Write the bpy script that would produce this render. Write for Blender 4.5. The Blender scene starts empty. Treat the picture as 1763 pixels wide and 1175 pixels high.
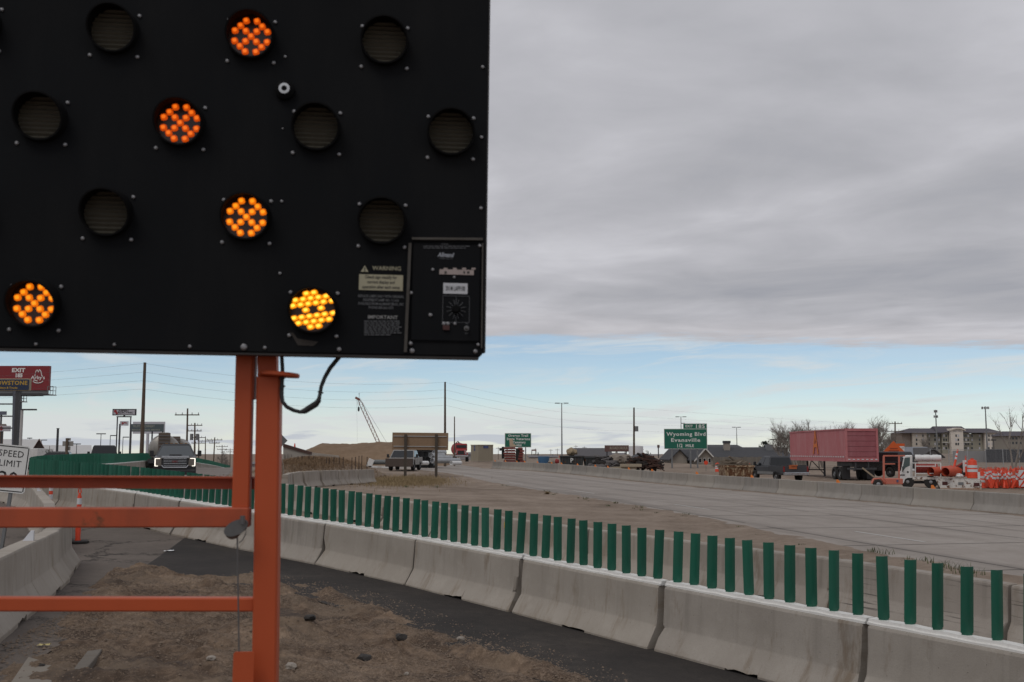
import bpy, bmesh, math, random
import numpy as np
from mathutils import Vector, Matrix, Euler
random.seed(7)
scene = bpy.context.scene
COL = scene.collection
R = math.radians

# ------------------------------------------------------------------ camera
CZ = 2.3                      # eye height above the ground datum
FPX = 1800.0                  # focal length in pixels of a 1763 px wide frame
PITCH = math.atan(190.5/FPX)
cam_d = bpy.data.cameras.new('camera'); cam = bpy.data.objects.new('camera', cam_d); COL.objects.link(cam)
cam.location = (0, 0, CZ); cam.rotation_euler = (math.pi/2+PITCH, 0, 0)
cam_d.sensor_width = 36.0; cam_d.lens = 36.0*FPX/1763.0
cam_d.clip_start = 0.1; cam_d.clip_end = 9000
cam_d.dof.use_dof = True; cam_d.dof.focus_distance = 26.0; cam_d.dof.aperture_fstop = 6.3
scene.camera = cam
scene.render.resolution_x = 1024; scene.render.resolution_y = 682
scene.view_settings.view_transform = 'Standard'; scene.view_settings.look = 'None'
scene.view_settings.exposure = 0.0; scene.view_settings.gamma = 1.0
scene.view_settings.use_curve_mapping = False
scene.render.engine = 'CYCLES'
scene.cycles.max_bounces = 6; scene.cycles.diffuse_bounces = 3; scene.cycles.glossy_bounces = 3
scene.cycles.transparent_max_bounces = 8

# ------------------------------------------------------------------ world: clear low sky under a stratus deck
SUN_EL, SUN_AZ = 56.0, 215.0      # sun behind the deck, behind and left of the camera (azimuth clockwise from +Y)
world = bpy.data.worlds.new('World'); scene.world = world; world.use_nodes = True
world.cycles.sampling_method = 'MANUAL'; world.cycles.sample_map_resolution = 512
W = world.node_tree; W.nodes.clear()
class NT:
    def __init__(s, t): s.t = t
    def n(s, typ, **kw):
        nd = s.t.nodes.new(typ)
        for k, v in kw.items(): setattr(nd, k, v)
        return nd
    def l(s, a, b): s.t.links.new(a, b)
    def put(s, sock, v):
        if isinstance(v, bpy.types.NodeSocket): s.l(v, sock)
        elif v is not None: sock.default_value = v
    def m(s, op, a, b=None, c=None, clamp=False):
        nd = s.n('ShaderNodeMath', operation=op); nd.use_clamp = clamp
        s.put(nd.inputs[0], a); s.put(nd.inputs[1], b)
        if c is not None: s.put(nd.inputs[2], c)
        return nd.outputs[0]
    def noise(s, vec, scale, detail=4, rough=.5, dist=0.0):
        nd = s.n('ShaderNodeTexNoise'); s.put(nd.inputs['Vector'], vec)
        nd.inputs['Scale'].default_value = scale; nd.inputs['Detail'].default_value = detail
        nd.inputs['Roughness'].default_value = rough; nd.inputs['Distortion'].default_value = dist
        return nd.outputs['Fac']
    def step(s, v, a, b):
        nd = s.n('ShaderNodeMapRange', interpolation_type='SMOOTHSTEP'); s.put(nd.inputs[0], v)
        nd.inputs[1].default_value = a; nd.inputs[2].default_value = b; return nd.outputs[0]
    def lin(s, v, a, b, c=0., d=1.):
        nd = s.n('ShaderNodeMapRange'); s.put(nd.inputs[0], v)
        nd.inputs[1].default_value = a; nd.inputs[2].default_value = b
        nd.inputs[3].default_value = c; nd.inputs[4].default_value = d; return nd.outputs[0]
    def ramp(s, v, stops):
        nd = s.n('ShaderNodeValToRGB'); s.put(nd.inputs[0], v); e = nd.color_ramp.elements
        while len(e) < len(stops): e.new(0.5)
        for el, (p, c) in zip(e, stops): el.position = p; el.color = (*c, 1)
        return nd.outputs[0]
    def mix(s, f, a, b, blend='MIX'):
        nd = s.n('ShaderNodeMix', data_type='RGBA', blend_type=blend); s.put(nd.inputs[0], f)
        for i, v in ((6, a), (7, b)):
            if isinstance(v, tuple): nd.inputs[i].default_value = (*v[:3], 1)
            else: s.l(v, nd.inputs[i])
        return nd.outputs[2]
    def xyz(s, x, y, z):
        nd = s.n('ShaderNodeCombineXYZ')
        for i, v in enumerate((x, y, z)): s.put(nd.inputs[i], v)
        return nd.outputs[0]
    def sep(s, v):
        nd = s.n('ShaderNodeSeparateXYZ'); s.l(v, nd.inputs[0]); return nd.outputs
    def vmul(s, v, k):
        nd = s.n('ShaderNodeVectorMath', operation='MULTIPLY'); s.put(nd.inputs[0], v); nd.inputs[1].default_value = k; return nd.outputs[0]
    def vadd(s, v, w):
        nd = s.n('ShaderNodeVectorMath', operation='ADD'); s.put(nd.inputs[0], v); s.put(nd.inputs[1], w); return nd.outputs[0]
w = NT(W)
out = w.n('ShaderNodeOutputWorld')
sky = w.n('ShaderNodeTexSky', sky_type='NISHITA'); sky.sun_disc = False
sky.sun_elevation = R(SUN_EL); sky.sun_rotation = R(SUN_AZ); sky.altitude = 2200; sky.air_density = 1.0
sky.dust_density = 0.3; sky.ozone_density = 0.7
bg_sky = w.n('ShaderNodeBackground'); w.l(sky.outputs[0], bg_sky.inputs[0]); bg_sky.inputs[1].default_value = 0.096
tc = w.n('ShaderNodeTexCoord'); dx, dy, dz = w.sep(tc.outputs['Generated'])
zz = w.m('MAXIMUM', dz, 0.02)
pu = w.m('DIVIDE', dx, zz); pv = w.m('DIVIDE', dy, zz)          # the deck seen as a plane overhead
pc = w.xyz(pu, pv, 0.0)
edge_n = w.m('ADD', w.m('MULTIPLY', w.m('SUBTRACT', w.noise(pc, .5, 7, .65), .5), 2.9), w.m('MULTIPLY', w.m('SUBTRACT', w.noise(pc, 2.2, 6, .65), .5), 1.3))
edge_v = w.m('ADD', w.m('SUBTRACT', pv, w.m('MULTIPLY', pu, .25)), edge_n)
deck = w.m('SUBTRACT', 1.0, w.step(edge_v, 8.45, 9.25))
deck = w.m('MULTIPLY', deck, w.step(dz, -.02, .03))
big = w.noise(w.vadd(w.vmul(pc, (.85, .85, 1)), (3.1, 1.7, 0)), .5, 7, .52, .35)
fine = w.noise(w.vadd(w.vmul(pc, (1.0, .75, 1)), (7.3, 2.2, 0)), 1.35, 7, .52, .45)
tone = w.m('ADD', w.m('MULTIPLY', big, .62), w.m('MULTIPLY', fine, .38))
deck_col = w.ramp(tone, [(.30, (.335, .345, .385)), (.44, (.415, .418, .450)), (.54, (.490, .490, .525)), (.70, (.66, .66, .70))])
deck_col = w.mix(w.m('MULTIPLY', w.step(edge_v, 6.6, 8.9), .35), deck_col, (.57, .545, .56))
# thin low cloud between the deck's edge and the skyline
az = w.m('DIVIDE', dx, w.m('MAXIMUM', w.m('ABSOLUTE', dy), .05))
lc = w.xyz(w.m('MULTIPLY', az, 3.2), w.m('MULTIPLY', dz, 34.0), 0.3)
cir = w.noise(lc, 1.15, 8, .62, .7)
cir2 = w.noise(w.xyz(w.m('MULTIPLY', az, 6.0), w.m('ADD', w.m('MULTIPLY', dz, 52.0), w.m('MULTIPLY', az, -2.2)), 4.), .9, 8, .62, 1.1)
haze_w = w.m('SUBTRACT', 1.0, w.step(dz, .020, .056))
thin = w.m('ADD', w.m('MULTIPLY', w.step(cir, .42, .66), w.m('ADD', .18, w.m('MULTIPLY', haze_w, .5))), w.m('MULTIPLY', haze_w, .50))
thin = w.m('ADD', thin, w.m('MULTIPLY', w.step(cir2, .46, .70), .62))
thin = w.m('MINIMUM', thin, .93)
bank_n = w.noise(w.xyz(w.m('MULTIPLY', az, 6.5), w.m('MULTIPLY', dz, 75.0), 9.), 1.0, 6, .5, .5)
bank = w.m('MULTIPLY', w.step(bank_n, .53, .61), w.m('MULTIPLY', w.m('SUBTRACT', 1.0, w.step(dz, .014, .034)), w.step(dz, .001, .008)))
thin_col = w.mix(w.m('MULTIPLY', bank, .85), (.66, .685, .69), (.47, .50, .58))
thin = w.m('MAXIMUM', thin, w.m('MULTIPLY', bank, .9))
bg_thin = w.n('ShaderNodeBackground'); w.l(thin_col, bg_thin.inputs[0])
bg_deck = w.n('ShaderNodeBackground'); w.l(deck_col, bg_deck.inputs[0])
m1 = w.n('ShaderNodeMixShader'); w.l(thin, m1.inputs[0]); w.l(bg_sky.outputs[0], m1.inputs[1]); w.l(bg_thin.outputs[0], m1.inputs[2])
m2 = w.n('ShaderNodeMixShader'); w.l(deck, m2.inputs[0]); w.l(m1.outputs[0], m2.inputs[1]); w.l(bg_deck.outputs[0], m2.inputs[2])
w.l(m2.outputs[0], out.inputs[0])

sun_d = bpy.data.lights.new('sun', 'SUN'); sun_d.energy = 0.9; sun_d.angle = R(28); sun_d.color = (1, .965, .91)
sun = bpy.data.objects.new('sun', sun_d); COL.objects.link(sun)
sa, se = R(SUN_AZ), R(SUN_EL)
sdir = Vector((math.sin(sa)*math.cos(se), math.cos(sa)*math.cos(se), math.sin(se)))
sun.rotation_euler = sdir.to_track_quat('Z', 'Y').to_euler(); sun.location = sdir*60

# ------------------------------------------------------------------ measuring helpers
def ray(px, py):
    xc = (px-881.5)/FPX; yc = (587.5-py)/FPX
    v = Vector((xc, math.cos(PITCH)-yc*math.sin(PITCH), math.sin(PITCH)+yc*math.cos(PITCH)))
    return v/v.y
def at(px, py, d):
    v = ray(px, py)*d; return Vector((v.x, v.y, v.z+CZ))
# ground heights surveyed relative to the eye, thin-plate surface through them
GP = [(3.62,10.78,-2.52),(1.95,13.35,-2.47),(.19,15.94,-2.40),(-1.6,18.4,-2.31),(-3.6,20.7,-2.20),(-5.72,22.8,-2.08),(-7.75,24.95,-1.96),
 (-9.7,27.4,-1.88),(-11.7,29.7,-1.81),(-13.6,32,-1.76),(-17,37.5,-1.70),(-20.2,45.7,-1.63),(-24,60,-1.58),(-31,90,-1.60),(-44,150,-2.5),(-59,220,-4.3),
 (-8,19,-2.05),(-6.4,14.9,-2.0),(-5.5,11.8,-1.97),(-10,23.5,-1.92),(-17.5,36.6,-1.72),(19.5,40,-2.41),(15.5,54,-2.31),(8.6,76,-2.13),(-2.6,118,-1.86),
 (5.45,16.3,-2.48),(-.7,24.8,-2.26),(-6.3,33.3,-1.92),(-8.2,61.7,-1.83),(-9.7,53,-1.75),(27,88,-2.15),(45,80,-2.3),(0,0,-2.25),(-5,3,-1.98),(6,3,-2.6),
 (0,-12,-2.2),(-8,150,-1.45),(10,130,-1.9),(40,150,-1.7),(80,150,-1.7),(-40,60,-1.9),(-60,110,-2.2),(25,18,-2.6),(60,40,-2.6),(-40,20,-2.0),(-40,-30,-2.1),(40,-30,-2.6),
 (-6,78,-1.75),(-14,100,-1.60),(130,260,-.6),(20,300,-1.5),(-80,300,-4.5),(-200,300,-4),(200,150,-1.5),(-200,60,-2.5)]
for k in range(12):
    for rr, zz_ in ((650, -3.5), (1500, -5.5), (3500, -9)):
        GP.append((rr*math.sin(k*math.pi/6), rr*math.cos(k*math.pi/6), zz_))
GP = np.array(GP, float)
def _tps(r2): return 0.5*r2*np.log(r2+1e-9)
_A = GP[:, :2]/100.0; _n = len(_A)
_K = _tps(((_A[:, None, :]-_A[None, :, :])**2).sum(-1)) + np.eye(_n)*2e-4
_P = np.hstack([np.ones((_n, 1)), _A])
_M = np.block([[_K, _P], [_P.T, np.zeros((3, 3))]])
_S = np.linalg.solve(_M, np.concatenate([GP[:, 2], np.zeros(3)]))
def garr(xy):
    q = np.asarray(xy, float)/100.0
    k = _tps(((q[:, None, :]-_A[None, :, :])**2).sum(-1))
    return k@_S[:_n] + _S[_n] + q@_S[_n+1:] + CZ
def g(x, y): return float(garr([(x, y)])[0])
def gp(px, d, lift=0.0):           # a point of the ground at distance d, seen in column px near the skyline
    v = ray(px, 790)*d; return Vector((v.x, d, g(v.x, d)+lift))

# ------------------------------------------------------------------ mesh helpers
class MB:
    def __init__(s): s.v = []; s.f = []; s.mi = []; s.cm = 0
    def face(s, idx): s.f.append(idx); s.mi.append(s.cm)
    def add(s, vs, fs, M=None):
        o = len(s.v)
        s.v += [tuple(M@Vector(p)) if M is not None else tuple(p) for p in vs]
        for f in fs: s.face([i+o for i in f])
        return s
    def box(s, c, d, M=None, rz=0.0, ry=0.0, rx=0.0):
        hx, hy, hz = d[0]/2, d[1]/2, d[2]/2
        vs = [(-hx,-hy,-hz),(hx,-hy,-hz),(hx,hy,-hz),(-hx,hy,-hz),(-hx,-hy,hz),(hx,-hy,hz),(hx,hy,hz),(-hx,hy,hz)]
        T = Matrix.Translation(c)@Euler((rx, ry, rz)).to_matrix().to_4x4()
        if M is not None: T = M@T
        return s.add(vs, [(0,3,2,1),(4,5,6,7),(0,1,5,4),(1,2,6,5),(2,3,7,6),(3,0,4,7)], T)
    def cyl(s, p0, p1, r0, r1=None, n=12, caps=True):
        r1 = r0 if r1 is None else r1
        p0, p1 = Vector(p0), Vector(p1); ax = (p1-p0)
        q = ax.to_track_quat('Z', 'Y').to_matrix() if ax.length > 1e-9 else Matrix.Identity(3)
        vs = []
        for p, r in ((p0, r0), (p1, r1)):
            for i in range(n):
                a = 2*math.pi*i/n; vs.append(p+q@Vector((r*math.cos(a), r*math.sin(a), 0)))
        fs = [(i, (i+1) % n, n+(i+1) % n, n+i) for i in range(n)]
        if caps: fs += [tuple(reversed(range(n))), tuple(range(n, 2*n))]
        return s.add(vs, fs)
    def tube(s, pts, r, n=8, caps=True):
        pts = [Vector(p) for p in pts]; rs = r if isinstance(r, (list, tuple)) else [r]*len(pts)
        vs = []; up = Vector((0, 0, 1))
        for i, p in enumerate(pts):
            t = (pts[min(i+1, len(pts)-1)]-pts[max(i-1, 0)]).normalized()
            a = t.cross(up) if abs(t.z) < .98 else t.cross(Vector((1, 0, 0)))
            a.normalize(); b = t.cross(a)
            for k in range(n):
                th = 2*math.pi*k/n; vs.append(p+(a*math.cos(th)+b*math.sin(th))*rs[i])
        m = len(pts); fs = []
        for i in range(m-1):
            for k in range(n): fs.append((i*n+k, i*n+(k+1) % n, (i+1)*n+(k+1) % n, (i+1)*n+k))
        if caps: fs += [tuple(reversed(range(n))), tuple(range((m-1)*n, m*n))]
        return s.add(vs, fs)
    def loft(s, rings, caps=True, closed=True):
        n = len(rings[0]); vs = [p for r in rings for p in r]; fs = []
        for i in range(len(rings)-1):
            for k in range(n if closed else n-1): fs.append((i*n+k, i*n+(k+1) % n, (i+1)*n+(k+1) % n, (i+1)*n+k))
        if caps: fs += [tuple(reversed(range(n))), tuple(range((len(rings)-1)*n, len(rings)*n))]
        return s.add(vs, fs)
    def prism(s, poly, o, ex, ey, depth):      # polygon in the plane (ex, ey) at o, thickened along ex x ey
        ex, ey, o = Vector(ex), Vector(ey), Vector(o); nrm = ex.cross(ey).normalized()*depth
        a = [o+ex*x+ey*y for x, y in poly]; b = [p+nrm for p in a]
        return s.loft([a, b])
    def lathe(s, prof, n=16, M=None):         # profile of (r, z)
        vs = []; fs = []
        for r, z in prof:
            for k in range(n):
                a = 2*math.pi*k/n; vs.append((r*math.cos(a), r*math.sin(a), z))
        m = len(prof)
        for i in range(m-1):
            for k in range(n): fs.append((i*n+k, i*n+(k+1) % n, (i+1)*n+(k+1) % n, (i+1)*n+k))
        if prof[0][0] > 1e-4: fs.append(tuple(reversed(range(n))))
        if prof[-1][0] > 1e-4: fs.append(tuple(range((m-1)*n, m*n)))
        return s.add(vs, fs, M)
    def mesh(s, name, mats, smooth=False, bevel=0.0, sharp=32):
        me = bpy.data.meshes.new(name); me.from_pydata(s.v, [], s.f)
        if not isinstance(mats, (list, tuple)): mats = [mats]
        for m in mats: me.materials.append(m)
        if len(mats) > 1: me.polygons.foreach_set('material_index', s.mi)
        bm = bmesh.new(); bm.from_mesh(me)
        bmesh.ops.recalc_face_normals(bm, faces=bm.faces)
        if bevel:
            es = [e for e in bm.edges if len(e.link_faces) == 2 and e.calc_face_angle(0) > .6]
            bmesh.ops.bevel(bm, geom=es, offset=bevel, segments=1, affect='EDGES', profile=.5)
        bm.to_mesh(me); bm.free()
        if smooth:
            me.polygons.foreach_set('use_smooth', [True]*len(me.polygons))
            try: me.set_sharp_from_angle(angle=R(sharp))
            except Exception: pass
        return me
    def build(s, name, mats, parent=None, smooth=False, bevel=0.0, loc=None, rot=None):
        return link(name, s.mesh(name, mats, smooth, bevel), parent, loc, rot)
def link(name, me, parent=None, loc=None, rot=None):
    o = bpy.data.objects.new(name, me); COL.objects.link(o)
    if parent is not None: o.parent = parent
    if loc is not None: o.location = loc
    if rot is not None: o.rotation_euler = rot
    return o
def thing(name, label, cat, loc=(0, 0, 0), rz=0.0, group=None):
    o = bpy.data.objects.new(name, None); COL.objects.link(o); o.empty_display_size = .1
    o.location = loc; o.rotation_euler = (0, 0, rz); return tag(o, label, cat, group)
def tag(o, label, cat, group=None):
    o['label'] = label; o['category'] = cat
    if group: o['group'] = group
    return o
def struct(o): o['kind'] = 'structure'; return o
def stuff(o, label=None, cat=None):
    o['kind'] = 'stuff'
    if label: o['label'] = label; o['category'] = cat
    return o
def dup(o, parent=None):
    c = o.copy(); COL.objects.link(c)
    if parent is not None: c.parent = parent
    for ch in list(o.children): dup(ch, c)
    return c
NTH = ['first','second','third','fourth','fifth','sixth','seventh','eighth','ninth','tenth','eleventh','twelfth','thirteenth','fourteenth','fifteenth',
 'sixteenth','seventeenth','eighteenth','nineteenth','twentieth']
def nth(i):
    if i < 20: return NTH[i]
    tens = ['','','twenty','thirty','forty','fifty','sixty','seventy','eighty','ninety'][(i+1)//10]; u = (i+1) % 10
    return tens+'-'+NTH[u-1] if u else {'twenty':'twentieth','thirty':'thirtieth','forty':'fortieth','fifty':'fiftieth','sixty':'sixtieth','seventy':'seventieth','eighty':'eightieth','ninety':'ninetieth'}[tens]
_tcache = {}
def text_mesh(s, size, mat, align='CENTER', sx=1.0, spacing=1.0, extrude=0.0, shear=0.0, bold=0.0):
    cu = bpy.data.curves.new('lettering', 'FONT'); cu.body = s; cu.size = size; cu.align_x = align; cu.align_y = 'CENTER'
    cu.space_character = spacing; cu.resolution_u = 2; cu.extrude = extrude; cu.shear = shear; cu.offset = bold
    ob = bpy.data.objects.new('lettering_src', cu); COL.objects.link(ob)
    dg = bpy.context.evaluated_depsgraph_get(); dg.update()
    me = bpy.data.meshes.new_from_object(ob.evaluated_get(dg))
    bpy.data.objects.remove(ob); bpy.data.curves.remove(cu)
    n = len(me.vertices); co = np.empty(n*3); me.vertices.foreach_get('co', co); co = co.reshape(-1, 3)
    co[:, 0] *= sx
    me.vertices.foreach_set('co', co.ravel()); me.materials.clear(); me.materials.append(mat); me.name = 'lettering'
    return me
FACE = Euler((math.pi/2, 0, 0))      # text plane standing upright, read from -Y
def text(s, size, mat, parent, loc, rot=None, name='lettering', **kw):
    return link(name, text_mesh(s, size, mat, **kw), parent, loc, FACE if rot is None else rot)

# ------------------------------------------------------------------ materials
def new_mat(name):
    m = bpy.data.materials.new(name); m.use_nodes = True; t = NT(m.node_tree)
    b = next(n for n in m.node_tree.nodes if n.type == 'BSDF_PRINCIPLED'); return m, t, b
def obj_vec(t):
    tcn = t.n('ShaderNodeTexCoord'); oi = t.n('ShaderNodeObjectInfo')
    off = t.m('MULTIPLY', oi.outputs['Random'], 71.0)
    return t.vadd(tcn.outputs['Object'], t.xyz(off, off, off)), oi.outputs['Random'], tcn.outputs['Object']
def paint(name, col, rough=.55, metal=0.0, dirt=.25, scale=3.0, dirt_col=None, bump=0.0, rust=0.0, vary=0.0, spec=.5):
    m, t, b = new_mat(name); v, rnd, raw = obj_vec(t)
    n1 = t.noise(v, scale, 6, .6); n2 = t.noise(t.vmul(v, (1, 1, .22)), scale*3.1, 5, .6)
    k = t.m('MULTIPLY', t.m('ADD', t.step(n1, .35, .75), t.step(n2, .4, .8)), .5*dirt)
    dc = dirt_col or tuple(c*.55+.03 for c in col)
    c = t.mix(k, col, dc)
    if vary: c = t.mix(t.m('MULTIPLY', rnd, vary), c, tuple(x*.55 for x in col))
    if rust:
        rn = t.step(t.noise(v, scale*1.7, 8, .68), .62-rust*.25, .70-rust*.2); c = t.mix(rn, c, (.13, .055, .025))
        t.put(b.inputs['Roughness'], t.lin(rn, 0, 1, rough, .9))
    else: t.put(b.inputs['Roughness'], t.lin(n1, .3, .7, max(.05, rough-.08), min(1, rough+.1)))
    t.l(c, b.inputs['Base Color']); b.inputs['Metallic'].default_value = metal; b.inputs['Specular IOR Level'].default_value = spec
    if bump:
        bp_ = t.n('ShaderNodeBump'); bp_.inputs['Strength'].default_value = bump; bp_.inputs['Distance'].default_value = .02
        t.l(t.noise(v, scale*9, 6, .65), bp_.inputs['Height']); t.l(bp_.outputs[0], b.inputs['Normal'])
    return m
def glow(name, col, strength):
    m, t, b = new_mat(name); b.inputs['Base Color'].default_value = (*[c*.04 for c in col], 1)
    b.inputs['Emission Color'].default_value = (*col, 1); b.inputs['Emission Strength'].default_value = strength; return m
def glass(name, col=(.02, .025, .03), rough=.06):
    m, t, b = new_mat(name); v, rnd, raw = obj_vec(t)
    b.inputs['Base Color'].default_value = (*col, 1); t.put(b.inputs['Roughness'], t.lin(t.noise(v, 2.0), .3, .7, rough, rough+.12))
    b.inputs['Specular IOR Level'].default_value = .6; return m
def concrete(name, lo, hi, stain=(.17, .12, .075), scrape=0.0, wet=.5):
    m, t, b = new_mat(name); v, rnd, raw = obj_vec(t)
    big_ = t.noise(v, .9, 6, .6); mid = t.noise(v, 5.0, 7, .65); streak = t.noise(t.vmul(v, (0.05, 5.5, .35)), 1.0, 6, .6); fine_ = t.noise(v, 60., 4, .6)
    c = t.mix(t.lin(big_, .3, .7), lo, hi)
    ox, oy, oz = t.sep(raw)
    c = t.mix(t.m('MULTIPLY', t.m('MULTIPLY', t.step(streak, .48, .68), t.step(oz, .22, .42)), t.lin(rnd, 0, 1, .15, .6)), c, tuple(x*.55 for x in lo))
    c = t.mix(t.m('MULTIPLY', t.step(mid, .52, .70), .22), c, tuple(min(1, x*1.25) for x in hi))
    c = t.mix(t.m('MULTIPLY', t.step(t.noise(t.vmul(v, (.1, 2.6, .7)), 1.3, 7, .7), .52, .70), wet), c, stain)
    low = t.m('MULTIPLY', t.m('SUBTRACT', 1.0, t.step(t.m('ADD', oz, t.m('MULTIPLY', t.m('SUBTRACT', mid, .5), .25)), .0, .13)), .45)
    c = t.mix(low, c, stain)                                    # road splash along the foot
    c = t.mix(t.m('MULTIPLY', t.step(fine_, .45, .7), .16), c, tuple(x*.6 for x in lo))
    vo = t.n('ShaderNodeTexVoronoi'); t.l(v, vo.inputs['Vector']); vo.inputs['Scale'].default_value = 17
    pit = t.m('MULTIPLY', t.m('SUBTRACT', 1.0, t.step(vo.outputs['Distance'], .05, .11)), t.step(t.noise(v, 6.0, 3), .50, .56))
    c = t.mix(t.m('MULTIPLY', pit, .75), c, (.045, .04, .036))
    c = t.mix(t.lin(rnd, 0, 1, 0, .34), c, tuple(x*.72 for x in lo))
    c = t.mix(t.m('MULTIPLY', t.m('FRACT', t.m('MULTIPLY', rnd, 7.3)), .3), c, (.40, .355, .295))
    if scrape:
        sc = t.m('MULTIPLY', t.step(t.noise(t.vmul(v, (.7, .7, 26.)), 1.0, 5, .6), .56, .68), t.step(t.noise(v, .8, 3), .45, .6))
        c = t.mix(t.m('MULTIPLY', sc, scrape), c, (.03, .028, .027))
    t.l(c, b.inputs['Base Color']); b.inputs['Roughness'].default_value = .9; b.inputs['Specular IOR Level'].default_value = .25
    bu = t.n('ShaderNodeBump'); bu.inputs['Strength'].default_value = .5; bu.inputs['Distance'].default_value = .012
    t.l(t.m('SUBTRACT', t.m('ADD', t.m('MULTIPLY', mid, .6), t.m('MULTIPLY', fine_, .35)), t.m('MULTIPLY', pit, .8)), bu.inputs['Height']); t.l(bu.outputs[0], b.inputs['Normal'])
    return m
def soil(name, cols, speck=.35, scale=1.0, bump=.6, rough=.95, crack=0.0, ruts=None, patch=False):
    m, t, b = new_mat(name); tcn = t.n('ShaderNodeTexCoord'); v = tcn.outputs['Object']
    n0 = t.noise(v, .10*scale, 6, .62, .3); n1 = t.noise(v, .55*scale, 8, .65, .4); n2 = t.noise(v, 4.5*scale, 8, .7); n3 = t.noise(v, 38*scale, 5, .7)
    k = t.m('ADD', t.m('MULTIPLY', n0, .35), t.m('ADD', t.m('MULTIPLY', n1, .40), t.m('MULTIPLY', n2, .25)))
    c = t.ramp(k, [(p_, c_) for p_, c_ in zip((.40, .475, .535, .61) if patch else (.36, .47, .55, .66), cols)])
    c = t.mix(t.m('MULTIPLY', t.step(n3, .56, .70), speck), c, tuple(min(1, x*1.7+.03) for x in cols[2]))
    c = t.mix(t.m('MULTIPLY', t.step(t.noise(v, 31*scale, 5, .7), .56, .70), speck), c, tuple(x*.42 for x in cols[1]))
    if ruts:
        rx_, ry_, rz_ = t.sep(v); across = t.m('ADD', t.m('MULTIPLY', rx_, .962), t.m('MULTIPLY', ry_, .272)); along = t.m('SUBTRACT', t.m('MULTIPLY', ry_, .962), t.m('MULTIPLY', rx_, .272))
        rn = t.noise(t.xyz(t.m('MULTIPLY', across, ruts[0]), t.m('MULTIPLY', along, ruts[1]), 0.), 1.0, 6, .6, .2); c = t.mix(t.m('MULTIPLY', t.step(rn, .48, .66), .5), c, tuple(x*.6 for x in cols[0]))
    if patch:
        pn = t.m('MULTIPLY', t.step(t.noise(t.vadd(v, (4.2, 1.1, 0)), .75, 6, .62, .5), .54, .62), t.step(n3, .38, .58)); c = t.mix(t.m('MULTIPLY', pn, .8), c, (.042, .037, .036))
        vo = t.n('ShaderNodeTexVoronoi'); t.l(v, vo.inputs['Vector']); vo.inputs['Scale'].default_value = 36; cr, cg, cb = t.sep(vo.outputs['Color'])
        vo2 = t.n('ShaderNodeTexVoronoi'); t.l(v, vo2.inputs['Vector']); vo2.inputs['Scale'].default_value = 80; dr, dg2, db = t.sep(vo2.outputs['Color'])
        gm = t.step(t.noise(t.vadd(v, (2.2, 7.1, 0)), .9, 6, .62, .4), .40, .56)
        peb_c = t.ramp(t.m('ADD', t.m('MULTIPLY', cr, .5), t.m('MULTIPLY', dr, .5)), [(.18, (.035,.027,.023)), (.42, (.095,.068,.050)), (.62, (.155,.115,.085)), (.85, (.31,.235,.175))])
        c = t.mix(t.m('MULTIPLY', gm, .42), c, peb_c)
        n3 = t.m('ADD', t.m('MULTIPLY', n3, .5), t.m('MULTIPLY', t.m('SUBTRACT', .6, vo.outputs['Distance']), t.m('MULTIPLY', gm, .9)))
        sm = t.step(t.noise(t.vadd(v, (9.2, 3.1, 0)), .6, 5, .55, .8), .53, .63); c = t.mix(t.m('MULTIPLY', sm, .55), c, (.205, .152, .108))
    h = t.m('ADD', t.m('MULTIPLY', n2, .5), t.m('MULTIPLY', n3, .35))
    if crack:
        vo = t.n('ShaderNodeTexVoronoi', feature='DISTANCE_TO_EDGE'); vo.inputs['Scale'].default_value = .35
        t.l(t.vadd(v, t.vmul(t.xyz(n1, n2, 0.), (2.2, 2.2, 0))), vo.inputs['Vector'])
        ck = t.m('SUBTRACT', 1.0, t.step(vo.outputs['Distance'], .004, .022)); c = t.mix(t.m('MULTIPLY', ck, crack), c, (.03, .027, .025))
        h = t.m('SUBTRACT', h, t.m('MULTIPLY', ck, .8))
    t.l(c, b.inputs['Base Color']); b.inputs['Roughness'].default_value = rough; b.inputs['Specular IOR Level'].default_value = .2
    bu = t.n('ShaderNodeBump'); bu.inputs['Strength'].default_value = bump; bu.inputs['Distance'].default_value = .04
    t.l(h, bu.inputs['Height']); t.l(bu.outputs[0], b.inputs['Normal']); return m

M = {}
M['ground'] = soil('ground_dirt', [(.115,.085,.063),(.205,.158,.121),(.262,.208,.165),(.36,.295,.24)], .3, 1.0, .55)
M['dirt'] = soil('gravelly_dirt', [(.040,.028,.021),(.100,.068,.047),(.195,.138,.096),(.32,.236,.168)], .6, 1.7, 1.0, patch=True)
M['lane'] = soil('old_asphalt', [(.092,.077,.067),(.122,.103,.090),(.145,.122,.106),(.175,.148,.128)], .35, 1.2, .4, crack=.8)
M['fresh'] = soil('fresh_asphalt', [(.026,.023,.022),(.035,.031,.029),(.047,.041,.037),(.085,.072,.062)], .5, 1.1, .55, .88)
M['highway'] = soil('worn_concrete_road', [(.235,.205,.180),(.285,.252,.224),(.32,.286,.257),(.36,.325,.294)], .22, .8, .25, .85, ruts=(.75,.03))
M['cross'] = soil('crossover_asphalt', [(.15,.13,.117),(.185,.16,.145),(.21,.184,.166),(.24,.212,.192)], .25, .9, .3, .9)
M['pile'] = soil('dirt_pile', [(.15,.10,.064),(.20,.138,.090),(.235,.165,.11),(.275,.20,.135)], .25, .35, .8)
M['conc'] = concrete('barrier_concrete', (.295,.262,.226), (.405,.368,.325), wet=.75)
M['conc_w'] = concrete('scraped_concrete', (.27,.24,.212), (.37,.335,.30), scrape=.8)
M['conc_g'] = concrete('grey_concrete', (.255,.237,.215), (.335,.312,.283), wet=.3)
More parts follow.
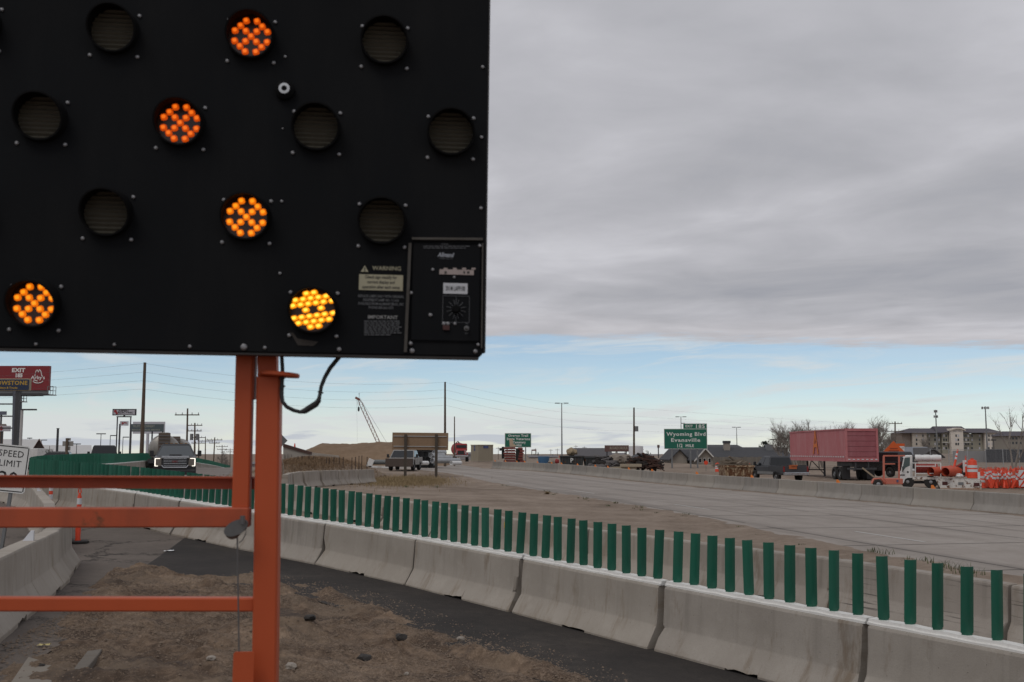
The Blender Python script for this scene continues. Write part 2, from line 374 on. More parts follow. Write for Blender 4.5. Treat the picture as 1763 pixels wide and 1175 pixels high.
# ================================================================== GROUND AND ROADS
from mathutils import noise as mnoise
def fbm(x, y, z=0.0, o=5): return mnoise.fractal(Vector((x, y, z)), 1.0, 2.0, o)
def axis(lo, hi, step, far):
    a = list(np.arange(lo, hi+1e-6, step)); s = step
    up = [a[-1]]; dn = [a[0]]
    while up[-1] < far: s *= 1.28; up.append(up[-1]+s)
    s = step
    while dn[-1] > -far: s *= 1.28; dn.append(dn[-1]-s)
    return np.array(dn[:0:-1]+a+up[1:])
gx = axis(-50, 60, 1.6, 4200); gy = axis(-8, 160, 1.6, 4200)
XX, YY = np.meshgrid(gx, gy); gxy = np.stack([XX.ravel(), YY.ravel()], 1); gz = garr(gxy)
mb = MB(); mb.v = [(float(a), float(b), float(c)) for (a, b), c in zip(gxy, gz)]
nx = len(gx)
for j in range(len(gy)-1):
    for i in range(nx-1): mb.f.append((j*nx+i, j*nx+i+1, (j+1)*nx+i+1, (j+1)*nx+i)); mb.mi.append(0)
struct(mb.build('ground', M['ground'], smooth=True))

def resample(poly, n=None, step=None):
    p = [Vector(q) for q in poly]; seg = [(p[i+1]-p[i]).length for i in range(len(p)-1)]; tot = sum(seg)
    ds = [tot*i/(n-1) for i in range(n)] if n else [step*i for i in range(int(tot/step)+1)]
    res = []; i = 0; acc = 0.0
    for d in ds:
        while i < len(seg)-1 and d > acc+seg[i]: acc += seg[i]; i += 1
        res.append(p[i].lerp(p[i+1], min(1.0, (d-acc)/seg[i]) if seg[i] else 0))
    return res
def strip(name, Lp, Rp, nv, nu, off, mat, edge=0.0, relief=None, seed=0.0):
    Ls, Rs = resample(Lp, n=nv), resample(Rp, n=nv); pts = []
    for j in range(nv):
        l, r = Ls[j].copy(), Rs[j].copy(); dirn = (r-l).normalized()
        if edge:
            l -= dirn*edge*fbm(l.x*.7, l.y*.7, seed); r += dirn*edge*fbm(r.x*.7, r.y*.7, seed+9)
        for i in range(nu): pts.append(l.lerp(r, i/(nu-1)))
    xy = np.array([(p.x, p.y) for p in pts]); z = garr(xy)+off
    if relief is not None:
        for k, p in enumerate(pts):
            i = k % nu; j = k//nu; z[k] += relief(p.x, p.y, i/(nu-1), j/(nv-1))
    mb = MB(); mb.v = [(float(a), float(b), float(c)) for (a, b), c in zip(xy, z)]
    for j in range(nv-1):
        for i in range(nu-1): mb.f.append((j*nu+i, j*nu+i+1, (j+1)*nu+i+1, (j+1)*nu+i)); mb.mi.append(0)
    return struct(mb.build(name, mat, smooth=True))
ROW1 = [(8.45,3.05),(6.85,5.62),(5.25,8.2),(3.62,10.78),(1.95,13.35),(.19,15.94),(-1.6,18.4),(-3.6,20.7),(-5.72,22.8),(-7.75,24.95),(-9.7,27.4),(-11.7,29.7),(-13.6,32.0),
 (-15.4,34.5),(-16.95,37.1),(-18.2,39.9),(-19.25,42.8),(-20.15,45.7),(-20.95,48.6)]
far1 = resample([(-20.95,48.6),(-24.0,60),(-31.2,90),(-44.2,150),(-59.5,222)], step=3.05)[1:]
ROW1 = [Vector(p) for p in ROW1]+far1
ROW2 = resample([(9.3,8.6),(7.1,13.2),(5.45,16.3),(2.48,20.6),(-.68,24.8),(-3.5,29.4),(-6.3,33.4),(-8.6,36.6),(-10.4,39.0)], step=3.05)
ROW6a, ROW6b = Vector((22.9, 28.0)), Vector((-2.6, 118.0))
strip('lane_road', [(-14,-6),(-13,3),(-13,11),(-14,18),(-17,25),(-23,33),(-30,45)], [(-3.0,-6),(-3.5,3),(-4.45,9.6),(-5.0,13),(-5.6,18.2),(-7.3,25.2),(-11.4,29.6),(-17.2,37.5)], 70, 16, .020, M['lane'])
fr = [Vector(p) for p in ((8.45,3.05),(3.62,10.78),(.19,15.94),(-3.6,20.7),(-5.72,22.8),(-8.1,25.6))]
strip('fresh_asphalt_strip', [(4.4,2.4),(2.0,7.6),(.2,11.2),(-1.2,13.1),(-3.4,16.6),(-6.4,17.7)], [p+Vector((.35,.3)) for p in fr], 70, 14, .030, M['fresh'], edge=.12)
# foreground dirt, heaped and rutted, lapping over both asphalts
def rel(x, y, u, v):
    e = min(1.0, u/.10, (1-u)/.10)
    h = .035+.12*fbm(x*.55, y*.55, 3, 4)+.085*fbm(x*1.9, y*1.9, 8, 5)+.040*fbm(x*6, y*6, 1, 4)
    h += .07*max(0, fbm(x*.9+5, y*.9, 2, 3))*e
    for ax_, bx__ in ((.62, -1.2), (.62, .75)):          # wheel ruts crossing the heap
        q_ = abs(x-(bx__-ax_*(y-13.0)+.35*math.sin(y*.8)))*.85; h -= .075*math.exp(-(q_/.16)**2); h += .035*math.exp(-((q_-.30)/.12)**2)
    return max(-.012, h)*e+(e-1)*.05
strip('dirt_shoulder', [(-3.0,-3),(-3.4,3),(-4.3,7),(-4.75,9.6),(-5.05,11.2),(-5.55,13),(-6.3,15.5),(-6.85,18.35)], [(5.6,1.2),(3.9,5.4),(2.45,8.3),(1.1,11.1),(-.05,12.75),(-.75,13.7),(-2.5,16.8),(-4.0,18.6),(-5.4,17.9),(-6.6,18.6)], 330, 170, .030, M['dirt'], edge=.16, relief=rel, seed=4)
strip('crossover_road', [p for p in ROW1[9:]], [(-6.5,31.5),(-9,36),(-10.8,42),(-13,52),(-17.0,62),(-24.2,92),(-37.5,152),(-52,222)], 110, 8, .020, M['cross'])
HL = [(14.8,4),(9.9,20.5),(8.5,25),(6.3,35.6),(.6,57),(-5.0,83),(-9.5,97),(-13.5,105),(-22,125),(-30,160)]
HR = [(29.0,5),(19.3,40),(8.3,76),(-2.8,116),(-7,135),(-15,165)]
strip('highway', HL, HR, 130, 14, .030, M['highway'])
# loose windrow of dirt and weeds along the highway's edge
def rel2(x, y, u, v): return .055*math.sin(math.pi*u)+.06*fbm(x*1.3, y*1.3, 6, 4)*math.sin(math.pi*u)-.02
strip('dirt_windrow', [(p[0]-1.1, p[1]-.4) for p in HL[:7]], [(p[0]+.55, p[1]+.2) for p in HL[:7]], 240, 9, .02, M['ground'], edge=.3, relief=rel2, seed=2)
# road paint and joints
white_p = paint('road_paint', (.55,.54,.52), .8, dirt=.6, dirt_col=(.22,.2,.18), scale=6)
seal_p = paint('joint_sealant', (.06,.052,.048), .9, dirt=.3)
def road_line(name, x0, y0, y1, wid, mat, off=.036, slope=-.283, dash=None):
    mb = MB(); y = y0
    while y < y1:
        ye = min(y1, y+(dash[0] if dash else 6.0)); n = max(1, int((ye-y)/1.5)); pr = None
        for i in range(n+1):
            yy = y+(ye-y)*i/n; xx = x0+slope*(yy-y0); k = len(mb.v)
            mb.v += [(xx-wid/2, yy, g(xx-wid/2, yy)+off), (xx+wid/2, yy, g(xx+wid/2, yy)+off)]
            if i: mb.face((k-2, k-1, k+1, k))
        y = ye+(dash[1] if dash else 0)
    return struct(mb.build(name, mat))
road_line('lane_line', 14.4, 16, 92, .10, white_p, dash=(3.05, 9.1))
road_line('edge_line', 25.5, 16, 110, .09, white_p)
for k, xo in enumerate((12.6, 18.2, 21.8)): road_line('road_joint', xo+.02, 15.5, 100, .035, seal_p, dash=(11.0 if k else 17.0, 1.3))
mb = MB()
for k in range(17):
    y0_ = 17+k*4.9
    def edge_x(P, yy):
        for (xa, ya), (xb, yb) in zip(P, P[1:]):
            if ya <= yy <= yb: return xa+(xb-xa)*(yy-ya)/(yb-ya)
        return P[-1][0]
    for i in range(10):
        q = []
        for f_ in (i/10, (i+1)/10):
            xx = edge_x(HL, y0_)*(1-f_)+edge_x(HR, y0_)*f_; yy = y0_+(xx-edge_x(HL, y0_))*.28; q += [(xx, yy-.025, g(xx, yy)+.034), (xx, yy+.025, g(xx, yy)+.034)]
        mb.add(q, [(0, 2, 3, 1)])
struct(mb.build('transverse_joint', seal_p))
def rel3(x, y, u, v): return .05*(1-abs(2*u-1))+.03*fbm(x*1.1, y*1.1, 3, 4)-.012
strip('barrier_foot_dirt', [(22.05,28),(-3.9,118)], [(22.75,28),(-3.0,118)], 150, 6, .03, M['ground'], edge=.25, relief=rel3, seed=6)

# stones and grit on the foreground dirt
def rock(r, seed, sq=.65, n=1):
    rnd = random.Random(seed); bm = bmesh.new(); bmesh.ops.create_icosphere(bm, subdivisions=n, radius=r)
    for vtx in bm.verts: vtx.co *= rnd.uniform(.72, 1.18); vtx.co.z *= sq
    vs = [tuple(v.co) for v in bm.verts]; fs = [tuple(v.index for v in f.verts) for f in bm.faces]; bm.free(); return vs, fs
peb = paint('grit', (.20,.148,.108), .9, dirt=.9, scale=9, dirt_col=(.06,.045,.036), vary=.2)
octv = [(1,0,0),(0,1,0),(-1,0,0),(0,-1,0),(0,0,.7)]; octf = [(0,1,4),(1,2,4),(2,3,4),(3,0,4)]
dirt_poly = [(-4.9,9),(-5.5,13),(-6.5,18),(-4,18.3),(-2.5,16.6),(-.6,13.6),(.2,12.4),(1.3,10.6),(2.3,8.4)]
def inside(x, y, poly):
    c = False; j = len(poly)-1
    for i in range(len(poly)):
        xi, yi = poly[i]; xj, yj = poly[j]
        if (yi > y) != (yj > y) and x < (xj-xi)*(y-yi)/(yj-yi)+xi: c = not c
        j = i
    return c
dg_ob = bpy.data.objects['dirt_shoulder']
from mathutils.bvhtree import BVHTree
bv_dirt = BVHTree.FromPolygons([v.co for v in dg_ob.data.vertices], [tuple(p.vertices) for p in dg_ob.data.polygons])
def surf(x, y):
    h = bv_dirt.ray_cast(Vector((x, y, 5)), Vector((0, 0, -1)))
    z = g(x, y)+.03
    return max(h[0].z, z) if h[0] is not None else z
mb = MB(); rnd = random.Random(5); cnt = 0
while cnt < 24000:
    x, y = rnd.uniform(-6.8, 2.6), rnd.uniform(8.4, 18.6)
    if fbm(x*.8, y*.8, 12, 4) < rnd.uniform(-.55, .35): continue
    if not inside(x, y, dirt_poly):
        if rnd.random() > .28 or not inside(x-.35, y-.45, dirt_poly): continue
    s = rnd.choice((.005, .006, .008, .010, .010, .013, .018)) if rnd.random() < .985 else rnd.uniform(.02, .034); a = rnd.random()*3; z = surf(x, y)
    mb.add([(x+s*(p[0]*math.cos(a)-p[1]*math.sin(a)), y+s*(p[0]*math.sin(a)+p[1]*math.cos(a))*rnd.uniform(.6, 1.2), z+s*p[2]*rnd.uniform(.6, 1.3)-.001) for p in octv], octf); cnt += 1
stuff(mb.build('gravel', peb), 'loose grit and pebbles strewn over the foreground dirt', 'gravel')
stone_m = paint('stone', (.33,.29,.25), .85, dirt=.6, scale=9, bump=.6, dirt_col=(.15,.12,.095)); dark_st = paint('asphalt_lump', (.045,.04,.037), .95, dirt=.4, scale=9, bump=.8)
def place_px(px, py):                  # a point of the foreground surface under a pixel
    v = ray(px, py); d = 8.0
    while d < 60 and v.z*d+CZ > surf(v.x*d, d): d += .04
    return Vector((v.x*d, d, surf(v.x*d, d)))
for i, (px, py, s, dk, lab) in enumerate([(363,1137,.045,0,'pale stone on the dirt left of the orange mast foot'),(500,1152,.06,0,'pale stone on the dirt at the bottom right of the orange mast'),
  (793,1103,.055,0,'pale stone at the dirt edge beside the black asphalt'),(627,1138,.075,1,'brown clod on the dirt near the bottom edge of the photo'),(533,1066,.07,1,'dark asphalt lump on the dirt just right of the orange mast'),
  (690,1100,.075,1,'dark asphalt lump standing in the middle of the brown dirt'),(700,1162,.03,0,'small white pebble on the dirt by the bottom edge'),(72,1150,.03,1,'small dark lump on the grey slab at lower left')]):
    vs, fs = rock(s, i, .6, 2); mb = MB(); mb.add(vs, fs); p = place_px(px, py)
    tag(mb.build('stone' if not dk else 'clod', dark_st if dk else stone_m, smooth=True, loc=p+Vector((0, 0, s*.2))), lab, 'stone')
# broken concrete slabs and litter at lower left
slab_m = concrete('slab_concrete', (.15,.132,.112), (.20,.178,.153))
for pix, lab in ([[(48,1141),(108,1143),(92,1160),(88,1180),(18,1180)], 'flat broken grey concrete slab at the lower left corner'], [[(150,1122),(176,1120),(168,1136),(128,1178),(104,1180)], 'narrow broken strip of pale concrete lying in the dirt at lower left']):
    ps = [place_px(*q) for q in pix]; zt = sum(p.z for p in ps)/len(ps)+.006
    mb = MB(); mb.loft([[Vector((p.x, p.y, zt-.07)) for p in ps], [Vector((p.x, p.y, zt)) for p in ps]]); tag(mb.build('broken_slab', slab_m, bevel=.006), lab, 'slab')
litter_m = paint('litter_paper', (.72,.73,.74), .6, dirt=.1)
for px, py, s, lab in ((291,950,.11,'crumpled white wrapper on the black asphalt beside the barrier'),(76,1113,.07,'small yellowish scrap of litter by the cracked lane edge')):
    p = place_px(px, py); mb = MB(); q = []
    for j in range(5):
        for i in range(6): q.append((i/5*s*1.8-s*.9, j/4*s-s/2, .012+.03*abs(fbm(i*.9, j*.9, px))))
    mb.add(q, [(j*6+i, j*6+i+1, j*6+i+7, j*6+i+6) for j in range(4) for i in range(5)])
    tag(mb.build('litter', litter_m if px > 200 else paint('yellow_scrap', (.5,.42,.18), .7), loc=p), lab, 'litter')

# ================================================================== CONCRETE BARRIERS
PROF = [(.300,0),(.300,.075),(.222,.20),(.150,.318),(.142,.345),(.128,.55),(.118,.785),(.108,.808),(.080,.812)]
def barrier_mesh(seed, L=2.995, mat='conc', notch=True, erode=.055):
    mb = MB(); n = 30; rings = []; rnd = random.Random(seed); ys = [-L/2, -L/2+.02]+[-L/2+L*i/n for i in range(1, n)]+[L/2-.02, L/2]
    if notch: ys += [-.255, -.25, .25, .255]
    ys = sorted(set(ys))
    for y in ys:
        e = min(y+L/2, L/2-y); ch = .014 if e < .01 else 0.0
        op = .082+.035*fbm(y*7, seed*3.1, 0, 4) if notch and abs(y) < .2525 else 0.0
        right = []; left = []
        for x, z in PROF:
            for sgn, lst in ((1, right), (-1, left)):
                d = .006*fbm(y*2.1+sgn*7, z*3.0, seed, 4)
                k = erode*max(0, 1-e/.10)*max(0, fbm(z*5+sgn, seed*1.7, y*2, 3))*(1.7 if z < .35 else .6)
                zz = max(z, op+(.002 if z == PROF[1][1] else 0.0)) if op else z
                lst.append((sgn*(x+d-ch-k*.6), y-(k if y > 0 else -k), zz-(ch*.7 if z > .75 else 0)))
        rings.append(right+left[::-1])
    mb.loft(rings); return mb.mesh('barrier', M[mat], smooth=True, sharp=17)
BV = [barrier_mesh(i) for i in range(5)]; BW = [barrier_mesh(20+i, mat='conc_w') for i in range(2)]; BG = [barrier_mesh(40+i, 3.78, 'conc_g', False, .015) for i in range(3)]
def place_seg(a, b, meshes, i, label, group, name='concrete_barrier', jit=.4):
    a, b = Vector(a[:2]), Vector(b[:2]); za, zb = g(*a)-.012, g(*b)-.012
    A, B = Vector((*a, za)), Vector((*b, zb)); q = (B-A).to_track_quat('Y', 'Z')
    o = link(name, meshes[i % len(meshes)], None, (A+B)/2); rnd = random.Random(i*31+len(label))
    e = q.to_euler(); e.z += R(rnd.uniform(-jit, jit)); e.x += R(rnd.uniform(-.15, .15)); o.rotation_euler = e
    tag(o, label, 'barrier', group); return o
# row 1, the paddled row
white_rail = paint('rail_white', (.74,.73,.70), .5, dirt=.35, scale=5, dirt_col=(.42,.39,.35))
paddle_g = paint('paddle_green', (.008,.125,.077), .45, dirt=.5, scale=4.5, dirt_col=(.030,.085,.062), vary=.5)
def rail_mesh():
    mb = MB(); rings = []; n = 20
    prof = [(-.085,0),(.085,0),(.085,.022),(.062,.030),(.058,.058),(-.058,.058),(-.062,.030),(-.085,.022)]
    for i in range(n+1):
        y = -1.515+3.03*i/n; dz = .004*math.sin(i*1.9); rings.append([(x, y, z+(dz if z > .02 else 0)) for x, z in prof])
    mb.loft(rings); return mb.mesh('base_rail', white_rail, smooth=False)
def paddle_mesh(h=.625, wd=.121):
    mb = MB(); rings = []
    cs = [(-wd/2, .012), (-wd/4, -.004), (0, -.010), (wd/4, -.004), (wd/2, .012)]; th = .006
    outer = cs+[(x, y+th) for x, y in cs[::-1]]
    for z, k in ((0, .86), (.018, .86), (.02, 1), (h*.5, 1), (h, 1)): rings.append([(x*k, y, z) for x, y in outer])
    mb.loft(rings); return mb.mesh('paddle', paddle_g, smooth=True)
RAIL = rail_mesh(); PAD = paddle_mesh()
farmb = MB()
for k in range(10):
    y = -1.37+k*.305; farmb.box((0, y, .058+.31), (.132, .012, .62), rz=R(-16))
FARP = farmb.mesh('paddles', paddle_g)
for i in range(len(ROW1)-1):
    a, b = ROW1[i], ROW1[i+1]; mid = (a+b)/2
    vis = i >= 2
    where = 'counted from the lower right corner of the photo'
    o = place_seg(a, b, BV, i*3+1, f'concrete barrier carrying the green paddles, {nth(i)} of its row from the near right end', 'barriers under the green paddles')
    if i < 1: continue
    q = o.rotation_euler.to_quaternion(); top = o.location+q@Vector((0, 0, .813))
    if mid.y < 62:
        t_ = thing('glare_screen', f'white rail of green paddles, {nth(i)} of its row from the near right end', 'glare screen', top, 0, 'green paddle screens'); t_.rotation_euler = o.rotation_euler
        link('base_rail', RAIL, t_); rnd = random.Random(i)
        for k in range(10):
            link('paddle', PAD, t_, (0, 1.37-k*.305, .056), (R(rnd.gauss(1.7, 1.3)+(rnd.choice((-5, 4.5)) if rnd.random() < .06 else 0)), R(rnd.gauss(0, 1.0)), R(-25+rnd.gauss(0, 4))))
    else:
        t_ = thing('glare_screen', f'distant white rail of green paddles, {nth(i)} of its row from the near right end', 'glare screen', top, 0, 'green paddle screens'); t_.rotation_euler = o.rotation_euler
        link('base_rail', RAIL, t_); stuff(link('paddles', FARP, t_))
    if i in (7, 10):       # red spray marks
        mb = MB(); rr = random.Random(3)
        y0 = .35 if i == 7 else -.9
        P = lambda u, z: (-(.130-(z-.4)*.06)-.004, y0-u, z)
        for (u0, z0), (u1, z1) in (((0,.70),(.02,.44)),((.02,.60),(.10,.52)),((.09,.66),(.08,.36)),((-.03,.55),(.05,.50)),((.1,.42),(.12,.30))):
            p0, p1 = Vector(P(u0, z0)), Vector(P(u1, z1)); s_ = Vector((0, .012, .004))
            mb.add([p0-s_, p1-s_, p1+s_, p0+s_], [(0, 1, 2, 3)])
        mb.build('spray_mark', paint('red_spray', (.22,.06,.045), .8, dirt=.8, scale=20, dirt_col=(.3,.2,.17)), o)
# row 2, behind the paddles
mark_w = paint('marker_white', (.62,.63,.66), .35, dirt=.2)
def marker(o, y, x=.03, col=mark_w, s=1.0):
    mb = MB(); mb.loft([[(x-.05*s, y-.045*s, .812), (x+.05*s, y-.045*s, .812), (x+.05*s, y+.045*s, .812), (x-.05*s, y+.045*s, .812)], [(x-.05*s, y-.03*s, .812+.10*s), (x-.02*s, y-.03*s, .812+.10*s), (x-.02*s, y+.03*s, .812+.10*s), (x-.05*s, y+.03*s, .812+.10*s)]])
    mb.build('reflector', col, o)
yel = paint('yellow_tag', (.55,.33,.03), .5, dirt=.2)
for i in range(len(ROW2)-1):
    o = place_seg(ROW2[i], ROW2[i+1], BW if i in (0, 1, 2) else BV, i*2+5, f'bare concrete barrier behind the green paddles, {nth(i)} of its row from the right', 'bare barriers behind the paddles')
    if i == 1: marker(o, .2)
    if i in (4, 5, 7):
        mb = MB(); mb.box((-.118, 1.3, .66), (.02, .05, .13)); mb.build('tag', yel, o)
# row 5, left of the lane: a chevron with its point toward the lane
near = resample([(-8.2,19.4),(-6.75,15.2),(-5.75,11.9),(-5.1,8.7),(-4.5,5.4),(-4.05,2.4)], step=3.05)
farl = resample([(-8.9,20.4),(-10.3,23.5),(-14.6,32),(-17.6,36.8),(-22,43)], step=3.05)
for i in range(len(near)-1):
    o = place_seg(near[i], near[i+1], BV, i+2, f'near left-edge concrete barrier, {nth(i)} toward the viewer from the bend', 'barriers along the left of the lane', jit=1.3)
    if i == 1: marker(o, .9, 0, s=1.3)
for i in range(len(farl)-1):
    o = place_seg(farl[i], farl[i+1], BV, i*3, f'concrete barrier left of the lane, {nth(i)} receding from the bend by the orange tubes', 'barriers along the left of the lane')
    if i == 2: marker(o, .3, 0)
# row 4, the bent group beside the brown sign
r4 = [(-8.15,61.8),(-8.75,59.0),(-9.3,56.1),(-9.75,53.2),(-10.05,50.3),(-10.0,47.5),(-9.6,44.6)]
for i in range(6): place_seg(r4[i], r4[i+1], BV[::-1] if i % 2 else BV, i+3, f'pale concrete barrier in the bent group below the dirt pile, {nth(i)} from its right end', 'bent group of barriers', jit=2.5)
# row 6, beyond the highway
r6 = resample([ROW6a, ROW6b], step=3.81)
orange_r = paint('reflector_orange', (.75,.20,.02), .4, dirt=.1)
for i in range(len(r6)-1):
    o = place_seg(r6[i], r6[i+1], BG, i, f'grey concrete barrier beyond the highway, {nth(i)} of its row from the right', 'barriers beyond the highway', jit=.12)
    if i % 2 == 0 or i > 12: marker(o, .2+.5*((i*7) % 3), 0, orange_r, 1.5)
# ================================================================== ARROW BOARD (foreground)
BO = at(425, 375, 3.1); YAW = R(5); ROLL = R(.65)
bz0 = g(BO.x, BO.y)
AB = thing('arrow_board', 'black flashing arrow board on orange steel masts, five amber lamps lit', 'arrow board', (BO.x, BO.y, bz0), YAW)
BT = Matrix.Translation((0, 0, BO.z-bz0))@Matrix.Rotation(ROLL, 4, 'Y')
ABW = Matrix.Translation((BO.x, BO.y, bz0))@Matrix.Rotation(YAW, 4, 'Z')@BT
ABI = ABW.inverted()
def bp(px, py, off=0.0):           # board coordinates (x, z) of a pixel on the plane 'off' behind the face
    o = ABI@Vector((0, 0, CZ)); d = (ABI.to_3x3()@ray(px, py)); t = (off-o.y)/d.y; p = o+d*t; return p.x, p.z
blk = paint('board_black', (.0080,.0088,.0102), .8, dirt=.8, scale=2.2, dirt_col=(.016,.016,.0165), spec=.08)
blk2 = paint('hood_black', (.006,.006,.0065), .85, dirt=.2, spec=.08)
rim = paint('rim_metal', (.035,.034,.034), .5, metal=.3, dirt=.6, scale=8, dirt_col=(.08,.07,.06))
screw_m = paint('screw_zinc', (.27,.27,.28), .4, metal=.6, dirt=.4, scale=30)
lens_off = paint('lens_smoked', (.085,.078,.060), .4, dirt=.4, scale=12, dirt_col=(.034,.031,.023))
lens_dk = paint('lens_amber_dark', (.035,.017,.009), .35, dirt=.3)
led_o = glow('led_orange', (.95, .105, .003), .55); led_a = glow('led_amber', (1.0, .19, .003), .8); led_y = glow('led_bright', (1.0, .29, .004), 1.05)
orange = paint('mast_orange', (.46,.080,.024), .5, dirt=.35, scale=2.2, dirt_col=(.30,.055,.018), spec=.35)
orange_w = paint('bar_orange_worn', (.42,.072,.022), .55, dirt=.6, scale=3.0, dirt_col=(.10,.032,.02), rust=.22)
steel = paint('galvanised', (.16,.16,.16), .5, metal=.7, dirt=.6, scale=25)
rubber = paint('cable_black', (.014,.014,.015), .55, dirt=.4, scale=30, dirt_col=(.04,.037,.035))
def bbuild(mb, name, mat, parent=AB, **kw):
    mb.v = [tuple(BT@Vector(p)) for p in mb.v]; return mb.build(name, mat, parent, **kw)
x0, x1, z0, z1 = -1.72, .722, -.408, .975
mb = MB(); c = .014
mb.loft([[Vector((x, y, z)) for x, z in ((x0+c, z0), (x1-c, z0), (x1, z0+c), (x1, z1-c), (x1-c, z1), (x0+c, z1), (x0, z1-c), (x0, z0+c))] for y in (0, .075)])
board = bbuild(mb, 'panel', blk, bevel=.003)
mb = MB(); mb.box(((x0+x1)/2, .030, z0-.004), (x1-x0-.03, .05, .006)); mb.box((x1+.003, .030, (z0+z1)/2), (.005, .05, z1-z0-.03)); bbuild(mb, 'rim', rim)
# lamps
def hood_mesh(r0=.0680, r1=.0735):
    mb = MB(); n = 40; rings = [[], [], [], []]
    for k in range(n):
        a = 2*math.pi*k/n; f = (.5+.5*math.sin(a)); ln = .022+.058*f**1.2
        for r_, q in ((r1, 0), (r0, 2)):
            x, z = r_*math.cos(a), r_*math.sin(a)
            back, front = (x, 0.0, z), (x*.985, -ln, z*.985-.012*f)
            if q == 0: rings[0].append(back); rings[1].append(front)
            else: rings[2].append(front); rings[3].append(back)
    mb.loft(rings, caps=False); return mb
hood_m = MB(); hood_m = hood_mesh()
rot3 = BT.to_3x3()
def bake(mb): return mb
HM = hood_m.mesh('lamp', blk2, smooth=True)
def ribbed():
    mb = MB(); n = 10; r = .0685
    for i in range(n):
        za, zb = -r+2*r*i/n, -r+2*r*(i+1)/n
        xa, xb = math.sqrt(max(0, r*r-za*za)), math.sqrt(max(0, r*r-zb*zb)); zm = (za+zb)/2; xm = math.sqrt(r*r-zm*zm)
        mb.add([(-xa, -.004, za), (xa, -.004, za), (xm, -.011, zm), (-xm, -.011, zm), (xb, -.004, zb), (-xb, -.004, zb)], [(0, 1, 2, 3), (3, 2, 4, 5)])
    return mb.mesh('lens', lens_off)
LM = ribbed()
mb = MB(); mb.cyl((0, -.001, 0), (0, -.006, 0), .0688, n=32); LD = mb.mesh('lens', lens_dk)
def led_mesh(mat, w_, h_, name='led'):
    mb = MB(); r = []
    for y, k in ((-.006, 1), (-.011, .95), (-.014, .7)):
        r.append([(w_*k*math.cos(a)*(1.12 if abs(math.sin(2*a)) > .5 else 1), y, h_*k*math.sin(a)*(1.12 if abs(math.sin(2*a)) > .5 else 1)) for a in [2*math.pi*i/12+.26 for i in range(12)]])
    n_ = len(mb.f); mb.loft(r); core = [(p[0]*.55/.7, p[1]-.0015, p[2]*.55/.7) for p in r[2]]; mb.cm = 1; mb.add([(p[0]*.8, -.0142, p[2]*.8) for p in r[2]]+core, [tuple(range(12, 24))]+[(i, (i+1) % 12, 12+(i+1) % 12, 12+i) for i in range(12)]); return mb.mesh(name, mat, smooth=True)
hot_o = glow('led_orange_core', (1.0, .18, .008), .95); hot_a = glow('led_amber_core', (1.0, .31, .01), 1.2); hot_y = glow('led_bright_core', (1.0, .52, .05), 1.9)
LO, LA, LY = led_mesh([led_o, hot_o], .0102, .0098), led_mesh([led_a, hot_a], .0102, .0098), led_mesh([led_y, hot_y], .0112, .0082)
mb = MB(); mb.lathe([(.0062, 0), (.0058, .002), (.0035, .004), (0, .0045)], 10, Matrix.Rotation(R(90), 4, 'X')); SC = mb.mesh('screw', screw_m, smooth=True)
brot = Matrix.Rotation(ROLL, 3, 'Y').to_euler()
def bplace(name, me, x, z, y=0.0, parent=AB, s=1.0):
    o = link(name, me, parent, BT@Vector((x, y, z)), brot); o.scale = (s, s, s); return o
U = .0325
patA = [(a*U*s, b*U) for b, xs in ((1.5, (.5,)), (1, (1,)), (.5, (1.5, .5)), (-.5, (1.5, .5)), (-1, (1,)), (-1.5, (.5,))) for a in xs for s in (-1, 1)]+[(0, 0)]
patB = []
for zr, xs in ((.052, (-1.0, 0)), (.036, (-2.4, -1.4, -.4, .6, 1.6)), (.020, (-2.7, -1.7, -.7, .3, 1.3, 2.4)), (.002, (-1, 1)), (-.018, (-2.5, -1.5, -.5, .5, 1.5, 2.6)), (-.035, (-1.9, -.9, .1, 1.1, 2.1)), (-.051, (-.3, .75))):
    for xx in xs: patB.append((xx*.0225, zr+xx*.0225*.16))
rowsz = {0: .846, 1: .5640, 2: .2830, 3: 0.0, 4: -.2770}
lit = {(1, -.007): 'o', (2, -.207): 'o', (3, 0.0): 'a', (4, -.600): 'a', (4, .208): 'y'}
lamps = [(0, x) for x in (-1.62,-1.01,-.61,-.207,.2)]+[(1, x) for x in (-1.23,-.82,-.415,-.007,.40)]+[(2, x) for x in (-1.42,-1.02,-.612,-.207,.2,.61)]+[(3, x) for x in (-1.22,-.812,-.406,0.0,.406)]+[(4, x) for x in (-1.62,-1.2,-.600,.208)]
for r_, x in lamps:
    z = rowsz[r_]; L_ = bplace('lamp', HM, x, z, -.001); kind = lit.get((r_, x))
    L_['label'] = {'o': 'lit orange lamp with dark hood', 'a': 'lit amber lamp with dark hood', 'y': 'bright yellow lit lamp with rows of oval emitters'}.get(kind, 'unlit lamp with smoked ribbed lens')
    link('lens', LM if kind is None else LD, L_)
    if kind in ('o', 'a'):
        for a, b in patA: link('led', LO if kind == 'o' else LA, L_, (a, 0, b))
    elif kind == 'y':
        for a, b in patB: link('led', LY, L_, (a, 0, b), (0, R(-9), 0))
    for sx, sz in ((-.070, .052), (.070, .052), (-.070, -.078), (.070, -.078)): bplace('screw', SC, x+sx, z+sz, -.001)
for px, py, s in ((831,116,.9),(829,237,.9),(828,359,.9),(62,593,.8),(197,594,.8),(327,597,.9),(420,598,1.7),(456,599,.9),(584,602,1.1),(491,98,.75),(485,347,.8),(482,471,.8),(487,222,.5)):
    x, z = bp(px, py); bplace('screw', SC, x, z, -.001, s=s)
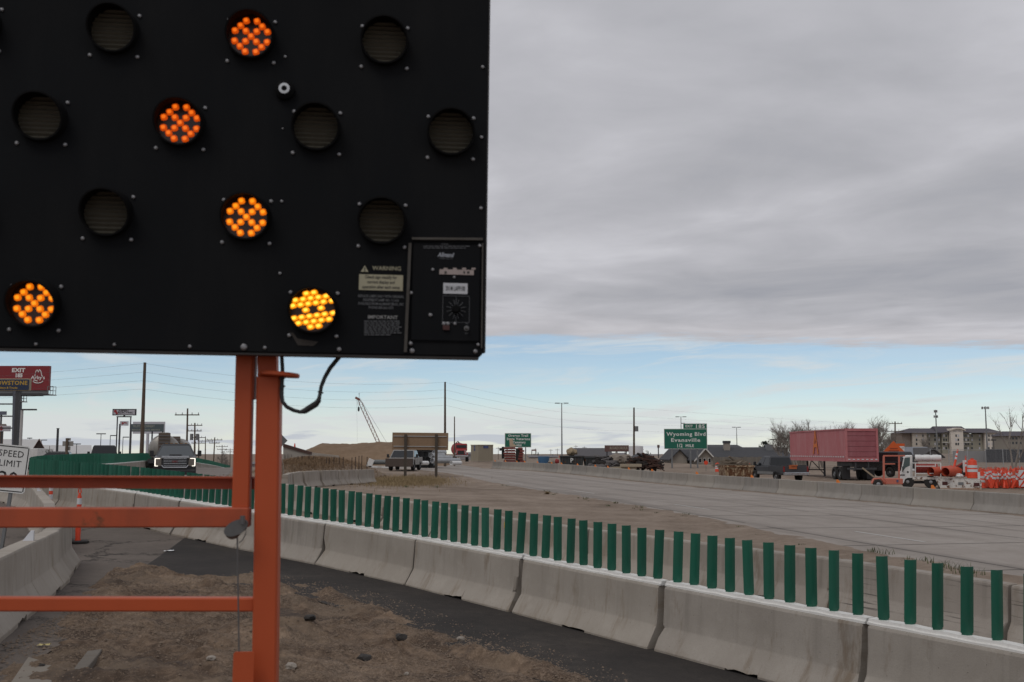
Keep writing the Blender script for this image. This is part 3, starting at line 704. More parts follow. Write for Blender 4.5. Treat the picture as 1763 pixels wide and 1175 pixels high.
x, z = bp(491, 157); mb = MB(); mb.lathe([(.030, 0), (.030, .016), (.020, .024), (.0165, .024)], 24, BT@Matrix.Translation((x, 0, z))@Matrix.Rotation(R(90), 4, 'X')); ph = mb.build('photocell', blk2, AB, smooth=True)
mb = MB(); Tm = BT@Matrix.Translation((x, -.024, z))@Matrix.Rotation(R(90), 4, 'X')
mb.lathe([(.0165, -.002), (.0165, .002), (.0085, .003), (.008, -.001), (.005, -.001)], 24, Tm); mb.build('window', paint('cell_white', (.60,.63,.66), .3, dirt=.1), ph, smooth=True)
# warning decals
khaki = paint('decal_khaki', (.36,.335,.235), .7, dirt=.3, scale=12); dk = paint('decal_ink', (.03,.03,.027), .8); grey_t = paint('decal_grey', (.115,.12,.13), .8, dirt=.4, scale=30); pale_t = paint('decal_pale', (.27,.27,.27), .7, dirt=.4, scale=30)
def btext(s, px, py, hpx, mat, wpx=None, parent=AB, off=-.0025, bold=0.0, **kw):
    x, z = bp(px, py); size = hpx*.00172/.70
    me = text_mesh(s, size, mat, bold=bold, **kw)
    if wpx:
        xs = [v.co.x for v in me.vertices]; wd = max(xs)-min(xs); k = wpx*.00172/wd
        for v in me.vertices: v.co.x *= k
    return link('lettering', me, parent, BT@Vector((x, off, z)), Euler((math.pi/2, ROLL, 0)))
mb = MB(); xa, za = bp(656, 487); mb.box((xa, -.0012, za), (77*.00172, .002, 28*.00172)); dec = bbuild(mb, 'warning_decal', khaki)
for s, y in (('Check sign visually for', 478), ('current display and', 486.5), ('operation after each setup', 495)): btext(s, 656, y, 5.6, dk, {478: 56, 486.5: 48, 495: 66}[y], dec, -.0030, .0002)
btext('WARNING', 666, 463, 7.2, khaki, 50, dec, bold=.0002)
mb = MB(); xa, za = bp(628, 463); q = [(xa-.0115, -.0025, za-.010), (xa+.0115, -.0025, za-.010), (xa, -.0025, za+.010)]; mb.add(q, [(0, 1, 2)]); tri = bbuild(mb, 'warning_triangle', khaki, dec)
mb = MB(); mb.box((xa, -.0032, za-.001), (.0026, .001, .009)); mb.box((xa, -.0032, za-.0076), (.0026, .001, .0022)); bbuild(mb, 'exclamation_mark', dk, dec)
for s, y, wp in (('REPLACE LAMPS ONLY WITH ORIGINAL', 511, 80), ('EQUIPMENT LAMP NO. 111416', 517.5, 62), ('AVAILABLE FROM ALLMAND BROS., INC', 524, 80), ('PHONE 800-562-1373', 530.5, 43)): btext(s, 656, y, 4.6, grey_t, wp, dec, bold=.0002)
btext('IMPORTANT', 659, 547, 6.2, pale_t, 52, dec, bold=.0002)
mb = MB(); rr = random.Random(2)
for k in range(8):
    xx = 627.0; yy = 553.5+k*3.35
    while xx < (690-(26 if k == 7 else rr.uniform(0, 8))):
        wl = rr.uniform(3, 9); xa, za = bp(xx+wl/2, yy); mb.box((xa, -.0022, za), (wl*.00172, .001, .0026)); xx += wl+1.6
bbuild(mb, 'small_print', grey_t, dec)
# control box at the lower right corner
frm = paint('gasket_grey', (.075,.068,.06), .85, dirt=.6, scale=18, dirt_col=(.025,.024,.022))
mb = MB(); pa = bp(707, 414); pb = bp(828, 613)
def bbar(mb, ax, az, bx_, bz_, y, w_, t_):
    d = Vector((bx_-ax, 0, bz_-az)); ln = d.length; an = math.atan2(d.z, d.x); mb.box(((ax+bx_)/2, y, (az+bz_)/2), (ln, t_, w_), ry=-an)
A_, B_, C_, D_ = bp(709, 412), bp(831, 413), bp(698, 607), bp(706, 420)
bbar(mb, *A_, *B_, -.006, .007, .010); bbar(mb, *C_, *D_, -.006, .009, .010); bbar(mb, *bp(831, 420), *bp(829, 600), -.004, .004, .007)
bbuild(mb, 'gasket', frm)
mb = MB(); ax, az = bp(710, 418); bx_, bz_ = bp(826, 590); mb.box(((ax+bx_)/2, -.002, (az+bz_)/2), (bx_-ax, .005, az-bz_)); cp = bbuild(mb, 'control_panel', blk, bevel=.004)
btext('Allmand', 767, 440, 7.6, paint('logo_silver', (.30,.32,.36), .5), 30, cp, -.0060, .0006, shear=.35)
btext('MODEL 2220 LED', 768, 446, 2.4, grey_t, 24, cp, -.0060)
btext('WARNING', 766, 421.5, 2.6, grey_t, 13, cp, -.0060)
mb = MB()
for yy in (425, 428): 
    xx = 729.
    while xx < 803: wl = rr.uniform(4, 9); xa, za = bp(xx+wl/2, yy); mb.box((xa, -.0055, za), (wl*.00172, .001, .0020)); xx += wl+1.4
bbuild(mb, 'small_print', grey_t, cp)
mb = MB(); xa, za = bp(786, 469.5); mb.box((xa, -.0052, za), (61*.00172, .002, 9*.00172))
for q in (767, 783, 799, 815): xa, za = bp(q, 463.6); mb.box((xa, -.0052, za), (7*.00172, .002, 3*.00172))
stp = bbuild(mb, 'label_strip', paint('strip_pink', (.36,.30,.28), .7, dirt=.4, scale=30), cp)
mb = MB()
for q, w_ in ((767, 4), (799, 3), (806, 4)): xa, za = bp(q, 470); mb.box((xa, -.0068, za), (w_*.00172, .001, 4*.00172))
bbuild(mb, 'ink_spot', dk, stp)
mb = MB(); xa, za = bp(784, 497.5); mb.box((xa, -.0052, za), (43*.00172, .002, 19*.00172)); sl = bbuild(mb, 'serial_label', paint('label_white', (.52,.53,.56), .6, dirt=.15), cp)
btext('SN M LAP9100', 784, 498, 8.5, dk, 34, sl, -.0068, .0003)
mb = MB(); cx, cz = bp(785, 533); hs = 23.5*.00172; ln_ = .0011
for s in (-1, 1): mb.box((cx+s*hs, -.0052, cz), (ln_, .001, 2*hs)); mb.box((cx, -.0052, cz+s*hs), (2*hs-ln_*1.2, .001, ln_))
for k in range(12):
    a = k*math.pi/6+.26; mb.box((cx+.022*math.cos(a), -.0052, cz+.022*math.sin(a)), (.016, .001, .0013), ry=-a)
mb.box((cx, -.0056, cz+.026), (.0012, .001, .022)); mb.box((cx, -.0056, cz-.030), (.0012, .001, .018)); dial = bbuild(mb, 'dial_scale', grey_t, cp)
mb = MB(); mb.lathe([(.013, 0), (.012, .012), (.009, .014)], 20, BT@Matrix.Translation((cx, -.005, cz))@Matrix.Rotation(R(90), 4, 'X')); mb.build('dial_knob', blk2, cp, smooth=True)
btext('ON', 803, 566-8, 2.6, grey_t, 5, cp, -.006); btext('OFF', 803, 575, 2.6, grey_t, 6, cp, -.006)
mb = MB(); xa, za = bp(803, 566); mb.lathe([(.008, 0), (.008, .004), (.0045, .004), (.004, .016), (.003, .018)], 14, BT@Matrix.Translation((xa, -.004, za))@Matrix.Rotation(R(90), 4, 'X')); mb.build('toggle_switch', steel, cp, smooth=True)
for px, py, s in ((745,465,.8),(782,478,.7),(741,543,1.0),(764,558,1.0),(771,558,1.0),(783,558,.8),(708,505,.9),(826,424,.9),(707,592,1),(823,594,.8)):
    x, z = bp(px, py); bplace('screw', SC, x, z, -.005, s=s)
for px, py, s in ((709.5,604.5,1.3),(818.5,605.5,1.1)):
    x, z = bp(px, py); bplace('screw', SC, x, z, -.001, s=s)
mb = MB(); xa, za = bp(768, 565); mb.box((xa, -.007, za), (.020, .006, .014)); bbuild(mb, 'fuse_cover', paint('fuse_red', (.05,.012,.01), .6), cp)
# scuffed patch of paint by the bright lamp
mb = MB(); pts = [bp(*q) for q in ((512,583),(548,589),(540,596),(513,595),(504,580),(499,572),(505,574))]; mb.add([(x, -.0012, z) for x, z in pts], [tuple(range(7))]); bbuild(mb, 'scuff', paint('scuff_brown', (.035,.029,.025), .9, dirt=.6, scale=40))
# masts, bars, winch gear (behind the face)
def vbox(name, pl, pr, yt, yb, off, depth, mat, bevel=.004, parent=AB):
    (xl, zt), (xr, _) = bp(pl, yt, off), bp(pr, yt, off); (xl2, zb), (xr2, _) = bp(pl, yb, off), bp(pr, yb, off)
    mb = MB(); xm = (xl+xr)/2; w_ = (xr-xl); mb.box((xm, off+depth/2, (zt+zb)/2), (w_, depth, zt-zb)); return bbuild(mb, name, mat, parent, bevel=bevel)
def beam(name, xa, za, xb, zb, y, w_, depth, mat, bevel=.004, parent=AB):
    mb = MB(); bbar(mb, xa, za, xb, zb, y+depth/2, w_, depth); return bbuild(mb, name, mat, parent, bevel=bevel)
PX = lambda a, b, o: bp(a, b, o)
o1 = .085
a = PX(419, 585, o1); b = PX(413.5, 876, o1); beam('sliding_post', a[0], a[1]+.25, *b, o1, .051, .051, orange)
o2 = .080
a = PX(461.5, 646, o2); b = PX(454, 1172, o2); dv = Vector((b[0]-a[0], b[1]-a[1])); zgr = -(BO.z-bz0)+.05
foot = (a[0]+dv.x*(zgr-a[1])/dv.y, zgr); mast = beam('mast', *a, *foot, o2, .0715, .0715, orange, .006)
a2 = PX(459.5, 560, o2+.008); b2 = PX(459.5, 650, o2+.008); beam('inner_mast', *a2, *b2, o2+.008, .058, .055, orange, .004)
mb = MB(); xa, za = PX(461, 617, o2+.01); mb.box((xa-.004, o2+.036, za), (.046, .045, .008)); bbuild(mb, 'mast_cap', paint('cap_white', (.5,.48,.45), .7))
# stop plate on the mast
mb = MB(); xa, za = PX(480, 646, o2-.02); n = 28; top = []; bot = []
for k in range(n):
    t = 2*math.pi*k/n; top.append((xa+.0600*math.cos(t), o2+.004+.052*math.sin(t), za+.010-.004*math.cos(t))); bot.append((xa+.0600*math.cos(t), o2+.004+.052*math.sin(t), za-.003-.004*math.cos(t)))
mb.loft([bot, top]); bbuild(mb, 'stop_plate', orange, smooth=True, bevel=.003)
mb = MB(); xa, za = PX(436.5, 650, .11); mb.box((xa, .12, za), (.010, .05, .135)); bbuild(mb, 'guide_plate', orange_w, bevel=.002)
xl = -1.15
a = PX(0, 829, .155); b = PX(438, 831.5, .155); k_ = (a[1]-b[1])/(a[0]-b[0]); lf = lambda x_: b[1]+k_*(x_-b[0])
mb = MB(); bbar(mb, xl, lf(xl)-.002, b[0], b[1]-.002, .158, .036, .005); bbar(mb, xl, lf(xl)+.0165, b[0], b[1]+.0165, .138, .005, .045); bbuild(mb, 'upper_bar', orange_w)
a = PX(0, 892, .070); b = PX(428, 891.5, .070); k_ = (a[1]-b[1])/(a[0]-b[0]); lf = lambda x_: b[1]+k_*(x_-b[0]); beam('lift_bar', xl, lf(xl), *b, .070, .0585, .0585, orange_w, .004)
a = PX(0, 1041.5, .100); b = PX(437, 1042, .100); k_ = (a[1]-b[1])/(a[0]-b[0]); lf = lambda x_: b[1]+k_*(x_-b[0]); beam('lower_bar', xl, lf(xl), *b, .100, .0405, .0405, orange, .004)
beam('mast', xl-.02, -.45, xl-.02, zgr, o2, .0715, .0715, orange, .006)
beam('base_beam', xl-.5, zgr-.0, foot[0]+.6, zgr-.0, .05, .10, .10, orange, .006)
# pulley block and wire rope
pc_ = PX(405, 910, .045); mb = MB(); an = R(28); M4 = BT@Matrix.Translation((pc_[0], .030, pc_[1]))@Matrix.Rotation(-an, 4, 'Y')
ell = lambda w_, h_: [(w_*math.cos(2*math.pi*k/20), h_*math.sin(2*math.pi*k/20)) for k in range(20)]
pul = MB(); pul.loft([[M4@Vector((x+.006, y, z)) for x, z in ell(.036, .021)] for y in (-.012, -.006)]); pul.loft([[M4@Vector((x+.006, y, z)) for x, z in ell(.036, .021)] for y in (.008, .013)])
pul = pul.build('pulley_block', steel, AB, smooth=True)
mb = MB(); mb.loft([[M4@Vector((x-.008, y, z-.006)) for x, z in ell(.022, .022)] for y in (-.0055, .0075)]); mb.build('sheave', paint('sheave_rust', (.09,.05,.035), .7, dirt=.5, scale=40), pul, smooth=True)
mb = MB(); q = PX(421, 893, .045); mb.cyl(BT@Vector((q[0], .01, q[1]-.014)), BT@Vector((q[0], .01, q[1]+.010)), .0075, n=12); mb.build('pivot_pin', steel, pul, smooth=True)
p0, p1 = PX(409, 922, .04), PX(412, 1122, .04)
mb = MB(); mb.tube([BT@Vector((p0[0]+(p1[0]-p0[0])*i/8, .035, p0[1]+(p1[1]-p0[1])*i/8)) for i in range(9)], .0024, 8); mb.build('wire_rope', steel, AB, smooth=True)
q = [PX(a_, b_, .04) for a_, b_ in ((424, 908), (423, 920), (418, 930), (412, 935))]; mb = MB(); mb.tube([BT@Vector((x, .038, z)) for x, z in q], .0016, 6); mb.build('wire_tail', steel, AB, smooth=True)
mb = MB(); (xa, za), (xb, zb) = PX(403.5, 1121, .045), PX(437, 1180, .045); r_ = .008
pr = [(xa, zb-.25), (xb, zb-.25), (xb, za-r_), (xb-.002, za-.002), (xb-r_, za), (xa+r_, za), (xa+.002, za-.002), (xa, za-r_)]
mb.loft([[(x, y, z) for x, z in pr] for y in (.030, .036)]); bbuild(mb, 'winch_bracket', orange)
# harness cable
cpx = [(484,600),(485,618),(486,636),(485.5,660),(485,680),(487,692),(494,701),(506,707),(516,709.5),(524,708),(534,702),(544,696),(549,690),(551,680),(553,666),(559,650),(568,634),(578,622),(588,611),(594,598)]
crs = [.006,.006,.006,.006,.0065,.006,.006,.006,.006,.0092,.0098,.0098,.0080,.0058,.0060,.0064,.0068,.0068,.0064,.006]
mb = MB(); mb.tube([BT@Vector((PX(a_, b_, .075)[0], .075+.006*math.sin(i*.9), PX(a_, b_, .075)[1])) for i, (a_, b_) in enumerate(cpx)], crs, 10); cab = mb.build('harness_cable', rubber, AB, smooth=True)
mb = MB()
for a_, b_, s in ((486,652,.010),(486,667,.011),(552,676,.010),(573,627,.010)):
    x, z = PX(a_, b_, .075); mb.box((x, .075, z), (s*1.6, .018, .004), ry=R(random.uniform(-40, 40)))
bbuild(mb, 'cable_tie', rubber, cab)
# ================================================================== SHARED BUILDERS
grey_steel = paint('grey_steel', (.20,.205,.21), .5, metal=.4, dirt=.4, scale=6)
wood = paint('pole_wood', (.115,.085,.062), .9, dirt=.6, scale=4, dirt_col=(.055,.042,.034), bump=.3)
dark_steel = paint('dark_steel', (.045,.045,.05), .55, dirt=.3)
tyre_m = paint('tyre', (.018,.018,.018), .9, dirt=.5, scale=8, dirt_col=(.06,.05,.042)); rim_m = paint('wheel_rim', (.35,.35,.36), .35, metal=.7, dirt=.5, scale=9)
chrome = paint('chrome', (.55,.56,.58), .2, metal=.9, dirt=.3, scale=12); blackp = paint('black_plastic', (.018,.018,.019), .6, dirt=.3)
glass_m = glass('window_glass', (.012,.014,.016), .06); glass_lit = glass('windshield_glass_lit', (.075,.085,.092), .08); tail_r = paint('tail_red', (.22,.012,.012), .3)  # paler windshield colour stands in for light inside the oncoming pickup's cab
white_m = paint('white_paint', (.70,.70,.69), .45, dirt=.35, scale=2.5, dirt_col=(.40,.37,.33)); white_rust = paint('white_rusty', (.66,.645,.61), .6, dirt=.6, scale=3, dirt_col=(.34,.26,.18), rust=.45)
sign_green = paint('sign_green', (.004,.125,.078), .5, dirt=.2); sign_white = paint('sign_white', (.70,.70,.68), .5, dirt=.1)
cone_o = paint('cone_orange', (.70,.058,.016), .5, dirt=.35, scale=5, dirt_col=(.42,.06,.03)); band_w = paint('band_white', (.62,.62,.63), .4, dirt=.3, scale=7); faded_o = paint('faded_orange', (.50,.075,.03), .6, dirt=.5, scale=4, dirt_col=(.30,.07,.045))
def wheel(parent, x, y, r, wd, side):
    mb = MB(); T = Matrix.Translation((x, y, r))@Matrix.Rotation(R(90)*side, 4, 'Y')
    mb.lathe([(r*.62, -wd/2), (r*.9, -wd/2), (r, -wd*.36), (r, wd*.36), (r*.9, wd/2), (r*.62, wd/2), (r*.60, wd*.3)], 24, T); t_ = mb.build('wheel', tyre_m, parent, smooth=True)
    mb = MB(); mb.lathe([(r*.61, wd*.30), (r*.55, wd*.36), (r*.50, wd*.18), (r*.30, wd*.14), (r*.24, wd*.34), (r*.12, wd*.36)], 18, T); mb.build('rim', rim_m, t_, smooth=True)
def arch(c, r, z0, n=7): return [(c+r*math.cos(math.pi-math.pi*k/n), z0+r*math.sin(math.pi-math.pi*k/n)) for k in range(n+1)]
def pickup(label, loc, rz, body, L=5.9, Wd=2.02, H=1.92, cab=(-.75, 1.75), lower=None, canopy=False, bed_cover=None, name='pickup_truck', grille=True, group=None, bk=.60, hk=.585, tum=.20, gm=None):
    t = thing(name, label, 'pickup', loc, rz, group); hl = L/2; r = .40; wy = (hl-1.0, -hl+1.25); zb = .48; belt = H*bk; hood = H*hk; bedz = H*(bk+.02)
    prof = [(-hl+.04, zb), (-hl+.04, bedz)] if True else []
    bedfront = cab[0]-.02
    poly = [(-hl+.05, zb+.04), (-hl+.03, bedz*.62), (bedfront, bedz*.62), (bedfront+.001, belt), (cab[1]-.15, belt), (cab[1]+.25, hood+.02), (hl-.35, hood-.04), (hl-.06, hood-.12), (hl, hood-.30), (hl, zb+.10), (hl-.1, zb)]
    poly += [(y, z) for y, z in reversed(arch(wy[0], r*1.18, zb))]+[(y, z) for y, z in reversed(arch(wy[1], r*1.18, zb))]
    mb = MB(); mb.prism([(y, z) for y, z in poly], (-Wd/2, 0, 0), (0, 1, 0), (0, 0, 1), Wd); mb.build('body', body, t, bevel=.035)
    for s in (-1, 1): mb = MB(); mb.box((s*(Wd/2-.055), (-hl+.05+bedfront)/2, bedz*.81), (.10, bedfront+hl-.06, bedz*.385)); mb.build('bed_side', body, t, bevel=.012)
    mb = MB(); mb.box((0, -hl+.045, bedz*.79), (Wd-.22, .07, bedz*.42)); tg = mb.build('tailgate', body, t, bevel=.012)
    mb = MB(); mb.box((0, -hl+.004, bedz*.90), (.22, .02, .06)); mb.build('handle', blackp, tg)
    c0, c1 = cab; w0, w1 = Wd/2-.03, Wd/2-tum; zt = H
    low = [(-w0, c0, belt-.01), (w0, c0, belt-.01), (w0, c1+.18, belt-.01), (-w0, c1+.18, belt-.01)]
    mid = [(-w1-.01, c0+.14, zt-.10), (w1+.01, c0+.14, zt-.10), (w1+.01, c1-.66, zt-.10), (-w1-.01, c1-.66, zt-.10)]
    top = [(-w1+.06, c0+.22, zt), (w1-.06, c0+.22, zt), (w1-.06, c1-.82, zt), (-w1+.06, c1-.82, zt)]
    mb = MB(); mb.loft([[Vector(p) for p in q] for q in (low, mid, top)]); mb.build('cabin', body, t, bevel=.03)
    def pane(name, a, b, c, d, ins=.08, out=.012):
        a, b, c, d = map(Vector, (a, b, c, d)); ce = (a+b+c+d)/4; n = (b-a).cross(d-a).normalized()
        if n.dot(ce-Vector((0, (c0+c1)/2, belt+.3))) < 0: n = -n
        q = [p.lerp(ce, ins)+n*out for p in (a, b, c, d)]; q2 = [p-n*.02 for p in q]; mb = MB(); mb.loft([q2, q]); mb.build(name, gm or glass_m, t)
    pane('windshield', low[3], low[2], mid[2], mid[3]); pane('rear_window', low[1], low[0], mid[0], mid[1], .12)
    for s, (i, j) in ((-1, (0, 3)), (1, (1, 2))):
        m_l = Vector(low[i]).lerp(Vector(low[j]), .46); m_m = Vector(mid[i]).lerp(Vector(mid[j]), .50)
        pane('side_window', low[i], m_l, m_m, mid[i], .10); pane('side_window', m_l, low[j], mid[j], m_m, .10)
    for s in (-1, 1):
        for y in wy: wheel(t, s*(Wd/2-.14), y, r, .28, s)
        mb = MB(); mb.box((s*(Wd/2+.16), c1-.12, belt+.16), (.20, .13, .30)); mb.box((s*(Wd/2+.03), c1-.10, belt+.06), (.14, .07, .07)); mb.build('mirror', blackp, t, bevel=.02)
        mb = MB(); mb.box((s*(Wd/2-.07), -hl+.03, bedz*.80), (.12, .06, .38)); mb.build('tail_lamp', tail_r, t)
    mb = MB(); mb.box((0, -hl-.05, zb+.10), (Wd-.02, .20, .22)); mb.build('rear_bumper', chrome, t, bevel=.03)
    mb = MB(); mb.box((0, hl+.05, zb+.06), (Wd-.04, .24, .26)); mb.build('front_bumper', chrome if lower is None else lower, t, bevel=.04)
    return t, dict(hl=hl, zb=zb, hood=hood, belt=belt, Wd=Wd, bedz=bedz)
def sign_box(name, parent, cx, y, cz, w_, h_, mat, th=.03, bevel=0.0):
    mb = MB(); mb.box((cx, y, cz), (w_, th, h_)); return mb.build(name, mat, parent, bevel=bevel)
def util_pole(label, px, top, d, r=.15, arms=(), lean=0.0, mat=None, group='utility poles', pxb=None, gear=None):
    base = gp(px if pxb is None else pxb, d); tp = at(px, top, d); h = tp.z-base.z
    t = thing('utility_pole', label, 'pole', base, 0, group); dxx = tp.x-base.x
    mb = MB(); mb.cyl((0, 0, -.3), (dxx, 0, h), r, r*.62, 10); mb.build('pole', mat or wood, t, smooth=True)
    for dz, ln in arms:
        k = (h-dz)/h; mb = MB(); mb.box((dxx*k, -.12, h-dz), (ln, .10, .12)); a_ = mb.build('crossarm', wood, t)
        mb = MB()
        for s in (-.46, -.2, .2, .46): mb.cyl((dxx*k+s*ln, -.12, h-dz+.05), (dxx*k+s*ln, -.12, h-dz+.28), .05, .035, 6)
        mb.build('insulator', grey_steel, a_)
    if gear:
        mb = MB(); k = (h-gear)/h
        for s in (-1, 1): mb.cyl((dxx*k+s*.42, -.1, h-gear-.45), (dxx*k+s*.42, -.1, h-gear+.45), .24, .24, 10)
        mb.build('transformer', grey_steel, t, smooth=True)
    return t
def grass(name, spots, n, h, mat, label, spread=.18, wd=.012, seed=1, cat='grass'):
    rnd = random.Random(seed); mb = MB()
    for k in range(n):
        x, y, s = rnd.choice(spots) if not callable(spots) else spots(rnd)
        x += rnd.gauss(0, spread*s); y += rnd.gauss(0, spread*s); z = g(x, y)+SURF(x, y); hh = h*s*rnd.uniform(.45, 1.15); a = rnd.random()*6.28; l = rnd.uniform(.2, 1.1)*hh
        ca, sa_ = math.cos(a), math.sin(a); w_ = wd*rnd.uniform(.6, 1.5)
        mb.add([(x-sa_*w_, y+ca*w_, z-.02), (x+sa_*w_, y-ca*w_, z-.02), (x+ca*l*.4+sa_*w_*.6, y+sa_*l*.4-ca*w_*.6, z+hh*.6), (x+ca*l, y+sa_*l, z+hh), (x+ca*l*.4-sa_*w_*.6, y+sa_*l*.4+ca*w_*.6, z+hh*.6)], [(0, 1, 2, 4), (4, 2, 3)])
    return stuff(mb.build(name, mat), label, cat)
SURF = lambda x, y: 0.0
straw = paint('dry_grass', (.27,.20,.105), .9, dirt=.7, scale=.6, dirt_col=(.15,.105,.06)); weed_b = paint('brown_weeds', (.25,.165,.095), .9, dirt=.7, scale=.6, dirt_col=(.10,.065,.04)); green_w = paint('green_weeds', (.085,.10,.045), .9, dirt=.6, scale=.7, dirt_col=(.13,.11,.06))
def bare_tree(label, px, d, top, spread, seed, dens=1.0, group='bare trees', mat=None, stems=3, off=.25):
    base = gp(px, d, -.1); tp = at(px, top, d); H_ = tp.z-base.z; rnd = random.Random(seed); t = thing('bare_tree', label, 'tree', base, 0, group)
    tr, tw = MB(), MB()
    def branch(p, dr, ln, r, lv):
        n = 4; pts = [p]; cur = p.copy(); dd = dr.copy()
        for i in range(n):
            dd = (dd+Vector((rnd.gauss(0, .10), rnd.gauss(0, .10), rnd.gauss(.05, .06)))).normalized(); cur = cur+dd*ln/n; pts.append(cur.copy())
        (tr if lv < 2 else tw).tube(pts, [r*(1-.55*i/n) for i in range(n+1)], 6 if lv < 1 else (4 if lv < 3 else 3), caps=False)
        if lv >= 4: return
        kids = rnd.randint(5, 7) if lv < 3 else rnd.randint(4, 6)
        for k in range(max(2, int(kids*dens))):
            f = rnd.uniform(.3, 1.0) if lv else rnd.uniform(.18, 1.0); idx = min(n-1, int(f*n)); q = pts[idx].lerp(pts[idx+1], f*n-idx)
            ax = Vector((rnd.gauss(0, 1), rnd.gauss(0, 1), rnd.gauss(.1, .3))).normalized()
            nd = (dd*(.75 if lv else .85)+ax*spread).normalized(); branch(q, nd, ln*rnd.uniform(.42, .66), r*.50, lv+1)
    for s in range(stems):
        branch(Vector((rnd.gauss(0, off), rnd.gauss(0, off), 0)), Vector((rnd.gauss(0, .20), rnd.gauss(0, .20), 1)).normalized(), H_*rnd.uniform(.50, .62), H_*.016, 0)
    zm = max(v[2] for v in tw.v); k = H_/zm
    for m_ in (tr, tw): m_.v = [(a*k, b*k, c*k) for a, b, c in m_.v]
    mt = mat or bark; tr.build('trunk', mt, t, smooth=True); tw.build('crown', mt, t); return t
bark = paint('bark', (.25,.22,.195), .9, dirt=.5, scale=3)
def conifer(label, px, d, top, wpx, seed, group='small far conifers'):
    base = gp(px, d, -.1); H_ = at(px, top, d).z-base.z; rr = wpx*d/FPX/2; rnd = random.Random(seed); t = thing('conifer', label, 'tree', base, 0, group)
    mb = MB(); mb.cyl((0, 0, 0), (0, 0, H_*.9), H_*.03, H_*.01, 6); mb.build('trunk', bark, t); mb = MB()
    for k in range(420):
        z = H_*rnd.uniform(.08, 1)**.9; f = (1-z/H_)**.75*rr+.06*rr; a = rnd.random()*6.28; q = f*math.sqrt(rnd.random()); s = H_*.055*rnd.uniform(.6, 1.4)
        c = Vector((q*math.cos(a), q*math.sin(a), z)); u = Vector((math.cos(a), math.sin(a), -.5)).normalized()*s; v_ = Vector((-math.sin(a), math.cos(a), rnd.uniform(-.3, .3)))*s*.5
        mb.add([c-v_, c+u, c+v_, c-u*.4+Vector((0, 0, s*.3))], [(0, 1, 2, 3)])
    mb.build('crown', needle, t); return t
needle = paint('needles', (.022,.034,.022), .9, dirt=.5, scale=1)

# ================================================================== LEFT SIDE
# speed limit sign behind the left barriers
def local_from(px, py, d, base): p = at(px, py, d); return p-base
bs = Vector((at(10, 800, 20.5).x, 20.5, g(at(10, 800, 20.5).x, 20.5)))
sp = thing('speed_limit_sign', 'leaning white SPEED LIMIT sign behind the barriers at the left edge', 'road sign', bs)
ctr = at(15, 807, 20.5)-bs; sw, sh = .74, .92; tilt = Euler((0, R(5.5), 0))
mb = MB(); mb.loft([[(x*k, y, z*k2) for x, z in ((-sw/2+.04, -sh/2), (sw/2-.04, -sh/2), (sw/2, -sh/2+.04), (sw/2, sh/2-.04), (sw/2-.04, sh/2), (-sw/2+.04, sh/2), (-sw/2, sh/2-.04), (-sw/2, -sh/2+.04))] for y, k, k2 in ((0, 1, 1), (.004, 1, 1))])
fcs = mb.build('face', sign_white, sp, loc=ctr, rot=tilt); ink = paint('sign_ink', (.015,.015,.016), .6)
mb = MB(); b_ = .018
for s in (-1, 1): mb.box((s*(sw/2-.032), -.003, 0), (b_, .002, sh-.08)); mb.box((0, -.003, s*(sh/2-.032)), (sw-.10, .002, b_))
mb.build('border', ink, fcs)
text('SPEED', .178, ink, fcs, (0.01, -.004, .285), sx=.98, spacing=1.08); text('LIMIT', .178, ink, fcs, (0.01, -.004, .095), sx=.98, spacing=1.08); text('30', .40, ink, fcs, (0.01, -.004, -.21), bold=.002)
mb = MB(); mb.box((ctr.x-.02, .04, (ctr.z+.3)/2-.35), (.06, .05, ctr.z+.9), ry=R(6.5)); mb.build('post', grey_steel, sp)
# orange tube channelizers
def tube_cone(label, loc, s=1.0, rot=(0, 0, 0), group='orange tube markers', base=True, mat=None):
    t = thing('tube_marker', label, 'traffic marker', loc, 0, group); t.rotation_euler = rot; mo = mat or cone_o
    mb = MB(); mb.lathe([(.060, .03), (.062, .06), (.050, .10), (.057, .30), (.050, .32), (.052, .55), (.046, .58), (.048, .80), (.042, .83), (.043, .98), (.028, 1.02), (.026, 1.06)], 16); mb.build('tube', mo, t, smooth=True)
    for z, r_ in ((.66, .0515), (.88, .0475)): mb = MB(); mb.cyl((0, 0, z-.065), (0, 0, z+.065), r_+.002, r_, 16, caps=False); mb.build('reflective_band', band_w, t, smooth=True)
    mb = MB(); mb.tube([(.03*math.cos(a), 0, 1.07+.10*(.5-.5*math.cos(2*a)) if False else 1.06+.11*math.sin(a)) for a in [math.pi*k/10 for k in range(11)]], .012, 6); mb.build('handle', mo, t, smooth=True)
    if base: mb = MB(); mb.lathe([(.23, 0), (.23, .035), (.20, .05), (.07, .055)], 8, Matrix.Rotation(.39, 4, 'Z')); mb.build('base', tyre_m, t)
    return t
p = Vector((at(134, 926, 22.6).x, 22.6, 0)); p.z = g(p.x, p.y)+.025; tube_cone('right one of two upright orange tubes by the left barrier bend', p)
p = Vector((at(84, 926, 27).x, 27.0, 0)); p.z = g(p.x, p.y)+.025; tube_cone('left one of two upright orange tubes by the left barrier bend', p)
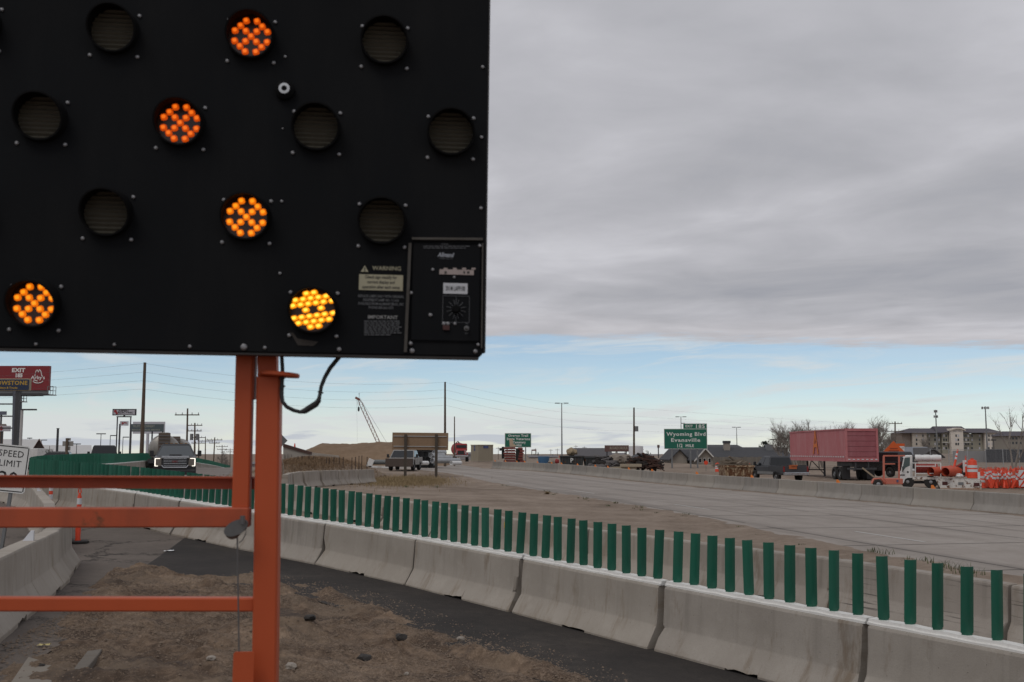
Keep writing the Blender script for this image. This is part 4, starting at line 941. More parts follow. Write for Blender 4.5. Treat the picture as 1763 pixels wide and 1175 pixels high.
# oncoming pickup with lit lamps
tan_p = paint('charcoal_paint', (.020,.0205,.023), .3, dirt=.3, scale=2, spec=.45, dirt_col=(.05,.045,.04))
gl = gp(303, 57, .02); t, q = pickup('dark oncoming pickup with glowing headlamps in the crossover lane', gl, R(180+17), tan_p, 6.1, 2.08, 2.02, (-.9, 1.7), lower=blackp, bk=.665, hk=.675, tum=.32, gm=glass_lit)
hl, zb, hood, Wd = q['hl'], q['zb'], q['hood'], q['Wd']
mb = MB(); mb.box((0, hl+.03, hood-.30), (1.20, .10, .56)); gr = mb.build('grille', paint('grille_grey', (.07,.072,.076), .4, metal=.5, dirt=.4, scale=20), t, bevel=.03)
mb = MB()
for k in range(4): mb.box((0, hl+.09, hood-.50+k*.125), (1.10, .02, .030))
mb.build('grille_bar', chrome, gr)
mb = MB(); mb.tube([(-.66, hl+.10, hood-.46), (-.56, hl+.10, hood-.58), (.56, hl+.10, hood-.58), (.66, hl+.10, hood-.46)], .035, 8); mb.build('lower_trim', chrome, gr, smooth=True)
mb = MB(); mb.box((0, hl-.14, hood-.05), (1.34, .50, .12)); mb.build('hood_brow', chrome, t, bevel=.02)
mb = MB(); mb.box((0, hl-.95, hood+.05), (.62, .5, .08)); mb.build('hood_scoop', blackp, t, bevel=.03)
text('GMC', .14, paint('badge_red', (.20,.02,.02), .4), gr, (0, hl+.105, hood-.28), Euler((math.pi/2, 0, math.pi)), name='badge', bold=.004)
lampw = glow('headlamp_white', (1, .93, .82), 1.6)
for s in (-1, 1):
    mb = MB(); mb.box((s*.83, hl-.0, hood-.30), (.34, .12, .44)); hd = mb.build('headlamp', paint('lamp_lens', (.16,.14,.12), .25, dirt=.2), t, bevel=.02)
    mb = MB(); mb.box((s*.975, hl+.07, hood-.31), (.045, .03, .36)); mb.box((s*.86, hl+.07, hood-.12), (.25, .03, .032)); mb.box((s*.91, hl+.07, hood-.50), (.15, .03, .032)); mb.build('light_strip', lampw, hd)
mb = MB()
for s in (-.5, -.25, 0, .25, .5): mb.box((s, .62, 2.035), (.14, .06, .03))
mb.build('roof_lights', paint('amber_lens', (.3,.13,.02), .3), t)
dk_p = paint('black_truck_paint', (.012,.013,.015), .25, dirt=.25, scale=2, spec=.6)
pickup('black pickup seen from behind above the far green paddles', (at(180, 767, 82).x, 82, at(180, 767, 82).z-1.98), R(21), dk_p, 5.8, 2.0, 1.98)
pickup('low dark pickup roof left of the black pickup, above the paddles', (at(108, 777.5, 92).x, 92, at(108, 777.5, 92).z-1.72), R(105), dk_p, 5.4, 1.9, 1.72)
# pneumatic tank trailers
tank_m = paint('tank_grey', (.30,.285,.26), .4, metal=.5, dirt=.6, scale=2, dirt_col=(.17,.15,.12))
for px, d, top, r_, lab in ((281, 88, 748, 1.22, 'grey tank trailer with rear ladder standing behind the oncoming pickup'), (301, 112, 754, 1.25, 'second grey tank trailer behind the nearer one')):
    b = gp(px, d); zt = at(px, top, d).z-b.z; t = thing('tank_trailer', lab, 'tank trailer', b, R(17 if px < 290 else 14), 'tank trailers')
    mb = MB(); T = Matrix.Translation((0, 0, zt-r_))@Matrix.Rotation(R(-90), 4, 'X'); mb.lathe([(.25, -.45), (r_*.6, -.33), (r_*.9, -.12), (r_, .15), (r_, 9), (r_*.7, 9.4), (.3, 9.6)], 28, T); mb.build('tank', tank_m, t, smooth=True)
    mb = MB(); mb.box((.05, -.42, zt-.9), (.95, .10, 2.0)); fr_ = mb.build('ladder_frame', paint('ladder_brown', (.12,.09,.07), .8, dirt=.5), t)
    mb = MB()
    for k in range(7): mb.box((.05, -.50, zt-1.75+k*.27), (.85, .05, .05))
    mb.build('rung', grey_steel, fr_)
    mb = MB(); mb.box((0, .5, .75), (2.3, 2.2, .25)); mb.build('chassis', dark_steel, t)
    for s in (-1, 1): wheel(t, s*1.0, .2, .5, .5, s)
    mb = MB(); mb.cyl((0, 1.2, zt-.02), (0, 1.2, zt+.16), .45, .4, 16); mb.build('hatch', tank_m, t, smooth=True)
# big billboard at the left edge
BD = 128.0; bb = gp(29.5, BD); red = paint('billboard_red', (.215,.014,.020), .5, dirt=.25, scale=.6)
t = thing('billboard', 'tall red billboard reading EXIT 185 with white hat logo', 'billboard', bb); K = BD/FPX*.9945
def L3(px, py, d=BD, b=bb): return at(px, py, d)-b
a, b2 = L3(-130, 630.5), L3(85, 672.5); mb = MB(); mb.box(((a.x+b2.x)/2, 0, (a.z+b2.z)/2), (b2.x-a.x, .5, a.z-b2.z)); mb.build('panel', red, t)
mb = MB(); c_ = L3(82, 677); mb.box((c_.x-4.5, .1, c_.z), (9.0, .4, .62)); mb.build('apron', grey_steel, t)
mb = MB(); c_ = L3(30, 680); mb.box((c_.x-3.4, 0, c_.z), (13, .5, .35)); c2 = L3(86, 680); mb.box(((c_.x+c2.x)/2, -.4, c2.z), (c2.x-c_.x, .5, .2)); mb.build('catwalk', dark_steel, t)
p0 = L3(29.5, 682); mb = MB(); mb.cyl((0, 0, -.5), (p0.x+.0, 0, p0.z+1), .58, .52, 18); mb.build('column', paint('column_blue_grey', (.075,.085,.11), .5, dirt=.4, dirt_col=(.16,.16,.16)), t, smooth=True)
def cage(l, r_, tp, bt, y):
    mb = MB(); A, B = L3(l, tp), L3(r_, bt)
    for x in (A.x, (A.x+B.x)/2, B.x):
        for yy in (y, y+.8): mb.box((x, yy, (A.z+B.z)/2), (.05, .05, A.z-B.z))
    for z in (A.z, (A.z+B.z)/2, B.z):
        for yy in (y, y+.8): mb.box(((A.x+B.x)/2, yy, z), (B.x-A.x, .05, .05))
    mb.box(((A.x+B.x)/2, y+.4, B.z-.05), (B.x-A.x+.2, .9, .10)); mb.build('cage', grey_steel, t)
cage(85, 94, 666, 680, -.5); cage(34, 43, 681, 691.5, -.4)
for py in (696, 717, 737.5): c_ = L3(26, py); mb = MB(); mb.box((c_.x-3.2, 0, c_.z), (6.4, .12, .16)); mb.build('side_arm', dark_steel, t)
wl = paint('billboard_white', (.72,.71,.69), .6); c_ = L3(33.5, 638.3); text('EXIT', 9.4*K, wl, t, (c_.x, -.262, c_.z), sx=1.15, bold=.03, spacing=1.05); c_ = L3(34, 647.3); text('185', 9.0*K, wl, t, (c_.x, -.262, c_.z), sx=1.0, bold=.03)
c_ = L3(67, 650.8); text("Arby's", 8.6*K, wl, t, (c_.x, -.262, c_.z), sx=1.1, bold=.012)
mb = MB()
def stroke(pts, r_): mb.tube([(L3(x, y).x, -.27, L3(x, y).z) for x, y in pts], r_, 6)
stroke([(62,649),(62.3,645),(63.2,641.5),(64.5,638.6),(66,637.6),(67.2,639.8),(68,641.6),(69,639.5),(69.6,637.2),(71,637.8),(72.4,641),(73.3,645),(73.6,648)], .055)
stroke([(66.5,657),(62.5,655.5),(59.8,655.3),(58.9,657),(60.5,658.8),(64,660),(68,660.3),(72,659.4),(75,657.8),(75.6,656)], .06)
mb.build('hat_logo', wl, t, smooth=True)
navy = paint('sign_navy', (.010,.022,.060), .5, dirt=.3); gold = paint('sign_gold', (.42,.26,.035), .6, dirt=.2)
b2_ = gp(8, 112); t = thing('dealer_sign', 'navy sign with gold lettering in front of the red billboard', 'sign', b2_); L4 = lambda x, y: at(x, y, 112)-b2_
a, e = L4(-75, 652.5), L4(52.5, 673.2); mb = MB(); mb.box(((a.x+e.x)/2, 0, (a.z+e.z)/2), (e.x-a.x, .4, a.z-e.z)); mb.build('frame', paint('sign_tan', (.33,.28,.19), .6), t, bevel=.05)
a2, e2 = L4(-74, 653.8), L4(51, 672); mb = MB(); mb.box(((a2.x+e2.x)/2, -.22, (a2.z+e2.z)/2), (e2.x-a2.x, .05, a2.z-e2.z)); pn = mb.build('panel', navy, t)
K2 = 112/FPX; c_ = L4(49, 660.2); text('YELLOWSTONE', 9.6*K2, gold, pn, (c_.x, -.25, c_.z), align='RIGHT', sx=1.05, bold=.02, spacing=1.08); c_ = L4(32, 668.3); text('Military & Trucks', 4.6*K2, gold, pn, (c_.x, -.25, c_.z), align='RIGHT', bold=.01, sx=1.1)
mb = MB(); pxx = L4(29.5, 700).x; mb.box((pxx, .1, (e.z-.5)/2), (.36, .4, e.z+.5)); mb.build('post', dark_steel, t)
# left roadside buildings
def gable(label, cx_px, d, wpx, wall_top, ridge, base_off, wall_m, roof_m, depth=10, face='front', name='building', ov=.4, rz=0.0, group=None):
    b = gp(cx_px, d, base_off); t = thing(name, label, 'building', b, rz, group); K = d/FPX; w_ = wpx*K; h = at(cx_px, wall_top, d).z-b.z; hr = at(cx_px, ridge, d).z-b.z
    mb = MB()
    if face == 'front':      # gable end toward the viewer
        mb.loft([[(-w_/2, y, 0), (w_/2, y, 0), (w_/2, y, h), (0, y, hr), (-w_/2, y, h)] for y in (0, depth)]); wl_ = mb.build('wall', wall_m, t)
        mb = MB()
        for s in (-1, 1): mb.loft([[(s*(w_/2+ov), y, h-ov*(hr-h)/(w_/2)+.03), (0, y, hr+.03), (0, y, hr+.20), (s*(w_/2+ov), y, h-ov*(hr-h)/(w_/2)+.20)] for y in (-ov, depth+ov)])
    else:                    # eave toward the viewer
        mb.loft([[(x, 0, 0), (x, depth, 0), (x, depth, h), (x, depth/2, hr), (x, 0, h)] for x in (-w_/2, w_/2)]); wl_ = mb.build('wall', wall_m, t)
        mb = MB()
        for y0, y1 in ((-ov, depth/2), (depth+ov, depth/2)): mb.loft([[(x, y0, h-ov*(hr-h)/(depth/2)+.03), (x, y1, hr+.03), (x, y1, hr+.2), (x, y0, h-ov*(hr-h)/(depth/2)+.2)] for x in (-w_/2-ov, w_/2+ov)])
    mb.build('roof', roof_m, t); return t, w_, h, hr
pale_roof = paint('pale_metal_roof', (.52,.51,.50), .5, dirt=.2, scale=.5); brick_m = paint('red_brown_gable', (.17,.065,.045), .8, dirt=.3); dark_wall = paint('dark_wall', (.05,.035,.032), .9); tan_w = paint('tan_stucco', (.22,.13,.08), .9)
gable('long building with pale metal roof left of the red gable', 33, 175, 60, 784, 758, 0, paint('grey_siding', (.34,.34,.35), .8), pale_roof, 12, 'side', rz=R(25))
gable('steep red-brown gable beside the long pale roof', 66, 165, 21, 777, 757.5, 0, dark_wall, brick_m, 6, 'front', ov=.12, rz=R(24))
gable('low building with pale roof behind the black post', 112, 210, 78, 782, 768, 0, tan_w, pale_roof, 14, 'side', rz=R(23))
gable('tan stucco building cut by the left edge of the photo', -22, 150, 46, 736, 731, 0, tan_w, paint('brown_roof', (.09,.06,.045), .8), 10, 'side', rz=R(27))
b = gp(64, 120, .2); t = thing('box_trailer', 'white box trailer below the red gable', 'trailer', b); mb = MB(); mb.box((0, 0, at(64, 783, 120).z-b.z-.3), (1.9, 4, 2.0)); mb.build('box', white_m, t, bevel=.05); wheel(t, -.9, 0, .35, .25, -1); wheel(t, .9, 0, .35, .25, 1)
def pole_sign(label, name, px, d, l, r_, tp, bt, mat, posts, lines=(), th=.3, cat='sign', post_m=None, group=None):
    b = gp(px, d); t = thing(name, label, cat, b, 0, group); L = lambda x, y: at(x, y, d)-b; A, B = L(l, tp), L(r_, bt)
    pn = sign_box('panel', t, (A.x+B.x)/2, 0, (A.z+B.z)/2, B.x-A.x, A.z-B.z, mat, th)
    for x in posts: c = L(x, bt); mb = MB(); mb.box((c.x, .05, (c.z-.4)/2+.2), (.22, .2, c.z+.6)); mb.build('post', post_m or dark_steel, t)
    for s, x, y, hp, m_, wd in lines:
        c = L(x, y); me = text_mesh(s, hp*d/FPX/.70, m_, bold=.01); xs = [v.co.x for v in me.vertices]; k = wd*d/FPX/(max(xs)-min(xs))
        for v in me.vertices: v.co.x *= k
        link('lettering', me, pn, (c.x, -th/2-.02, c.z), FACE)
    return t, L, pn
inkn = paint('sign_black', (.03,.03,.033), .6); sred = paint('logo_red', (.30,.02,.025), .5); lgw = paint('sign_pale', (.50,.50,.54), .5, dirt=.2)
t, L, pn = pole_sign('pale wide sign with red logo on a dark two-post frame', 'pole_sign', 214, 150, 196, 232.5, 706, 714, lgw, (), [('ASPEN', 213, 707.8, 2.6, inkn, 18), ('ELECTRIC', 217, 711, 2.6, inkn, 26)])
A = L(195.2, 705.2); B = L(233.5, 714.9); mb = MB()
for z in (A.z, B.z): mb.box(((A.x+B.x)/2, 0, z), (B.x-A.x, .34, .12))
for x in (A.x, B.x): mb.box((x, 0, (A.z+B.z)/2), (.12, .34, A.z-B.z+.12))
mb.build('frame', dark_steel, t)
mb = MB(); c = L(199.3, 708.4); mb.cyl((c.x, -.16, c.z), (c.x, -.19, c.z), .20, .20, 16); c = L(201.8, 711.7); mb.cyl((c.x, -.16, c.z), (c.x, -.19, c.z), .18, .18, 5); mb.build('logo', sred, pn)
mb = MB(); z = L(214, 717.8).z; xl_, xr_ = L(202.3, 718).x, L(225.3, 718).x; mb.box(((xl_+xr_)/2, 0, z), (xr_-xl_+.2, .2, .16)); mb.box((L(214, 716).x, 0, z+.15), (.2, .2, .3))
for x in (xl_, xr_): mb.box((x, 0, z/2), (.13, .16, z))
mb.build('two_post_frame', dark_steel, t)
t, L, pn = pole_sign('small pale sign with red mark on a thin post beside the two-post frame', 'pole_sign', 206, 170, 207, 221, 725.5, 733.3, lgw, (206.3,), th=.1)
mb = MB(); c = L(211.5, 729); mb.cyl((c.x, -.06, c.z), (c.x, -.08, c.z), .28, .28, 3); c = L(216, 728.3); mb.box((c.x, -.07, c.z), (.5, .02, .14), ry=.2); mb.build('logo', sred, pn)
blue_dk = paint('faded_blue', (.075,.10,.11), .6, dirt=.4, scale=.8); creamt = paint('cream_letter', (.30,.31,.27), .6)
t, L, pn = pole_sign('dark blue lettered board behind the tall wooden pole', 'pole_sign', 253, 185, 224.5, 281.5, 730.5, 743.5, blue_dk, (225.5, 262, 280), [('TRUST MACHINERY', 248, 734.4, 3.8, creamt, 38), ('RENTALS SALES SERVICE', 252, 740.6, 2.2, creamt, 48)])
t, L, pn = pole_sign('grey board on a pale column behind the dark blue board', 'pole_sign', 255, 205, 229.5, 283.5, 726.5, 747.2, lgw, ()); c = L(254.5, 747); mb = MB(); mb.cyl((c.x, 0, -.3), (c.x, 0, c.z+.1), .30, .28, 14); mb.build('column', lgw, t, smooth=True)
pole_sign('small grey sign at the left edge between the billboard side arms', 'pole_sign', 4, 160, -6, 11, 708.5, 714.8, paint('slate', (.12,.13,.17), .6), (2,), th=.2)
t, L, pn = pole_sign('pale sign with red mark at the left edge beside the billboard column', 'pole_sign', 6, 140, -12, 17.5, 733.5, 743, lgw, (3,), th=.25)
mb = MB(); c = L(3, 738); mb.cyl((c.x, -.13, c.z), (c.x, -.16, c.z), .32, .32, 4); mb.build('logo', sred, pn)
def lot_light(label, px, top, d, arm=1.0, thick=.07, mat=dark_steel, both=True, name='lot_light'):
    b = gp(px, d); h = at(px, top, d).z-b.z; t = thing(name, label, 'street light', b, 0, 'lot lights'); mb = MB(); mb.cyl((0, 0, -.2), (0, 0, h), thick, thick*.8, 8); mb.build('pole', mat, t, smooth=True)
    mb = MB(); mb.box((0 if both else arm*.5, 0, h+.05), (arm, .3, .16)); mb.build('lamp_head', dark_steel, t); return t
lot_light('T-shaped lot light left of the red gable', 22.5+27, 755.2, 190, .8); lot_light('lot light beside the red gable peak', 70, 758.5, 200, 1.0, both=False); lot_light('double-headed lot light right of the sign backs', 131, 765.3, 180, 1.3)
lot_light('T-shaped lot light above the black pickup', 172.3, 747.8, 175, 1.5); lot_light('single-arm lot light right of the T-shaped one', 188.5, 750.8, 180, 1.0, both=False); lot_light('single-arm lot light between the sign posts', 210.5, 753.5, 185, 1.0, both=False)
lot_light('thick pale light post beside the billboard column', 34, 706.5, 110, 1.5, .18, paint('pale_post', (.45,.44,.43), .7, dirt=.4), both=False)
b = gp(97.5, 95); h = at(97.5, 738.5, 95).z-b.z; mb = MB(); mb.cyl((0, 0, -.2), (0, 0, h), .115, .10, 12); mb.cyl((0, 0, h), (0, 0, h+.05), .14, .14, 12); mb.cyl((0, 0, h*.72), (0, 0, h*.73), .125, .125, 12); tag(mb.build('steel_post', dark_steel, smooth=True, loc=b), 'black steel post standing left of the sign backs', 'post')
b = gp(117, 80); t = thing('sign_assembly', 'grey backs of a road sign cluster on one wooden post', 'road sign', b); L = lambda x, y: at(x, y, 80)-b; mb = MB(); c = L(115.7, 755); mb.box((c.x, 0, c.z/2-.1), (.16, .12, c.z+.2)); mb.build('post', wood, t)
alu = paint('sign_back', (.30,.29,.27), .5, metal=.4, dirt=.4, scale=5)
for l, r_, tp, bt in ((112.3, 121, 754.6, 759.2), (107, 125.4, 760, 768.4), (111.4, 120.3, 769, 776)): A, B = L(l, tp), L(r_, bt); sign_box('sign_back', t, (A.x+B.x)/2, .08, (A.z+B.z)/2, B.x-A.x, A.z-B.z, alu, .02)
b = gp(84.5, 105); h = at(84.5, 768, 105).z-b.z; t = thing('shrub', 'small dark upright shrub right of the red gable', 'shrub', b); mb = MB(); mb.cyl((0, 0, 0), (0, 0, h), .06, .03, 6); mb.build('stem', bark, t); mb = MB(); rnd = random.Random(4)
for k in range(160): c = Vector((rnd.gauss(0, .22), rnd.gauss(0, .22), h*rnd.uniform(.35, .8))); s = .12; mb.add([c+Vector((rnd.uniform(-s, s), rnd.uniform(-s, s), rnd.uniform(-s, s))) for _ in range(3)], [(0, 1, 2)])
mb.build('foliage', needle, t)
# poles and wires
util_pole('tall bare wooden pole at left rising above the paddles', 249.5, 624.5, 95, .20, pxb=243.5)
util_pole('wooden pole with one crossarm right of the tank trailers', 323, 703.5, 120, .14, ((.75, 1.4*2),), pxb=321.5)
util_pole('wooden pole with two crossarms and twin transformers right of the pickup', 335.5, 728.5, 150, .16, ((.35, 1.1*2), (1.15, 1.0*2)), gear=2.0)
util_pole('wooden pole behind the transformer pole, with two crossarms', 342.5, 749, 190, .15, ((.5, 2.6), (1.5, 2.6)))
util_pole('far wooden pole with one long crossarm above a small red sign', 353.8, 754, 215, .14, ((.7, 3.2),))
util_pole('leaning wooden pole with a single transformer, left of two far poles', 369.8, 753.3, 200, .15, ((.5, 3.0), (1.1, 2.0)), pxb=367.5)
util_pole('far wooden pole with two crossarms, second left of the orange post', 382.5, 766.5, 260, .14, ((.4, 2.9), (1.1, 2.4)))
util_pole('farthest wooden pole close left of the orange post', 396.3, 772.5, 300, .14, ((.4, 2.7), (1.0, 2.2)))
util_pole('tall bare wooden pole behind the brown sign board', 766.3, 658, 125, .17, ())
util_pole('shorter bare wooden pole beside the red tank truck', 782.5, 717.5, 128, .10, ())
POLE_X = util_pole('wooden pole with a transformer left of the green exit sign', 1091.5, 702, 190, .22, (), gear=None)
util_pole('wooden pole with two crossarms right of the red trailer', 1541, 726, 170, .16, ((.35, 2.2), (1.6, 2.9)))
bare_tree('tiny bare tree at the foot of the far poles', 385, 260, 772, .9, 3)
wire_m = paint('wire', (.10,.10,.11), .6)
ends = [((-190, 657, 150), (-190, 668, 150), (-190, 679, 150), (-190, 690, 150)), ((249, 626, 95), (247.5, 641, 95), (247, 655.5, 95), (246.5, 670, 95)), ((766, 658.5, 125), (766, 671.5, 125), (766, 685, 125), (766, 698, 125)), ((1091.5, 703, 190), (1091.5, 717, 190), (1091.5, 729.5, 190), (1091.5, 742, 190)), ((1990, 752, 330), (1990, 757, 330), (1990, 762, 330), (1990, 767, 330))]
for k in range(4):
    mb = MB(); pts = []
    for s in range(4):
        A, B = at(*ends[s][k]), at(*ends[s+1][k])
        for i in range(13 if s == 3 else 12): f = i/12; q_ = A.lerp(B, f); q_.z -= 4*f*(1-f)*(.9 if s else .3); pts.append(q_)
    mb.tube(pts, .007, 4); tag(mb.build('power_line', wire_m), f'{["topmost","second highest","third highest","lowest"][k]} of four thin power lines crossing the low sky', 'wire', 'power lines')
# ================================================================== MIDDLE: pile, crane, brown sign, trucks
def mound(name, cx, cy, rx, ry, h, mat, prof=None, n=44, seed=0, rough=.10, label=None, cat=None, rz=0.0):
    mb = MB(); ca, sa_ = math.cos(rz), math.sin(rz)
    for j in range(n+1):
        for i in range(n+1):
            u, v = i/n*2-1, j/n*2-1; x, y = cx+u*rx*ca-v*ry*sa_, cy+u*rx*sa_+v*ry*ca
            f = (prof(u) if prof else max(0, 1-u*u)**.6)*max(0, 1-v*v)**.7
            mb.v.append((x, y, g(x, y)-.05+h*f*(1+rough*fbm(x*.5, y*.5, seed, 5))+(.25*h*rough*fbm(x*1.7, y*1.7, seed+3, 4) if f > .05 else 0)))
    for j in range(n):
        for i in range(n): mb.face((j*(n+1)+i, j*(n+1)+i+1, (j+1)*(n+1)+i+1, (j+1)*(n+1)+i))
    o = mb.build(name, mat, smooth=True)
    if label: tag(o, label, cat)
    else: struct(o)
    return o
def pp(u):       # long flat-topped heap, left shoulder gentle
    return min(1, max(0, (u+1)/.42))**.75*min(1, max(0, (1-u)/.35))**.8*(.96+.02*math.sin(u*7))
pc0 = at(606, 790, 135); mound('dirt_pile', pc0.x+1.9, 137, 10.8, 9, 2.95, M['pile'], pp, 60, 2, .07, 'long heap of tan excavated dirt behind the weeds', 'dirt pile')
berm = at(545, 790, 71); BERM = mound('weedy_berm', berm.x, 72, 4.2, 5.5, 1.25, M['ground'], lambda u: max(0, 1-abs(u*.98)**2.2)**.8, 30, 5, .1)
bvb = BVHTree.FromPolygons([v.co for v in BERM.data.vertices], [tuple(p.vertices) for p in BERM.data.polygons])
def surf_b(x, y):
    h = bvb.ray_cast(Vector((x, y, 9)), Vector((0, 0, -1))); return max(0, h[0].z-g(x, y)) if h[0] is not None else 0.0
SURF = surf_b
grass('dry_weeds', lambda r: (berm.x+r.gauss(-.2, 1.7), 70+r.gauss(0, 2.2), r.uniform(.6, 1.1)), 20000, .22, weed_b, 'brown dry weeds covering the low berm left of the brown sign', .3, .009, 1, 'weeds')
grass('verge_grass', lambda r: (at(705+r.gauss(0, 34), 800, 68).x, 66+r.gauss(0, 4.5), r.uniform(.4, 1.2)), 22000, .16, straw, 'yellow-brown grass around the brown sign posts', .5, .008, 2)
SURF = lambda x, y: .03
gw = [(at(px_, py_, d_).x, d_, s_) for px_, py_, d_, s_ in ((752, 825, 56, 1), (700, 827, 55, .8), (1507, 949, 25.3, .9), (1525, 952, 25, 1), (1570, 962, 23.3, 1), (1590, 962, 23.2, 1.1), (1630, 970, 22.3, 1.3), (1635, 972, 22, 1.2), (1665, 978, 21.4, 1), (1675, 980, 21.2, 1.1), (1180, 890, 36.5, .8), (1100, 878, 40, .9), (1010, 862, 46, .9), (1060, 871, 43, .7), (940, 852, 53, .8))]
for q_ in range(30): f = q_/29; gw.append((9.1-10.0*f+random.gauss(0, .25), 22+40*f+random.gauss(0, .4), random.uniform(.2, .5)))
grass('edge_weeds', gw, 900, .15, green_w, 'small tufts of green and straw weeds along the highway edge', .12, .010, 3, 'weeds')
tb = gp(942, 50, .03); mb = MB(); rnd = random.Random(8)
for k in range(500): a, e_ = rnd.random()*6.28, rnd.uniform(-.2, 1.4); v_ = Vector((math.cos(a)*math.cos(e_), math.sin(a)*math.cos(e_), math.sin(e_)*.6)); s = rnd.uniform(.12, .30); sd = Vector((-math.sin(a), math.cos(a), .1))*.006; mb.add([v_*.02-sd, v_*.02+sd, v_*s+Vector((rnd.gauss(0, .03), rnd.gauss(0, .03), .02))], [(0, 1, 2)])
tag(mb.build('tumbleweed', straw, loc=tb), 'small straw-coloured tumbleweed on the dirt beside the highway', 'plant')
# stakes in the weeds
stake_m = paint('rusty_stake', (.055,.035,.028), .9)
for k, (px_, tp, d_) in enumerate([(513,787,70),(520,786,70),(523,787,71),(532,786,70),(540,787,70),(562,789,69),(567,789,69),(575,788,69),(584,789,69),(591,788,68.5),(606,789,68),(612,788,68),(618,786,67.5),(623,785.5,67),(632,788,67)]):
    b = gp(px_, d_); h = at(px_, tp, d_).z-b.z; s0 = surf_b(b.x, b.y); mb = MB(); mb.cyl((0, 0, s0-.1), (0, 0, h), .028, .024, 6); mb.cyl((0, 0, h), (0, 0, h+.03), .036, .036, 6)
    tag(mb.build('stake', stake_m, loc=b), f'thin rusty stake in the weedy berm, {nth(k)} of its line from the left', 'stake', 'stakes in the weeds')
# abutment wall with dark cap and white wall behind
b = gp(508, 92); t = thing('wing_wall', 'sloping concrete wing wall with dark rust cap left of the dirt heap', 'wall', b, 0); L = lambda x, y, d=92: at(x, y, d)-b
A, B_, C_, D_ = L(487.5, 770), L(535, 783), L(535, 800), L(487.5, 806); mb = MB(); mb.loft([[Vector((p_.x, y, p_.z)) for p_ in (A, B_, C_, D_)] for y in (0, .5)]); mb.build('wall', M['conc_g'], t)
mb = MB(); mb.loft([[Vector((p_.x, y, p_.z+o)) for p_, o in ((A, .28), (B_, .22), (B_, .0), (A, .0))] for y in (-.1, .6)]); mb.build('cap', paint('rust_cap', (.07,.035,.028), .9, dirt=.5), t)
mb = MB()
for x in (489, 494, 500): c = L(x, 795); mb.box((c.x, -.06, c.z), (.10, .1, 1.3))
mb.build('rib', M['conc_g'], t)
b = gp(557, 104); L = lambda x, y: at(x, y, 104)-b; A, B_ = L(532, 779), L(583, 785); mb = MB(); mb.loft([[Vector((p_[0], y, p_[1])) for p_ in ((A.x, A.z), (B_.x, B_.z), (B_.x, -.2), (A.x, -.2))] for y in (0, .4)]); tag(mb.build('low_wall', M['conc'], loc=b), 'low pale concrete wall in front of the dirt heap', 'wall')
p = at(507, 772, 100); b = gp(507, 100); mb = MB(); h = p.z-b.z; mb.lathe([(.20, h-.25), (.20, h-.20), (.13, h-.18), (.045, h+.45), (.03, h+.46)], 12); tag(mb.build('traffic_cone', cone_o, loc=b, smooth=True), 'orange cone on the dirt shoulder above the wing wall', 'traffic cone')
# back of a diamond sign beside the mast
b = gp(478, 60); t = thing('diamond_sign', 'grey back of a diamond road sign half hidden by the orange mast', 'road sign', b); c = at(477, 759, 60)-b; mb = MB(); rr = .60; mb.loft([[(c.x+x*rr, y, c.z+z*rr) for x, z in ((-1, 0), (0, -1), (1, 0), (0, 1))] for y in (0, .02)]); mb.build('sign_back', paint('sign_back_grey', (.14,.145,.145), .55, metal=.3), t); mb = MB(); mb.box((c.x, .06, (c.z-.2)/2), (.07, .06, c.z+.2)); mb.build('post', grey_steel, t)
bw = gp(487, 58); hh = at(487, 772, 58).z-bw.z; mb = MB(); mb.tube([(.0, 0, 0), (.06, 0, hh*.3), (.02, 0, hh*.55), (-.12, 0, hh*.85), (-.18, 0, hh)], [.03, .025, .02, .012, .006], 6); tag(mb.build('dry_stalk', bark, loc=bw, smooth=True), 'single curved dry stalk beside the diamond sign', 'plant')
# crane behind the pile
CD = 240.0; b = gp(662, CD); t = thing('crane', 'distant lattice boom crane with reddish boom above the dirt heap', 'crane', b); L = lambda x, y: at(x, y, CD)-b
boom = paint('boom_red', (.23,.095,.075), .7); A, B_ = L(655, 770), L(617.5, 687.5); mb = MB(); n = 22; ax = (B_-A); pr = Vector((ax.z, 0, -ax.x)).normalized()
def bw_(f): return .36*min(1, (1-f)/.12+.18, f/.1+.4)
for s in (-1, 1):
    for y in (-.4, .4): mb.tube([A.lerp(B_, i/n)+pr*s*bw_(i/n)+Vector((0, y, 0)) for i in range(n+1)], .045, 5)
for i in range(n):
    s = 1 if i % 2 else -1
    for y in (-.4, .4): mb.tube([A.lerp(B_, i/n)+pr*s*bw_(i/n)+Vector((0, y, 0)), A.lerp(B_, (i+1)/n)-pr*s*bw_((i+1)/n)+Vector((0, y, 0))], .025, 4)
mb.build('boom', boom, t); mb = MB(); mb.box(B_+Vector((-.25, 0, .1)), (1.1, .8, .5), ry=.5); mb.build('boom_head', boom, t); mb = MB(); mb.box(B_+Vector((.1, 0, .8)), (.06, .06, 1.3)); mb.box(B_+Vector((.1, 0, 1.2)), (.5, .06, .06)); mb.build('mast_tip', dark_steel, t)
mb = MB(); hk = L(617.5, 705); mb.tube([B_+Vector((-.4, 0, 0)), hk], .03, 4); mb.build('hoist_line', dark_steel, t); mb = MB(); mb.lathe([(.05, .6), (.22, .4), (.24, -.2), (.10, -.5)], 8, Matrix.Translation(hk)); mb.build('hook_block', dark_steel, t)
mb = MB(); mb.tube([B_+Vector((.3, 0, .2)), L(668, 766)], .025, 4); mb.tube([B_+Vector((-.5, 0, 0)), L(615, 740), L(615, 762)], .012, 3); mb.build('pendant_line', dark_steel, t)
